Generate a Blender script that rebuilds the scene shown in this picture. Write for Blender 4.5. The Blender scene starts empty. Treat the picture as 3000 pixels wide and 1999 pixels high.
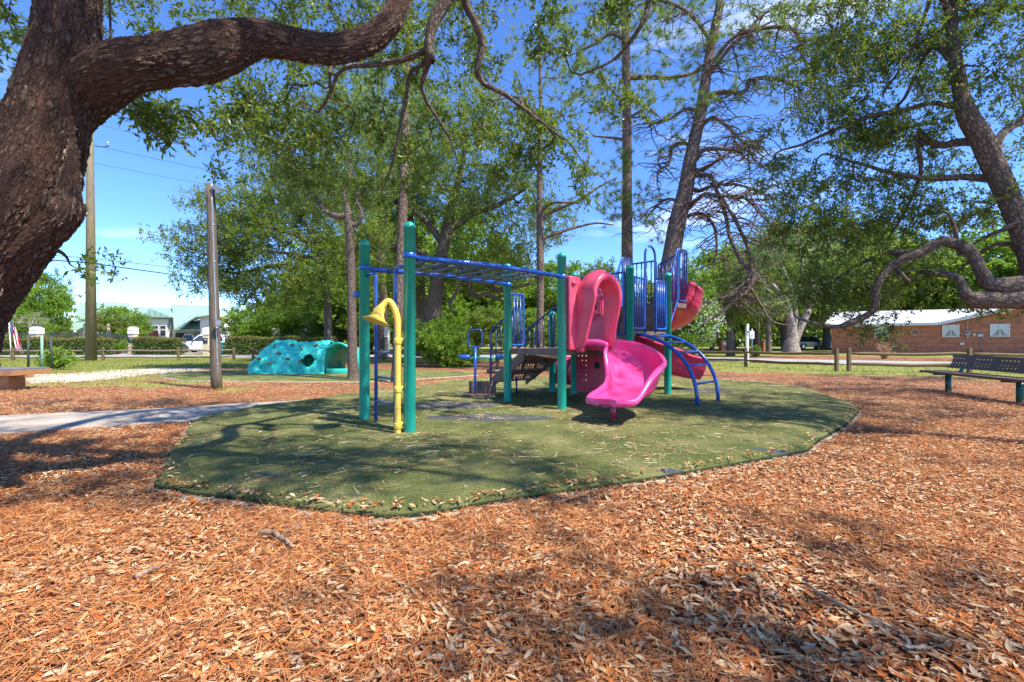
import bpy, math, random
import numpy as np
from mathutils import Vector, Matrix
random.seed(11)
rng = np.random.default_rng(11)
R = math.radians
sc = bpy.context.scene
COL = sc.collection

# ------------------------------------------------------------------ camera, sky, sun, exposure
CAMZ = 1.1
FPX = 1333.3
cam_d = bpy.data.cameras.new('camera'); cam = bpy.data.objects.new('camera', cam_d); COL.objects.link(cam)
cam.location = (0, 0, CAMZ); cam.rotation_euler = (R(90), 0, 0)
cam_d.lens = 16.0; cam_d.sensor_width = 36.0; cam_d.clip_start = 0.05; cam_d.clip_end = 4000
sc.camera = cam
SUN_EL = 55.0
SUN_AZ = math.degrees(math.atan2(.84, -.54))          # from +Y towards +X
sv = Vector((math.sin(R(SUN_AZ))*math.cos(R(SUN_EL)), math.cos(R(SUN_AZ))*math.cos(R(SUN_EL)), math.sin(R(SUN_EL))))
sun_d = bpy.data.lights.new('sun', 'SUN'); sun_d.energy = 3.5; sun_d.angle = R(0.8); sun_d.color = (1.0, .93, .82)
sun = bpy.data.objects.new('sun', sun_d); COL.objects.link(sun)
sun.rotation_euler = sv.to_track_quat('Z', 'Y').to_euler(); sun.location = (20, -10, 30)
world = bpy.data.worlds.new('World'); sc.world = world; world.use_nodes = True
wn, wl = world.node_tree.nodes, world.node_tree.links
wn.clear()
wout = wn.new('ShaderNodeOutputWorld'); wbg = wn.new('ShaderNodeBackground'); wbg.inputs[1].default_value = .15
sky = wn.new('ShaderNodeTexSky'); sky.sky_type = 'NISHITA'; sky.sun_disc = False
sky.sun_elevation = R(SUN_EL); sky.sun_rotation = R(SUN_AZ); sky.air_density = 1.0; sky.dust_density = .15; sky.ozone_density = 6.0; sky.altitude = 3500
hs = wn.new('ShaderNodeHueSaturation'); hs.inputs['Hue'].default_value = .507; hs.inputs['Saturation'].default_value = 1.12; hs.inputs['Value'].default_value = 1.0
tc = wn.new('ShaderNodeTexCoord'); mp = wn.new('ShaderNodeMapping'); mp.inputs['Scale'].default_value = (1.2, 1.2, 5.5); mp.inputs['Location'].default_value = (.35, .1, .2)
nz = wn.new('ShaderNodeTexNoise'); nz.inputs['Scale'].default_value = 2.1; nz.inputs['Detail'].default_value = 7; nz.inputs['Roughness'].default_value = .55; nz.inputs['Distortion'].default_value = .4
cr = wn.new('ShaderNodeValToRGB'); cr.color_ramp.elements[0].position = .60; cr.color_ramp.elements[1].position = .92
cr.color_ramp.elements[0].color = (0, 0, 0, 1); cr.color_ramp.elements[1].color = (.75, .75, .75, 1)
mx = wn.new('ShaderNodeMix'); mx.data_type = 'RGBA'
mx.inputs[7].default_value = (6.0, 6.4, 7.0, 1)
wl.new(tc.outputs['Generated'], mp.inputs[0]); wl.new(mp.outputs[0], nz.inputs['Vector']); wl.new(nz.outputs['Fac'], cr.inputs[0])
wl.new(sky.outputs[0], hs.inputs['Color']); wl.new(hs.outputs[0], mx.inputs[6]); wl.new(cr.outputs[0], mx.inputs[0])
wl.new(mx.outputs[2], wbg.inputs[0]); wl.new(wbg.outputs[0], wout.inputs[0])
sc.view_settings.view_transform = 'Standard'; sc.view_settings.look = 'None'
sc.view_settings.exposure = 1.45; sc.view_settings.gamma = 1.0
sc.cycles.max_bounces = 7; sc.cycles.diffuse_bounces = 3; sc.cycles.glossy_bounces = 2; sc.cycles.transmission_bounces = 3
sc.cycles.transparent_max_bounces = 6; sc.cycles.use_denoising = True

# ------------------------------------------------------------------ helpers
def W(px, py, Y):            # a point of the photograph at depth Y
    return np.array([(px-1500)/FPX*Y, Y, CAMZ-(py-999.5)/FPX*Y])
def G(px, py, z=0.0):        # a point of the photograph lying on the ground
    Y = (CAMZ-z)*FPX/(py-999.5)
    return np.array([(px-1500)/FPX*Y, Y, z])
def unit(v):
    v = np.asarray(v, float); n = np.linalg.norm(v, axis=-1, keepdims=True); return v/np.maximum(n, 1e-9)

ORG = {}
def tag(o, label=None, cat=None, group=None, kind=None):
    if label: o['label'] = label
    if cat: o['category'] = cat
    if group: o['group'] = group
    if kind: o['kind'] = kind
    return o
def thing(name, label, cat, loc=(0, 0, 0), rz=0, group=None):
    o = bpy.data.objects.new(name, None); COL.objects.link(o); o.empty_display_size = .3
    o.location = [float(c) for c in loc]; o.rotation_euler = (0, 0, rz)
    ORG[o.name] = np.array(loc, float) if rz == 0 else np.zeros(3)
    return tag(o, label, cat, group)
def copy_tree(o, parent=None):
    c = o.copy(); COL.objects.link(c); c.parent = parent
    for ch in [x for x in bpy.data.objects if x.parent == o]:
        copy_tree(ch, c)
    return c

class MB:
    """collects surfaces and links them as one mesh object"""
    def __init__(s): s.v = []; s.f = []; s.n = 0; s.a = []; s.has = False
    def add(s, V, F, attr=None):
        V = np.asarray(V, float).reshape(-1, 3)
        for f in (F if isinstance(F, list) else [F]):
            f = np.asarray(f, np.int64)
            if f.size: s.f.append(f+s.n)
        s.v.append(V); s.n += len(V)
        if attr is None: s.a.append(np.zeros((len(V), 3)))
        else: s.a.append(np.asarray(attr, float)); s.has = True
        return s
    def box(s, c, size, rz=0, R3=None, taper=None):
        sx, sy, sz = [x/2 for x in size]
        V = np.array([[x*sx, y*sy, z*sz] for z in (-1, 1) for y in (-1, 1) for x in (-1, 1)], float)
        if taper: V[4:, 0] *= taper; V[4:, 1] *= taper
        if R3 is not None: V = V @ np.asarray(R3).T
        elif rz:
            c_, s_ = math.cos(rz), math.sin(rz); V = V @ np.array([[c_, s_, 0], [-s_, c_, 0], [0, 0, 1]])
        F = np.array([[0, 2, 3, 1], [4, 5, 7, 6], [0, 1, 5, 4], [2, 6, 7, 3], [0, 4, 6, 2], [1, 3, 7, 5]])
        return s.add(V+np.asarray(c, float), F)
    def beam(s, p, q, w, h, up=(0, 0, 1)):          # a rectangular bar from p to q
        p, q = np.asarray(p, float), np.asarray(q, float); d = q-p; L = np.linalg.norm(d); x = d/L
        y = np.cross(up, x); y /= np.linalg.norm(y); z = np.cross(x, y)
        return s.box((p+q)/2, (L, w, h), R3=np.stack([x, y, z], 1))
    def tube(s, P, r, n=10, cap=True, closed=False, bark=False, s0=0.0):
        P = np.asarray(P, float); N = len(P); r = np.full(N, float(r)) if np.isscalar(r) else np.asarray(r, float)
        if closed: T = np.roll(P, -1, 0)-np.roll(P, 1, 0)
        else:
            T = np.empty_like(P); T[1:-1] = P[2:]-P[:-2]; T[0] = P[1]-P[0]; T[-1] = P[-1]-P[-2]
        T = unit(T)
        a = np.array([0, 0, 1.]) if abs(T[0][2]) < .9 else np.array([1., 0, 0])
        nn = np.cross(T[0], a); nn /= np.linalg.norm(nn); Nn = [nn]
        for i in range(1, N):
            m = Nn[-1]-T[i]*np.dot(Nn[-1], T[i]); l = np.linalg.norm(m); m = m/l if l > 1e-6 else Nn[-1]; Nn.append(m)
        Nn = np.array(Nn); Bn = np.cross(T, Nn)
        th = np.arange(n)*2*math.pi/n; ct, st = np.cos(th), np.sin(th)
        V = P[:, None]+r[:, None, None]*(ct[None, :, None]*Nn[:, None]+st[None, :, None]*Bn[:, None])
        at = None
        if bark:
            L = np.concatenate([[0], np.cumsum(np.linalg.norm(np.diff(P, axis=0), axis=1))])+s0
            rr = np.maximum(r, .01)
            at = np.stack([ct[None]*rr[:, None], st[None]*rr[:, None], np.repeat(L[:, None], n, 1)], -1).reshape(-1, 3)
        i = np.arange(N if closed else N-1)[:, None]*n; j = np.arange(n)[None]; i2 = ((np.arange(N if closed else N-1)+1) % N)[:, None]*n
        F = np.stack([i+j, i+(j+1) % n, i2+(j+1) % n, i2+j], -1).reshape(-1, 4)
        Fs = [F]
        if cap and not closed:
            Fs += [np.arange(n)[::-1][None], (np.arange(n)+(N-1)*n)[None]]
        return s.add(V.reshape(-1, 3), Fs, at)
    def cyl(s, p, q, r, n=12, r2=None): return s.tube([p, q], [r, r if r2 is None else r2], n)
    def grid(s, V, closed_u=False, closed_v=False, attr=None):
        V = np.asarray(V, float); A, B = V.shape[:2]
        iu = np.arange(A if closed_u else A-1)[:, None]; jv = np.arange(B if closed_v else B-1)[None]
        F = np.stack([iu*B+jv, ((iu+1) % A)*B+jv, ((iu+1) % A)*B+(jv+1) % B, iu*B+(jv+1) % B], -1).reshape(-1, 4)
        return s.add(V.reshape(-1, 3), F, attr)
    def poly_prism(s, pts2, y0, y1, axis='y'):       # outline in x,z extruded along y
        p = np.asarray(pts2, float); n = len(p)
        a = np.stack([p[:, 0], np.full(n, y0), p[:, 1]], 1); b = np.stack([p[:, 0], np.full(n, y1), p[:, 1]], 1)
        j = np.arange(n)
        return s.add(np.concatenate([a, b]), [np.stack([j, (j+1) % n, (j+1) % n+n, j+n], 1), j[::-1][None], (j+n)[None]])
    def lathe(s, prof, c, n=20, R3=None):
        prof = np.asarray(prof, float); th = np.arange(n)*2*math.pi/n
        V = np.stack([prof[:, 0, None]*np.cos(th), prof[:, 0, None]*np.sin(th), np.repeat(prof[:, 1, None], n, 1)], -1)
        if R3 is not None: V = V @ np.asarray(R3).T
        return s.grid(V+np.asarray(c, float), closed_v=True)
    def build(s, name, m, parent=None, smooth=True, origin=None, bevel=0, solid=0, attrname='bark', rnd=None, fix=False):
        V = np.concatenate(s.v); F = s.f
        if parent is not None:
            V = V-ORG.get(parent.name, 0)
        elif origin is not None: V = V-np.asarray(origin, float)
        me = bpy.data.meshes.new(name)
        me.vertices.add(len(V)); me.vertices.foreach_set('co', V.astype(np.float32).ravel())
        loops = np.concatenate([f.ravel() for f in F]).astype(np.int32)
        tot = np.concatenate([np.full(len(f), f.shape[1]) for f in F]); st = np.concatenate([[0], np.cumsum(tot)[:-1]]).astype(np.int32)
        me.loops.add(len(loops)); me.loops.foreach_set('vertex_index', loops)
        me.polygons.add(len(tot)); me.polygons.foreach_set('loop_start', st)
        me.polygons.foreach_set('use_smooth', np.full(len(tot), bool(smooth)))
        if s.has:
            at = me.attributes.new(attrname, 'FLOAT_VECTOR', 'POINT'); at.data.foreach_set('vector', np.concatenate(s.a).astype(np.float32).ravel())
        if rnd is not None:
            at = me.attributes.new('rnd', 'FLOAT', 'POINT'); at.data.foreach_set('value', rnd.astype(np.float32))
        me.update(calc_edges=True); me.validate() if len(V) < 4000 else None
        if m is not None: me.materials.append(m)
        o = bpy.data.objects.new(name, me); COL.objects.link(o)
        if parent is not None:
            o.parent = parent; ORG[o.name] = ORG.get(parent.name, np.zeros(3))
        elif origin is not None: o.location = [float(c) for c in origin]; ORG[o.name] = np.asarray(origin, float)
        if bevel:
            b = o.modifiers.new('bevel', 'BEVEL'); b.width = bevel; b.segments = 2; b.limit_method = 'ANGLE'
        if solid:
            b = o.modifiers.new('solid', 'SOLIDIFY'); b.thickness = solid; b.offset = 0
        if smooth and fix:
            b = o.modifiers.new('es', 'EDGE_SPLIT'); b.split_angle = R(38)
        return o

def bend(pts, r=.08, k=6):     # round the corners of a polyline
    pts = [np.asarray(p, float) for p in pts]; out = [pts[0]]
    for a, b, c in zip(pts[:-2], pts[1:-1], pts[2:]):
        d1 = np.linalg.norm(a-b); d2 = np.linalg.norm(c-b); q = min(r, d1*.48, d2*.48)
        p0 = b+(a-b)/d1*q; p2 = b+(c-b)/d2*q
        for t in np.linspace(0, 1, k): out.append((1-t)**2*p0+2*t*(1-t)*b+t*t*p2)
    out.append(pts[-1]); return np.array(out)
def smooth_path(pts, n=40, vals=None):   # catmull-rom through the points (and values)
    P = np.asarray(pts, float); D = P if vals is None else np.concatenate([P, np.asarray(vals, float).reshape(len(P), -1)], 1)
    E = np.concatenate([[2*D[0]-D[1]], D, [2*D[-1]-D[-2]]]); out = []
    for t in np.linspace(0, len(D)-1, n):
        i = min(int(t), len(D)-2); u = t-i; a, b, c, d = E[i:i+4]
        out.append(.5*((2*b)+(-a+c)*u+(2*a-5*b+4*c-d)*u*u+(-a+3*b-3*c+d)*u**3))
    out = np.array(out)
    return out if vals is None else (out[:, :3], out[:, 3:].squeeze())
def inpoly(x, y, poly):
    x = np.asarray(x); y = np.asarray(y); r = np.zeros(x.shape, bool); p = np.asarray(poly); n = len(p)
    for i in range(n):
        x1, y1 = p[i][:2]; x2, y2 = p[(i+1) % n][:2]
        c = ((y1 > y) != (y2 > y)) & (x < (x2-x1)*(y-y1)/(y2-y1+1e-12)+x1); r ^= c
    return r
def sdpoly(x, y, poly):        # signed distance, positive inside
    p = np.asarray(poly)[:, :2]; n = len(p); d = np.full(x.shape, 1e9)
    for i in range(n):
        a, b = p[i], p[(i+1) % n]; ab = b-a; t = np.clip(((x-a[0])*ab[0]+(y-a[1])*ab[1])/(ab@ab+1e-12), 0, 1)
        d = np.minimum(d, np.hypot(x-a[0]-t*ab[0], y-a[1]-t*ab[1]))
    return np.where(inpoly(x, y, p), d, -d)
_perm = rng.permutation(4096)
def vnoise(x, y, s=1.0, seed=0):
    x = np.asarray(x)/s+seed*17.3; y = np.asarray(y)/s+seed*5.1; xi = np.floor(x).astype(int); yi = np.floor(y).astype(int); u = x-xi; v = y-yi
    u = u*u*(3-2*u); v = v*v*(3-2*v); h = lambda a, b: _perm[(a*73+_perm[(b*179) & 4095]) & 4095]/4095.
    return (h(xi, yi)*(1-u)+h(xi+1, yi)*u)*(1-v)+(h(xi, yi+1)*(1-u)+h(xi+1, yi+1)*u)*v
def fbm(x, y, s=1.0, seed=0, o=4):
    r = 0; a = .5; t = 0
    for k in range(o): r = r+a*vnoise(x, y, s/2**k, seed+k); t += a; a *= .5
    return r/t

# ------------------------------------------------------------------ materials
def newmat(name):
    m = bpy.data.materials.new(name); m.use_nodes = True; nt = m.node_tree; nt.nodes.clear()
    o = nt.nodes.new('ShaderNodeOutputMaterial'); b = nt.nodes.new('ShaderNodeBsdfPrincipled'); nt.links.new(b.outputs[0], o.inputs[0])
    return m, nt.nodes, nt.links, b, o
def ramp(nd, stops):
    c = nd.new('ShaderNodeValToRGB'); e = c.color_ramp.elements
    while len(e) < len(stops): e.new(.5)
    for x, (p, col) in zip(e, stops): x.position = p; x.color = (*col, 1) if len(col) == 3 else col
    return c
def coords(nd, lk, scale=(1, 1, 1), attr=None):
    if attr: t = nd.new('ShaderNodeAttribute'); t.attribute_name = attr; o = t.outputs['Vector']
    else: t = nd.new('ShaderNodeTexCoord'); o = t.outputs['Object']
    m = nd.new('ShaderNodeMapping'); m.inputs['Scale'].default_value = scale; lk.new(o, m.inputs[0]); return m.outputs[0]
def noise(nd, lk, vec, scale, detail=4, rough=.55, dist=0):
    n = nd.new('ShaderNodeTexNoise'); n.inputs['Scale'].default_value = scale; n.inputs['Detail'].default_value = detail
    n.inputs['Roughness'].default_value = rough; n.inputs['Distortion'].default_value = dist; lk.new(vec, n.inputs['Vector']); return n.outputs['Fac']
def mixc(nd, lk, f, a, b, mode='MIX'):
    m = nd.new('ShaderNodeMix'); m.data_type = 'RGBA'; m.blend_type = mode
    for k, x in ((0, f), (6, a), (7, b)):
        if isinstance(x, (int, float)): m.inputs[k].default_value = x
        elif isinstance(x, tuple): m.inputs[k].default_value = (*x, 1)
        else: lk.new(x, m.inputs[k])
    return m.outputs[2]
def bump(nd, lk, h, b, strength=.4, dist=.01):
    n = nd.new('ShaderNodeBump'); n.inputs['Strength'].default_value = strength; n.inputs['Distance'].default_value = dist
    lk.new(h, n.inputs['Height']); lk.new(n.outputs[0], b.inputs['Normal'])
def pmat(name, c1, c2=None, scale=3, rough=.6, bmp=0, bscale=40, metal=0, stretch=(1, 1, 1), spec=.5, coat=0, lo=.35, hi=.65, bdist=.01):
    m, nd, lk, b, o = newmat(name)
    b.inputs['Roughness'].default_value = rough; b.inputs['Metallic'].default_value = metal; b.inputs['Specular IOR Level'].default_value = spec
    if coat: b.inputs['Coat Weight'].default_value = coat; b.inputs['Coat Roughness'].default_value = .15
    v = coords(nd, lk, stretch)
    if c2 is None: c2 = tuple(x*.8 for x in c1)
    r = ramp(nd, [(lo, c1), (hi, c2)]); lk.new(noise(nd, lk, v, scale), r.inputs[0]); lk.new(r.outputs[0], b.inputs['Base Color'])
    if bmp: bump(nd, lk, noise(nd, lk, v, bscale, 5), b, bmp, bdist)
    return m
def leafmat(name, stops, trans=.45, rough=.45, spec=.4):
    m, nd, lk, b, o = newmat(name)
    a = nd.new('ShaderNodeAttribute'); a.attribute_name = 'rnd'
    r = ramp(nd, stops); lk.new(a.outputs['Fac'], r.inputs[0]); lk.new(r.outputs[0], b.inputs['Base Color'])
    b.inputs['Roughness'].default_value = rough; b.inputs['Specular IOR Level'].default_value = spec
    t = nd.new('ShaderNodeBsdfTranslucent'); tcx = mixc(nd, lk, .5, r.outputs[0], (.28, .42, .03)); lk.new(tcx, t.inputs[0])
    s = nd.new('ShaderNodeMixShader'); s.inputs[0].default_value = trans; lk.new(b.outputs[0], s.inputs[1]); lk.new(t.outputs[0], s.inputs[2]); lk.new(s.outputs[0], o.inputs[0])
    return m
def barkmat(name, dark, mid, light, scale=14, stretch=.35, strength=1.0, dist=.03, disp=0, fiss=False):
    m, nd, lk, b, o = newmat(name); b.inputs['Roughness'].default_value = .9; b.inputs['Specular IOR Level'].default_value = .15
    v0 = coords(nd, lk, (1, 1, stretch), 'bark')
    def warp(src, sc_, amt):
        n1 = nd.new('ShaderNodeTexNoise'); n1.inputs['Scale'].default_value = sc_; n1.inputs['Detail'].default_value = 5; n1.inputs['Roughness'].default_value = .6; lk.new(src, n1.inputs['Vector'])
        mv = nd.new('ShaderNodeVectorMath'); mv.operation = 'MULTIPLY_ADD'; mv.inputs[1].default_value = (amt,)*3; lk.new(n1.outputs['Color'], mv.inputs[0]); lk.new(src, mv.inputs[2]); return mv.outputs[0]
    w = warp(v0, scale*.9, 1.5/scale)
    vo = nd.new('ShaderNodeTexVoronoi'); vo.feature = 'DISTANCE_TO_EDGE'; vo.inputs['Scale'].default_value = scale; lk.new(w, vo.inputs['Vector'])
    vc = nd.new('ShaderNodeTexVoronoi'); vc.inputs['Scale'].default_value = scale; lk.new(w, vc.inputs['Vector'])
    vo2 = nd.new('ShaderNodeTexVoronoi'); vo2.feature = 'DISTANCE_TO_EDGE'; vo2.inputs['Scale'].default_value = scale*2.3; lk.new(w, vo2.inputs['Vector'])
    fine = noise(nd, lk, v0, scale*3.5, 8, .7)
    p1 = ramp(nd, [(0.0, (0, 0, 0)), (.14, (.42,)*3), (.42, (1,)*3)]); lk.new(vo.outputs['Distance'], p1.inputs[0])
    p2 = ramp(nd, [(0.0, (.45,)*3), (.2, (1,)*3)]); lk.new(vo2.outputs['Distance'], p2.inputs[0])
    ridge = nd.new('ShaderNodeMath'); ridge.operation = 'MULTIPLY'; lk.new(p1.outputs[0], ridge.inputs[0]); lk.new(p2.outputs[0], ridge.inputs[1])
    if fiss:
        vf = nd.new('ShaderNodeMapping'); vf.inputs['Scale'].default_value = (1, 1, .33); lk.new(v0, vf.inputs[0]); nf = noise(nd, lk, vf.outputs[0], scale*.75, 4, .6, .5)
        rf = ramp(nd, [(.43, (1, 1, 1)), (.49, (.12,)*3), (.51, (.12,)*3), (.57, (1, 1, 1))]); lk.new(nf, rf.inputs[0]); q = nd.new('ShaderNodeMath'); q.operation = 'MULTIPLY'; lk.new(ridge.outputs[0], q.inputs[0]); lk.new(rf.outputs[0], q.inputs[1]); ridge = q
    fr = ramp(nd, [(.3, (.3,)*3), (.6, (1,)*3)]); lk.new(fine, fr.inputs[0])
    r2 = nd.new('ShaderNodeMath'); r2.operation = 'MULTIPLY'; lk.new(ridge.outputs[0], r2.inputs[0]); lk.new(fr.outputs[0], r2.inputs[1])
    h2 = nd.new('ShaderNodeMath'); h2.operation = 'MULTIPLY_ADD'; lk.new(vc.outputs['Color'], h2.inputs[0]); h2.inputs[1].default_value = .35; lk.new(r2.outputs[0], h2.inputs[2])
    big = ramp(nd, [(.38, (0, 0, 0)), (.62, (1, 1, 1))]); lk.new(noise(nd, lk, v0, scale*.16, 5), big.inputs[0])
    cc = mixc(nd, lk, big.outputs[0], mid, light)
    sx = nd.new('ShaderNodeSeparateXYZ'); lk.new(vc.outputs['Color'], sx.inputs[0]); cc = mixc(nd, lk, sx.outputs[1], cc, light)
    rr = ramp(nd, [(.42, (0, 0, 0)), (.75, (1, 1, 1))]); lk.new(fine, rr.inputs[0]); cc = mixc(nd, lk, rr.outputs[0], cc, light)
    rm = ramp(nd, [(.12, (0, 0, 0)), (.45, (.55,)*3), (.9, (1, 1, 1))]); lk.new(r2.outputs[0], rm.inputs[0])
    cc = mixc(nd, lk, rm.outputs[0], dark, cc); lk.new(cc, b.inputs['Base Color'])
    bump(nd, lk, h2.outputs[0], b, strength, dist)
    if disp:
        d = nd.new('ShaderNodeDisplacement'); d.inputs['Midlevel'].default_value = .8; d.inputs['Scale'].default_value = disp
        lk.new(h2.outputs[0], d.inputs['Height']); lk.new(d.outputs[0], o.inputs['Displacement']); m.displacement_method = 'BOTH'
    return m

M = {}
M['green'] = pmat('green_powder_coat', (.008, .33, .235), (.006, .27, .20), 6, .28, .05, 60, coat=.4)
M['blue'] = pmat('blue_powder_coat', (.008, .07, .33), (.012, .09, .40), 8, .3, .04, 60, coat=.3)
M['darkblue'] = pmat('navy_powder_coat', (.012, .03, .16), (.02, .05, .22), 8, .35, coat=.2)
M['grip'] = pmat('grey_rung_coat', (.10, .14, .22), (.06, .09, .18), 12, .4)
M['yellow'] = pmat('yellow_plastic', (.82, .56, .09), (.76, .49, .07), 5, .5, .05)
M['pink'] = pmat('pink_slide_plastic', (.76, .040, .21), (.80, .070, .27), 2.2, .30, .03, 12, coat=.35)
M['hood'] = pmat('faded_pink_plastic', (.66, .045, .11), (.72, .10, .17), 2.0, .42, .08, 120, coat=.1)
M['red'] = pmat('crimson_plastic', (.50, .012, .075), (.60, .025, .11), 2, .36, .03, 14, coat=.3)
M['deck'] = pmat('brown_coated_deck', (.12, .075, .055), (.17, .11, .08), 6, .6, .2, 90)
M['steel'] = pmat('galvanised_steel', (.42, .43, .45), (.32, .33, .35), 18, .4, .1, 60, metal=.7)
M['bolt'] = pmat('bolt_metal', (.6, .6, .6), None, 20, .3, metal=.9)
M['wood'] = pmat('weathered_wood', (.20, .145, .085), (.10, .07, .045), 5, .85, .5, 40, stretch=(6, 6, .7))
M['lampwood'] = pmat('dark_post_wood', (.15, .115, .075), (.07, .055, .035), 5, .85, .4, 30, stretch=(7, 7, .5))
M['woodpole'] = pmat('treated_pole_wood', (.23, .19, .10), (.13, .10, .055), 5, .85, .4, 30, stretch=(7, 7, .5))
M['railwood'] = pmat('grey_fence_wood', (.24, .20, .15), (.13, .10, .07), 4, .9, .5, 30, stretch=(.7, 5, 7))
M['postwood'] = pmat('brown_fence_wood', (.20, .135, .06), (.11, .075, .035), 4, .9, .5, 30, stretch=(6, 6, .7))
M['planks'] = pmat('orange_cedar', (.42, .21, .08), (.28, .14, .06), 4, .8, .3, 30, stretch=(1, 5, 5))
M['greyplank'] = pmat('grey_weathered_plank', (.16, .17, .19), (.10, .10, .11), 5, .85, .3, 30, stretch=(1, 7, 5))
M['brownmetal'] = pmat('brown_bench_coat', (.12, .07, .05), (.15, .09, .065), 5, .5, .1, 80)
M['tealmetal'] = pmat('teal_leg_coat', (.01, .10, .10), (.015, .13, .12), 5, .4)
M['white'] = pmat('white_paint', (.78, .76, .72), (.70, .68, .63), 4, .6, .1, 50)
M['cream'] = pmat('cream_stucco', (.66, .55, .38), (.60, .49, .33), 4, .85, .2, 60)
M['pale'] = pmat('pale_stucco', (.70, .66, .58), (.62, .58, .50), 3, .85, .2, 60)
M['glass'] = pmat('window_glass', (.03, .04, .045), (.05, .06, .07), 3, .08, spec=.8)
M['black'] = pmat('black_metal', (.02, .02, .02), (.035, .035, .035), 5, .5)
M['rubber'] = pmat('tyre_rubber', (.02, .02, .02), (.03, .03, .03), 10, .85)
M['carwhite'] = pmat('white_car_paint', (.75, .76, .78), (.70, .71, .73), 3, .25, coat=.8)
M['carblack'] = pmat('black_car_paint', (.012, .012, .015), (.02, .02, .022), 3, .2, coat=.9)
M['cart'] = pmat('teal_cart_plastic', (.03, .32, .28), (.04, .27, .24), 3, .5)
M['climb'] = pmat('turquoise_moulded_plastic', (.04, .60, .48), (.03, .52, .43), 2.2, .42, .3, 9, coat=.15, bdist=.03)
M['hold'] = pmat('brown_hand_hold', (.34, .13, .04), (.12, .07, .04), 9, .7)
M['maroon'] = pmat('maroon_door', (.22, .03, .035), None, 3, .5)
M['redcloth'] = pmat('red_cloth', (.62, .03, .05), None, 9, .8)
M['whitecloth'] = pmat('white_cloth', (.8, .8, .8), None, 9, .8)
M['navycloth'] = pmat('navy_cloth', (.02, .03, .16), None, 9, .8)
M['concrete'] = pmat('concrete', (.40, .37, .31), (.26, .23, .18), 8, .9, .6, 40)
M['fascia'] = pmat('white_fascia', (.74, .73, .70), None, 4, .6)
M['curtain'] = pmat('lace_curtain', (.66, .68, .68), (.50, .53, .53), 22, .9)
M['handhold_grey'] = pmat('grey_hand_hold', (.20, .20, .16), None, 9, .7)
M['stick'] = pmat('dead_stick', (.36, .25, .16), (.20, .13, .08), 14, .9, .6, 60)

def brick_mat():
    m, nd, lk, b, o = newmat('red_brick'); b.inputs['Roughness'].default_value = .9
    t = nd.new('ShaderNodeTexCoord'); sp = nd.new('ShaderNodeSeparateXYZ'); cb = nd.new('ShaderNodeCombineXYZ'); lk.new(t.outputs['Object'], sp.inputs[0])
    ad = nd.new('ShaderNodeMath'); ad.operation = 'ADD'; lk.new(sp.outputs[0], ad.inputs[0]); lk.new(sp.outputs[1], ad.inputs[1])
    lk.new(ad.outputs[0], cb.inputs[0]); lk.new(sp.outputs[2], cb.inputs[1])
    br = nd.new('ShaderNodeTexBrick'); br.inputs['Scale'].default_value = 1; br.inputs['Brick Width'].default_value = .22; br.inputs['Row Height'].default_value = .075
    br.inputs['Mortar Size'].default_value = .008; br.inputs['Color1'].default_value = (.62, .19, .085, 1); br.inputs['Color2'].default_value = (.45, .12, .06, 1); br.inputs['Mortar'].default_value = (.34, .25, .19, 1)
    lk.new(cb.outputs[0], br.inputs['Vector'])
    v = coords(nd, lk, (.5, .5, 3)); r = ramp(nd, [(.38, (1, 1, 1)), (.72, (.62, .55, .5))]); lk.new(noise(nd, lk, v, 2, 6), r.inputs[0])
    c = mixc(nd, lk, 1.0, br.outputs['Color'], r.outputs[0], 'MULTIPLY')
    sp2 = ramp(nd, [(.70, (0, 0, 0)), (.74, (1, 1, 1))]); lk.new(noise(nd, lk, cb.outputs[0], 9, 2), sp2.inputs[0])
    c = mixc(nd, lk, sp2.outputs[0], c, (.55, .40, .28)); lk.new(c, b.inputs['Base Color']); bump(nd, lk, br.outputs['Fac'], b, -.3, .01)
    return m
M['brick'] = brick_mat()
def roof_mat(name, c1, c2, pitch, rib=.06, seam=(.7,)*3):
    m, nd, lk, b, o = newmat(name); b.inputs['Roughness'].default_value = .5
    t = nd.new('ShaderNodeTexCoord'); sp = nd.new('ShaderNodeSeparateXYZ'); lk.new(t.outputs['Object'], sp.inputs[0])
    md = nd.new('ShaderNodeMath'); md.operation = 'MODULO'; ab = nd.new('ShaderNodeMath'); ab.operation = 'ADD'; ab.inputs[1].default_value = 500*pitch
    lk.new(sp.outputs[0], ab.inputs[0]); lk.new(ab.outputs[0], md.inputs[0]); md.inputs[1].default_value = pitch
    lt = nd.new('ShaderNodeMath'); lt.operation = 'LESS_THAN'; lt.inputs[1].default_value = rib; lk.new(md.outputs[0], lt.inputs[0])
    v = coords(nd, lk); r = ramp(nd, [(.35, c1), (.65, c2)]); lk.new(noise(nd, lk, v, .6), r.inputs[0])
    c = mixc(nd, lk, lt.outputs[0], r.outputs[0], mixc(nd, lk, 1.0, r.outputs[0], seam, 'MULTIPLY')); lk.new(c, b.inputs['Base Color'])
    return m
M['greenroof'] = roof_mat('green_standing_seam_roof', (.25, .39, .30), (.30, .44, .35), .62, .09, (.5, .5, .5))
M['shingle'] = pmat('pale_grey_shingle', (.50, .51, .54), (.40, .41, .44), 12, .9, .4, 30)

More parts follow.
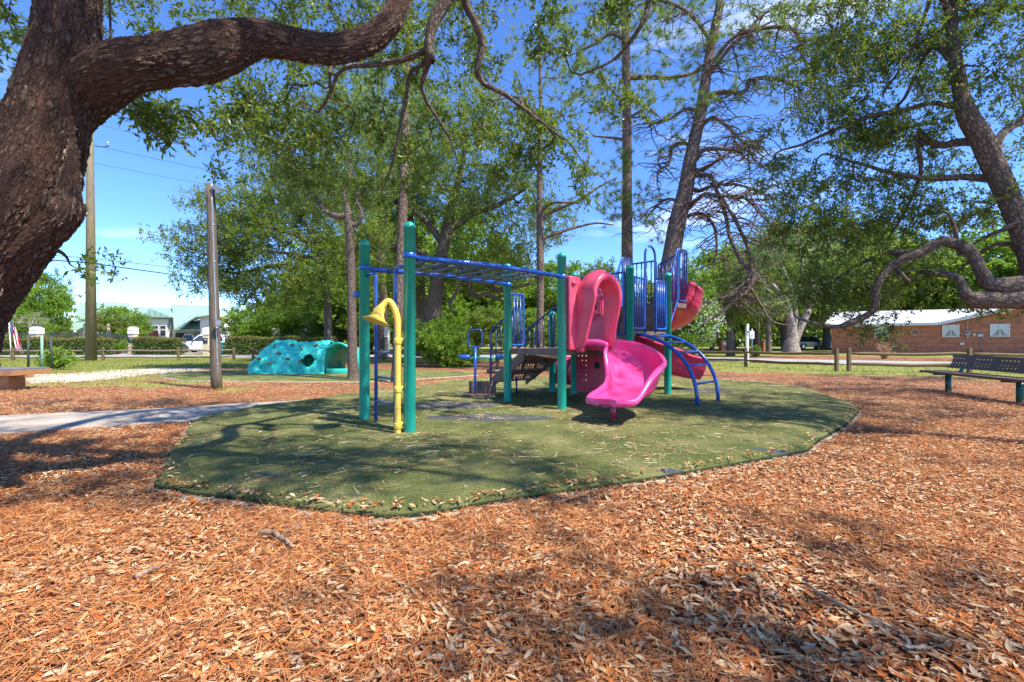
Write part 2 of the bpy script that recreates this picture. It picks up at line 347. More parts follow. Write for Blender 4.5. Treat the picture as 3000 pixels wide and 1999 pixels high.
# stops: rnd attribute 0..1
M['oakleaf'] = leafmat('oak_leaf', [(0, (0.039, 0.067, 0.012)), (.35, (0.085, 0.132, 0.020)), (.7, (0.146, 0.207, 0.028)), (.93, (0.244, 0.287, 0.040)), (1, (0.366, 0.276, 0.060))], .48, .4, .5)
M['brightleaf'] = leafmat('bright_leaf', [(0, (0.085, 0.172, 0.020)), (.5, (0.195, 0.333, 0.030)), (1, (0.366, 0.483, 0.060))], .5)
M['midleaf'] = leafmat('mid_green_leaf', [(0, (0.061, 0.098, 0.018)), (.5, (0.152, 0.218, 0.034)), (1, (0.317, 0.368, 0.060))], .5)
M['paleleaf'] = leafmat('pale_leaf', [(0, (.12, .17, .07)), (.5, (.22, .28, .12)), (1, (.36, .40, .22))], .4)
M['pine'] = leafmat('pine_needle', [(0, (0.073, 0.115, 0.020)), (.5, (0.159, 0.230, 0.030)), (1, (0.329, 0.380, 0.060))], .45)
M['hedge'] = leafmat('hedge_leaf', [(0, (.045, .085, .02)), (.55, (.13, .18, .035)), (.85, (.22, .17, .05)), (1, (.42, .14, .07))], .35)
M['moss'] = leafmat('hanging_moss', [(0, (.16, .17, .11)), (1, (.34, .35, .26))], .3, .9, .1)
M['blossom'] = leafmat('white_blossom', [(0, (.6, .62, .5)), (1, (.8, .8, .75))], .3)
M['deadleaf'] = leafmat('dead_bush_leaf', [(0, (.45, .20, .10)), (1, (.65, .36, .20))], .2)
M['barkhero'] = barkmat('big_oak_bark', (.09, .048, .034), (.44, .225, .155), (.80, .62, .49), 30, .40, 1.0, .025, .020, fiss=True)
M['barkoak'] = barkmat('oak_bark', (.10, .07, .052), (.27, .195, .145), (.52, .44, .37), 34, .4, 1.0, .02)
M['barkpine'] = barkmat('pine_bark', (.12, .078, .06), (.35, .225, .17), (.58, .46, .38), 22, .3, 1.0, .03)
M['barkpale'] = barkmat('pale_bark', (.22, .18, .14), (.50, .43, .34), (.66, .60, .50), 9, .5, .6, .02)
M['barkgrey'] = barkmat('grey_branch_bark', (.06, .05, .04), (.20, .17, .14), (.38, .35, .31), 24, .5, .7, .02)
# ------------------------------------------------------------------ trees
def leaf_mesh(P, D, Nn, L, Wd, kind='kite'):
    """one small leaf per point: P base, D direction, Nn normal"""
    n = len(P); D = unit(D); S = unit(np.cross(D, Nn)); Nn = np.cross(S, D); L = L[:, None]; Wd = Wd[:, None]
    if kind == 'needle':
        V = np.stack([P-S*Wd/2, P+S*Wd/2, P+D*L], 1); F = np.arange(n*3).reshape(n, 3); return V.reshape(-1, 3), F
    V = np.stack([P, P+D*L*.55+S*Wd/2+Nn*L*.05, P+D*L, P+D*L*.55-S*Wd/2+Nn*L*.05], 1)
    return V.reshape(-1, 3), np.arange(n*4).reshape(n, 4)

class Skel:
    def __init__(s, cap=60000):
        s.p = np.zeros((cap, 3)); s.par = np.full(cap, -1); s.rx = np.zeros(cap); s.fixed = np.zeros(cap, bool); s.n = 0; s.tip = []; s.low = 0; s.noatt = np.zeros(cap, bool)
    def _add(s, p, par, rx=0, fixed=False):
        i = s.n; s.p[i] = p; s.par[i] = par; s.rx[i] = rx; s.fixed[i] = fixed; s.n += 1; return i
    def path(s, pts, radii, n=None, wob=0, attach=None, noatt=0):
        """an explicit limb; starts at the nearest node unless it is the trunk"""
        pts = np.asarray(pts, float)
        n = n or max(6, int(np.linalg.norm(np.diff(pts, axis=0), axis=1).sum()/.12))
        P, r = smooth_path(pts, n, radii)
        if wob: P[1:] += rng.normal(0, wob, (len(P)-1, 3))
        if s.n == 0: j = -1; k0 = 0
        else: j = int(np.argmin(((s.p[:s.n]-P[0])**2).sum(1))); k0 = 0 if np.linalg.norm(s.p[j]-P[0]) > .02 else 1
        for k in range(k0, len(P)):
            j = s._add(P[k], j, r[k], True)
            if k < noatt*len(P): s.noatt[j] = True
        return j
    def reach(s, T, seg=.35, wob=.05, up=.25, zpen=0.0, minz=-9):
        base = s.p[0]
        d0 = ((T-T.mean(0))**2).sum(1)
        n0 = s.n
        D = np.min(((T[:, None]-s.p[None, :n0:3])**2).sum(-1), 1)
        for t in T[np.argsort(D)]:
            d = np.linalg.norm(s.p[:s.n]-t, axis=1)+zpen*np.maximum(0, s.p[:s.n, 2]-t[2]); d[:s.n][s.noatt[:s.n]] = 1e9
            j = int(np.argmin(d)); a = s.p[j]; L = np.linalg.norm(t-a)
            if L < .02: s.tip.append(j); continue
            k = s.par[j]; dr = (a-s.p[k])/max(1e-6, np.linalg.norm(a-s.p[k])) if k >= 0 else np.array([0, 0, 1.])
            m = a+dr*L*.3+np.array([0, 0, up*L*.3])+rng.normal(0, .08*L, 3)
            n = max(2, int(L/seg)+1)
            for q in range(1, n+1):
                u = q/n; b = (1-u)**2*a+2*u*(1-u)*m+u*u*t
                if q < n: b = b+rng.normal(0, wob*min(1, L), 3)
                j = s._add(b, j)
            s.tip.append(j)
    def radii(s, tip_r=.006, pw=.42):
        n = s.n; c = np.zeros(n)
        isp = np.zeros(n, bool); isp[s.par[1:n]] = True; c[~isp] = 1
        for i in range(n-1, 0, -1): c[s.par[i]] += c[i]
        r = tip_r*np.maximum(c, 1)**pw
        r = np.where(s.fixed[:n], s.rx[:n], r)
        for i in range(1, n):
            if not s.fixed[i]: r[i] = min(r[i], r[s.par[i]]*.92)
        s.r = r; s.cnt = c; return r
    def mesh(s, mb, bark=True, minr=0, sides=None):
        n = s.n; ch = [[] for _ in range(n)]
        for i in range(1, n): ch[s.par[i]].append(i)
        start = [(0, None)]; dist = np.zeros(n)
        for i in range(1, n): dist[i] = dist[s.par[i]]+np.linalg.norm(s.p[i]-s.p[s.par[i]])
        while start:
            i, par = start.pop(); c = [] if par is None else [par]; k = i
            while True:
                c.append(k)
                if not ch[k]: break
                b = max(ch[k], key=lambda q: (s.fixed[q] and s.fixed[k] and q == k+1, s.r[q]))
                for q in ch[k]:
                    if q != b: start.append((q, k))
                k = b
            if len(c) < 2: continue
            rr = s.r[c].copy()
            if par is not None: rr[0] = min(s.r[par]*.9, rr[1]*1.35)
            if rr.max() < minr: continue
            rr[-1] *= .5
            R_ = rr.max(); sd = sides(R_) if sides else (14 if R_ > .14 else 10 if R_ > .07 else 7 if R_ > .03 else 5 if R_ > .015 else 3)
            mb.tube(s.p[c], rr, sd, cap=False, bark=bark, s0=dist[c[0]])

def clumps(ells, nc, m, rc, shell=.6):
    """clustered targets inside ellipsoids: (centre, radii, weight)"""
    w = np.array([e[2] for e in ells], float); w /= w.sum(); out = []
    for (c, r, _), k in zip(ells, np.maximum(1, (w*nc).astype(int))):
        d = unit(rng.normal(size=(k, 3))); q = rng.random(k)**(1/3*shell+.05)
        C = np.asarray(c)+d*q[:, None]*np.asarray(r)
        for cc in C: out.append(cc+rng.normal(0, 1, (m, 3))*np.asarray([rc, rc, rc*.55]))
    return np.concatenate(out)

def foliage(T, D, K, tl, Mn, ll, lw, clump=1.0, upb=.2, kind='kite', droop=0, spread=.8, lat=1.0):
    """K twigs of Mn leaves around every tip"""
    n = len(T); tw = np.repeat(np.arange(n), K); d = unit(unit(D)[tw]*.5+rng.normal(0, spread, (len(tw), 3))+np.array([0, 0, upb-droop])); L = tl*rng.uniform(.5, 1.2, len(tw))
    A = T[tw]; B = A+d*L[:, None]
    li = np.repeat(np.arange(len(tw)), Mn); u = rng.random(len(li))**.8
    P = A[li]+(B-A)[li]*u[:, None]+rng.normal(0, tl*.05, (len(li), 3))
    dl = unit(d[li]*.7+rng.normal(0, lat, (len(li), 3))-np.array([0, 0, droop*.5])); N = unit(rng.normal(0, .7, (len(li), 3))+np.array([0, 0, .6]))
    l = ll*rng.uniform(.65, 1.25, len(li)); w = lw*rng.uniform(.7, 1.2, len(li))
    V, F = leaf_mesh(P, dl, N, l, w, kind)
    c = rng.random(n)[tw][li]; rnd = np.clip(.55*c*clump+(.45+.55*(1-clump))*rng.random(len(li))+.0, 0, 1)
    return V, F, np.repeat(rnd, V.shape[0]//len(li)), A, B

def tips_dirs(s):
    t = np.array(sorted(set(s.tip))); p = s.p[t]; q = s.p[np.maximum(s.par[t], 0)]; return p, unit(p-q)

def make_tree(name, label, base, limbs, ells, nc, m, rc, bark, leaf, ll, lw, K=5, tl=.35, Mn=9, group=None, cat='tree', tip_r=.008, seg=.4, wob=.06, up=.25,
              kind='kite', twig=.0, minr=0, droop=0, pw=.42, shell=.6, extra=None, lat=1.0, spread=.8, pine=False, tufts=0, herosides=None, crownname='crown', zpen=0.0):
    root = thing(name, label, cat, base, 0, group)
    s = Skel()
    for pts, rad, *o in limbs: s.path(pts, rad, **(o[0] if o else {}))
    if ells: s.reach(clumps(ells, nc, m, rc, shell), seg, wob, up, zpen)
    s.radii(tip_r, pw); mb = MB(); s.mesh(mb, True, minr, herosides)
    if ells:
        T, D = tips_dirs(s)
        V, F, rnd, A, B = foliage(T, D, K, tl, Mn, ll, lw, kind=kind, droop=droop, lat=lat, spread=spread)
        if twig:
            d = unit(B-A); side = unit(np.cross(d, rng.normal(size=d.shape)))*twig; q = len(A)
            mb.add(np.stack([A-side, A+side, B], 1).reshape(-1, 3), np.arange(q*3).reshape(q, 3), np.tile([0, 0, .3], (q*3, 1)))
        fb = MB().add(V, F); fb.build(crownname, leaf, root, smooth=False, rnd=rnd)
    mb.build('trunk', bark, root, smooth=True)
    if extra: extra(root, s)
    return root, s

def Wp(*pts):  # (px, py, Y, rpx) -> points, radii
    P = np.array([W(a, b, c) for a, b, c, r in pts]); q = np.array([(a, b) for a, b, c, r in pts], float); t = unit(np.gradient(q, axis=0)); k = (q[:, 0]-1500)/FPX
    st = np.sqrt(t[:, 1]**2*(1+k*k)+t[:, 0]**2)      # off-axis things are drawn wider by a wide lens: undo that to get the true girth
    rr = np.array([r/FPX*c for a, b, c, r in pts])/st; return P, rr

# ---- the big oak at the left edge
def left_oak():
    Y = 2.8
    tp, tr = Wp((-190, 1600, Y, 190), (-165, 1450, Y, 165), (-150, 1250, Y, 158), (-150, 1080, Y, 160), (-122, 930, Y, 160), (-68, 800, Y, 172), (-4, 690, Y, 173), (55, 590, Y, 170), (100, 480, Y, 150), (138, 360, Y, 136), (172, 230, Y, 120),
                (198, 110, Y, 112), (206, 0, Y, 106), (230, -150, Y, 100), (260, -400, 2.9, 80), (250, -700, 3.0, 60))
    lp, lr = Wp((150, 380, Y+.16, 90), (215, 300, Y+.12, 92), (295, 236, Y+.05, 86), (380, 192, Y, 74), (470, 180, 2.85, 71), (560, 166, 2.9, 76), (625, 150, 2.95, 76), (690, 128, 3.0, 66), (760, 115, 3.05, 52), (850, 130, 3.1, 47), (940, 147, 3.15, 45), (1020, 140, 3.2, 43),
                (1090, 112, 3.3, 40), (1145, 60, 3.4, 37), (1172, -10, 3.5, 35), (1195, -110, 3.6, 32), (1260, -230, 3.7, 28), (1330, -240, 3.8, 24))
    b1, r1 = Wp((1330, -240, 3.8, 24), (1345, -120, 3.8, 22), (1320, -20, 3.8, 21), (1282, 40, 3.8, 19), (1262, 95, 3.8, 16), (1256, 140, 3.8, 14), (1264, 182, 3.8, 12))
    b2, r2 = Wp((1256, 140, 3.8, 10), (1228, 158, 3.85, 9), (1170, 178, 3.9, 8), (1095, 190, 4.0, 8), (1030, 194, 4.1, 7), (990, 215, 4.2, 6), (960, 290, 4.3, 5), (930, 330, 4.4, 4))
    b3, r3 = Wp((1258, 150, 3.8, 8), (1240, 190, 3.9, 7), (1200, 215, 4, 6), (1190, 290, 4.1, 6), (1165, 400, 4.2, 5), (1150, 480, 4.3, 4), (1120, 560, 4.4, 3))
    b4, r4 = Wp((1262, 170, 3.8, 8), (1240, 230, 3.9, 7), (1235, 270, 4.0, 6), (1270, 330, 4.1, 5), (1310, 390, 4.2, 4), (1340, 470, 4.3, 3))
    b5, r5 = Wp((1330, -180, 3.8, 16), (1350, -40, 3.9, 13), (1372, 30, 4, 12), (1400, 80, 4, 12), (1412, 130, 4.1, 11), (1400, 190, 4.1, 10), (1398, 215, 4.15, 9), (1420, 248, 4.2, 8), (1470, 270, 4.3, 7), (1530, 315, 4.4, 6), (1590, 360, 4.5, 4), (1640, 400, 4.6, 3))
    b6, r6 = Wp((1330, -240, 3.8, 20), (1500, -260, 4.2, 18), (1700, -200, 4.8, 14), (1890, -80, 5.2, 10), (1900, 10, 5.3, 9), (1880, 70, 5.3, 7), (1840, 130, 5.4, 6), (1790, 180, 5.5, 4), (1700, 220, 5.5, 3))
    b7, r7 = Wp((212, -60, Y, 60), (420, -330, 3.4, 45), (700, -280, 4.4, 34), (950, -150, 5.2, 22), (1150, -60, 5.8, 14))
    b8, r8 = Wp((225, -120, Y, 50), (60, -300, 3.2, 30), (-60, -100, 3.6, 18), (10, 20, 4, 8), (40, 50, 4, 4))
    b9, r9 = Wp((230, -350, 2.9, 50), (600, -900, 2.6, 36), (1100, -1100, 2.3, 26), (1700, -1200, 2.2, 14))
    b10, r10 = Wp((250, -700, 3, 40), (-300, -1000, 2.4, 30), (-700, -900, 2.6, 18))
    b11, r11 = Wp((262, 600, Y, 26), (235, 555, Y, 34), (205, 590, Y, 45), (190, 640, Y, 50))
    b12, r12 = Wp((60, 740, 3.0, 12), (150, 730, 3.7, 8), (190, 748, 4.1, 5), (205, 775, 4.2, 3))
    base = np.array([tp[0][0], tp[0][1], 0])
    root = thing('oak_tree', 'huge rough-barked oak at the left edge, its thick limb arching over the playground', 'tree', base)
    s = Skel()
    s.path(tp, tr, n=150); s.path(lp, lr, n=150)
    for p, r in ((b1, r1), (b2, r2), (b3, r3), (b4, r4), (b5, r5), (b6, r6), (b7, r7), (b8, r8), (b9, r9), (b10, r10), (b12, r12)): s.path(p, r)
    s.noatt[:150] = True; s.noatt[150:270] = True
    ells = [(W(560, 0, 5.8), (1.5, .9, .42), 30), (W(900, 20, 5.6), (1.5, .9, .5), 30),
            (W(430, 305, 3.6), (.25, .2, .10), 4), (W(560, 335, 3.7), (.22, .25, .17), 4), (W(480, 370, 3.6), (.12, .15, .10), 2), (W(720, 300, 4.6), (.45, .5, .28), 9), (W(860, 330, 5.0), (.7, .6, .5), 14), (W(730, 420, 5.4), (.42, .5, .45), 9),
            (W(930, 520, 5.8), (.7, .5, .5), 10), (W(1100, 230, 5.4), (.9, .9, .7), 20), (W(1100, 420, 5.6), (.9, .8, .6), 16), (W(1330, 250, 5.4), (.7, .8, .7), 13),
            (W(1500, 60, 5.6), (.8, .8, .32), 10), (W(1460, 380, 5.2), (.55, .6, .45), 9), (W(1640, 400, 5.2), (.55, .5, .4), 13), (W(1330, 520, 5.6), (.6, .6, .35), 7), (W(1690, 560, 5.4), (.25, .4, .3), 3),
            (W(1720, 60, 5.6), (.8, .7, .42), 16), (W(1800, 240, 5.6), (.35, .5, .42), 7), (W(30, 110, 4.0), (.18, .3, .2), 5), (W(200, 770, 4.2), (.1, .2, .12), 2), (W(1250, -30, 5.0), (1.2, .8, .4), 12)]
    T = clumps(ells, 200, 5, .13)
    s.reach(T, .22, .03, .1)
    s.radii(.0035, .40)
    keep_r = s.r.copy(); s.r = s.r.copy(); s.r[:300] *= .72; mb = MB(); s.mesh(mb, True, 0)
    # the leaves far above the frame that shade the ground
    T1, D1 = tips_dirs(s)
    V, F, rnd, A, B = foliage(T1, D1, 5, .17, 8, .068, .024, droop=.35, clump=.8)
    V2 = []
    n1 = len(V)
    s2 = Skel(); s2.path(np.array([W(250, -700, 3.0), (-1.2, 2.5, 5.3), (.5, 2.0, 5.7), (2.2, 1.5, 5.9), (4.0, .8, 6.0)]), np.array([.13, .10, .08, .05, .02])); s2.path(b10, r10)
    s2.reach(clumps([((.3, 1.9, 6.0), (1.7, 1.2, .4), 10), (W(-400, -800, 2.6), (1.6, 1.6, .8), 8), ((2.7, 1.4, 6.1), (1.4, 1.1, .4), 9), ((5.0, -.6, 6.3), (1.2, .8, .4), 5)], 76, 5, .26), .4, .05, .1)
    s2.radii(.006); m2 = MB(); s2.mesh(mb, True, 0)
    T2, D2 = tips_dirs(s2); Vb, Fb, rb, A2, B2 = foliage(T2, D2, 5, .35, 9, .09, .035)
    A = np.concatenate([A, A2]); B = np.concatenate([B, B2])
    d = unit(B-A); side = unit(np.cross(d, rng.normal(size=d.shape)))*.003; q = len(A)
    mb.add(np.stack([A-side, A+side, B], 1).reshape(-1, 3), np.arange(q*3).reshape(q, 3), np.tile([0, 0, .3], (q*3, 1)))
    fb = MB().add(V, F).add(Vb, Fb); fb.build('crown', M['oakleaf'], root, smooth=False, rnd=np.concatenate([rnd, rb]))
    mb.build('branches', M['barkoak'], root)
    # trunk and the great limb as one finely divided, displaced surface
    hb = MB()
    def hero(P, r, n, rings, s0=0, gn=.05):
        P2, r2 = smooth_path(P, rings, r)
        hb.tube(P2, r2, n, cap=False, bark=True, s0=s0)
        V = hb.v[-1].reshape(rings, n, 3); C = P2[:, None]; th = np.arange(n)[None]*2*math.pi/n; L = np.linspace(0, 6, rings)[:, None]
        k = 1+gn*(np.sin(th*3+L*1.3)+.7*np.sin(th*5-L*2.1+1)+.5*np.sin(th*2+L*3.7))
        hb.v[-1] = (C+(V-C)*k[..., None]).reshape(-1, 3)
    hero(tp, tr, 340, 700, 0, .04); hero(lp, lr, 180, 640, 3, .035)
    kp, kr = Wp((215, 405, Y-.02, 16), (212, 470, Y-.05, 26), (206, 530, Y-.07, 36), (200, 580, Y-.09, 48), (200, 612, Y-.1, 58), (178, 648, Y-.08, 56), (120, 700, Y-.05, 56), (40, 780, Y, 60))
    hero(kp, kr, 150, 190, 7, .04)
    hb.build('trunk', M['barkhero'], root)
    return root

def right_oak():
    tp, tr = Wp((3165, 1430, 4.62, 75), (3140, 1330, 4.65, 60), (3110, 1150, 4.7, 54), (3080, 1000, 4.75, 52), (3055, 880, 4.8, 52), (3030, 780, 4.85, 46), (3000, 690, 4.9, 40), (2953, 574, 4.95, 38), (2908, 478, 5.0, 39), (2876, 408, 5.0, 37), (2838, 345, 5.0, 34), (2819, 287, 5.05, 27), (2802, 191, 5.1, 23), (2790, 96, 5.2, 20), (2787, 0, 5.3, 18), (2780, -150, 5.3, 15), (2760, -330, 5.4, 9))
    L = []
    def l(*p): L.append(Wp(*p))
    l((3055, 862, 4.8, 46), (3000, 868, 4.8, 40), (2950, 876, 4.8, 30), (2900, 880, 4.8, 25), (2860, 878, 4.8, 26), (2832, 868, 4.8, 20), (2822, 840, 4.85, 15), (2806, 812, 4.9, 12), (2774, 804, 5.0, 9), (2720, 800, 5.1, 8), (2660, 799, 5.3, 7), (2600, 812, 5.4, 5), (2540, 830, 5.5, 3))
    l((3050, 850, 4.8, 40), (2965, 838, 4.8, 30), (2905, 838, 4.8, 25), (2876, 800, 4.85, 22), (2856, 755, 4.9, 20), (2835, 730, 4.9, 19), (2812, 718, 5.0, 16), (2755, 706, 5.0, 15), (2723, 727, 5.05, 15), (2690, 745, 5.1, 14), (2655, 755, 5.1, 14), (2615, 778, 5.2, 13.5), (2582, 815, 5.2, 13), (2562, 860, 5.2, 13), (2566, 900, 5.25, 12), (2540, 925, 5.3, 10), (2506, 940, 5.3, 9), (2470, 955, 5.3, 8), (2445, 958, 5.35, 6), (2391, 950, 5.4, 5), (2340, 932, 5.5, 4))
    l((2700, 742, 5.1, 12), (2640, 742, 5.3, 9), (2600, 742, 5.4, 7), (2550, 760, 5.5, 6), (2490, 790, 5.6, 5), (2400, 860, 5.7, 3))
    l((2635, 795, 5.15, 8), (2650, 815, 5.1, 7), (2675, 828, 5.1, 4))
    l((2840, 745, 4.9, 12), (2810, 740, 5, 11), (2802, 690, 5, 8), (2790, 650, 5, 6), (2780, 630, 5, 4))
    l((2925, 520, 5.0, 18), (2876, 523, 5.1, 11), (2820, 518, 5.2, 9.5), (2774, 522, 5.25, 9), (2704, 523, 5.3, 8), (2650, 514, 5.4, 7), (2595, 504, 5.5, 6), (2540, 485, 5.6, 5), (2487, 472, 5.7, 4), (2420, 450, 5.9, 3))
    l((2880, 412, 5, 20), (2844, 415, 5.1, 13), (2800, 418, 5.2, 11), (2755, 427, 5.3, 10), (2715, 410, 5.3, 10), (2690, 385, 5.4, 9), (2690, 440, 5.4, 8), (2700, 490, 5.4, 7), (2680, 560, 5.5, 6), (2640, 640, 5.6, 5), (2600, 700, 5.7, 3))
    l((2820, 310, 5.05, 14), (2793, 313, 5.1, 8), (2750, 302, 5.2, 7), (2710, 306, 5.3, 7), (2670, 318, 5.4, 7), (2634, 327, 5.5, 7), (2570, 335, 5.6, 7), (2519, 351, 5.7, 6), (2470, 372, 5.8, 6), (2423, 389, 5.9, 5), (2360, 421, 6, 4), (2290, 440, 6.1, 3))
    l((2908, 440, 5, 22), (2930, 402, 5, 15), (2953, 378, 5.1, 13), (3000, 352, 5.2, 12), (3090, 330, 5.3, 9), (3200, 250, 5.5, 6))
    l((2800, 200, 5.1, 10), (2740, 130, 5.3, 8), (2710, 165, 5.5, 7), (2690, 200, 5.6, 6), (2660, 270, 5.6, 6), (2628, 312, 5.7, 4), (2560, 350, 5.8, 3))
    l((2790, 60, 5.2, 10), (2740, -40, 5.0, 8), (2715, 30, 5.1, 7), (2690, 100, 5.2, 6), (2660, 170, 5.3, 5), (2590, 270, 5.5, 3))
    l((2985, 640, 4.9, 16), (2950, 668, 4.9, 8), (2900, 690, 5, 6), (2850, 715, 5.1, 4))
    l((3040, 800, 4.85, 20), (2960, 715, 5.0, 8), (2880, 735, 5.1, 6), (2800, 800, 5.3, 3))
    l((3000, 690, 4.9, 22), (3120, 560, 4.7, 15), (3300, 420, 4.4, 9))
    l((2787, -40, 5.3, 14), (2950, -200, 4.8, 10), (3150, -250, 4.3, 7))
    L.append((np.array([(5.1, 5.2, 5.0), (6.3, 3.8, 5.8), (7.6, 2.6, 6.2)]), np.array([.08, .06, .03])))
    l((2785, -60, 5.3, 14), (2500, -160, 5.6, 8), (2250, -150, 6.0, 5))
    ells = [(W(2560, 120, 5.8), (.95, .8, .5), 22), (W(2420, 180, 6.2), (.6, .7, .6), 14), (W(2640, 300, 5.7), (.7, .8, .5), 20), (W(2400, 420, 6.2), (.75, .8, .55), 22), (W(2560, 470, 5.8), (.7, .7, .5), 18), (W(2330, 560, 6.2), (.5, .6, .4), 11),
            (W(2700, 560, 5.6), (.55, .6, .4), 9), (W(2560, 640, 5.8), (.8, .7, .35), 14), (W(2400, 700, 6.0), (.7, .8, .4), 14), (W(2500, 800, 5.8), (.9, .7, .35), 18), (W(2420, 890, 5.7), (.45, .4, .20), 8), (W(2650, 830, 5.5), (.35, .4, .18), 3), (W(2590, 960, 5.4), (.16, .2, .1), 3),
            (W(2750, 660, 5.5), (.5, .5, .3), 7), (W(2760, 60, 5.6), (.9, .8, .5), 20), (W(2950, 120, 5.4), (.7, .8, .6), 15), (W(2950, 270, 5.4), (.5, .6, .45), 8), (W(2960, 500, 5.3), (.3, .4, .3), 4), (W(2950, 640, 5.4), (.4, .5, .3), 6), (W(2930, 905, 5.0), (.4, .4, .05), 3),
            (W(2400, 20, 5.9), (.7, .6, .35), 10), (W(3150, 300, 4.9), (1.0, 1.2, 1.0), 12), (W(2900, -250, 5), (1.6, 1.4, .6), 18), (W(3300, -100, 4.2), (1.2, 1.6, .8), 14), (W(2350, -150, 6), (1.2, 1.2, .5), 12), ((7.6, 2.6, 6.3), (1.6, 1.3, .5), 9)]
    def moss(root, s):
        P = []; idx = [i for i in range(s.n) if s.r[i] < .05 and s.p[i][2] > 2.9 and -1.2 < s.p[i][0]-4.6 < .9 and rng.random() < .05][:130]
        for i in idx:
            c = s.p[i]
            for k in range(14): P.append(c+rng.normal(0, .05, 3))
        P = np.array(P); n = len(P); Vs = []
        V, F = leaf_mesh(P, rng.normal(0, .12, (n, 3))+np.array([0, 0, -1]), rng.normal(size=(n, 3)), rng.uniform(.08, .3, n), np.full(n, .007), 'kite')
        MB().add(V, F).build('hanging_moss', M['moss'], root, smooth=False, rnd=np.repeat(rng.random(n), 4))
    make_tree('oak_tree', 'leaning oak at the right edge with crooked low limbs above the bench', (tp[0][0], tp[0][1], 0),
              [(tp, tr, dict(n=90, noatt=.4))]+[(p, r) for p, r in L], ells, 360, 5, .14, M['barkoak'], M['oakleaf'], .052, .020, K=5, tl=.19, Mn=9, tip_r=.0035, seg=.22, wob=.03, up=.1, twig=.003, droop=.25, pw=.40, extra=moss)

def pine(label, base, limbs, ells, nc, m, rc, tl=.2, needles=26, group=None, K=2, bark='barkpine', leaf='pine', tip_r=.008, wob=.06, seg=.4, w=.011, extra=None, up=.3, pw=.42):
    root, s = make_tree('pine_tree', label, base, limbs, ells, nc, m, rc, M[bark], M[leaf], tl, w, K=K, tl=.09, Mn=needles, kind='needle', group=group, tip_r=tip_r, wob=wob, seg=seg, lat=1.3, up=up, pw=pw, extra=extra)
    return root
# ------------------------------------------------------------------ the stand of trees around and behind the playground
def bare(s_, starts, k=6, L=(.6, 1.6), r=.012, droop=.5, side=0):
    """dead twigs: short crooked limbs from given nodes"""
    for c in starts:
        for _ in range(k):
            a = rng.uniform(0, 2*math.pi); d = np.array([math.cos(a)+side, math.sin(a)*.6, rng.uniform(-.5, .3)]); d = unit(d); P = [c]; l = rng.uniform(*L)
            for q in range(1, 6): P.append(P[-1]+d*l/5+rng.normal(0, .06*l, 3)+np.array([0, 0, -.03*q*droop*l]))
            s_.path(P, np.linspace(r, r*.25, 6), n=9)

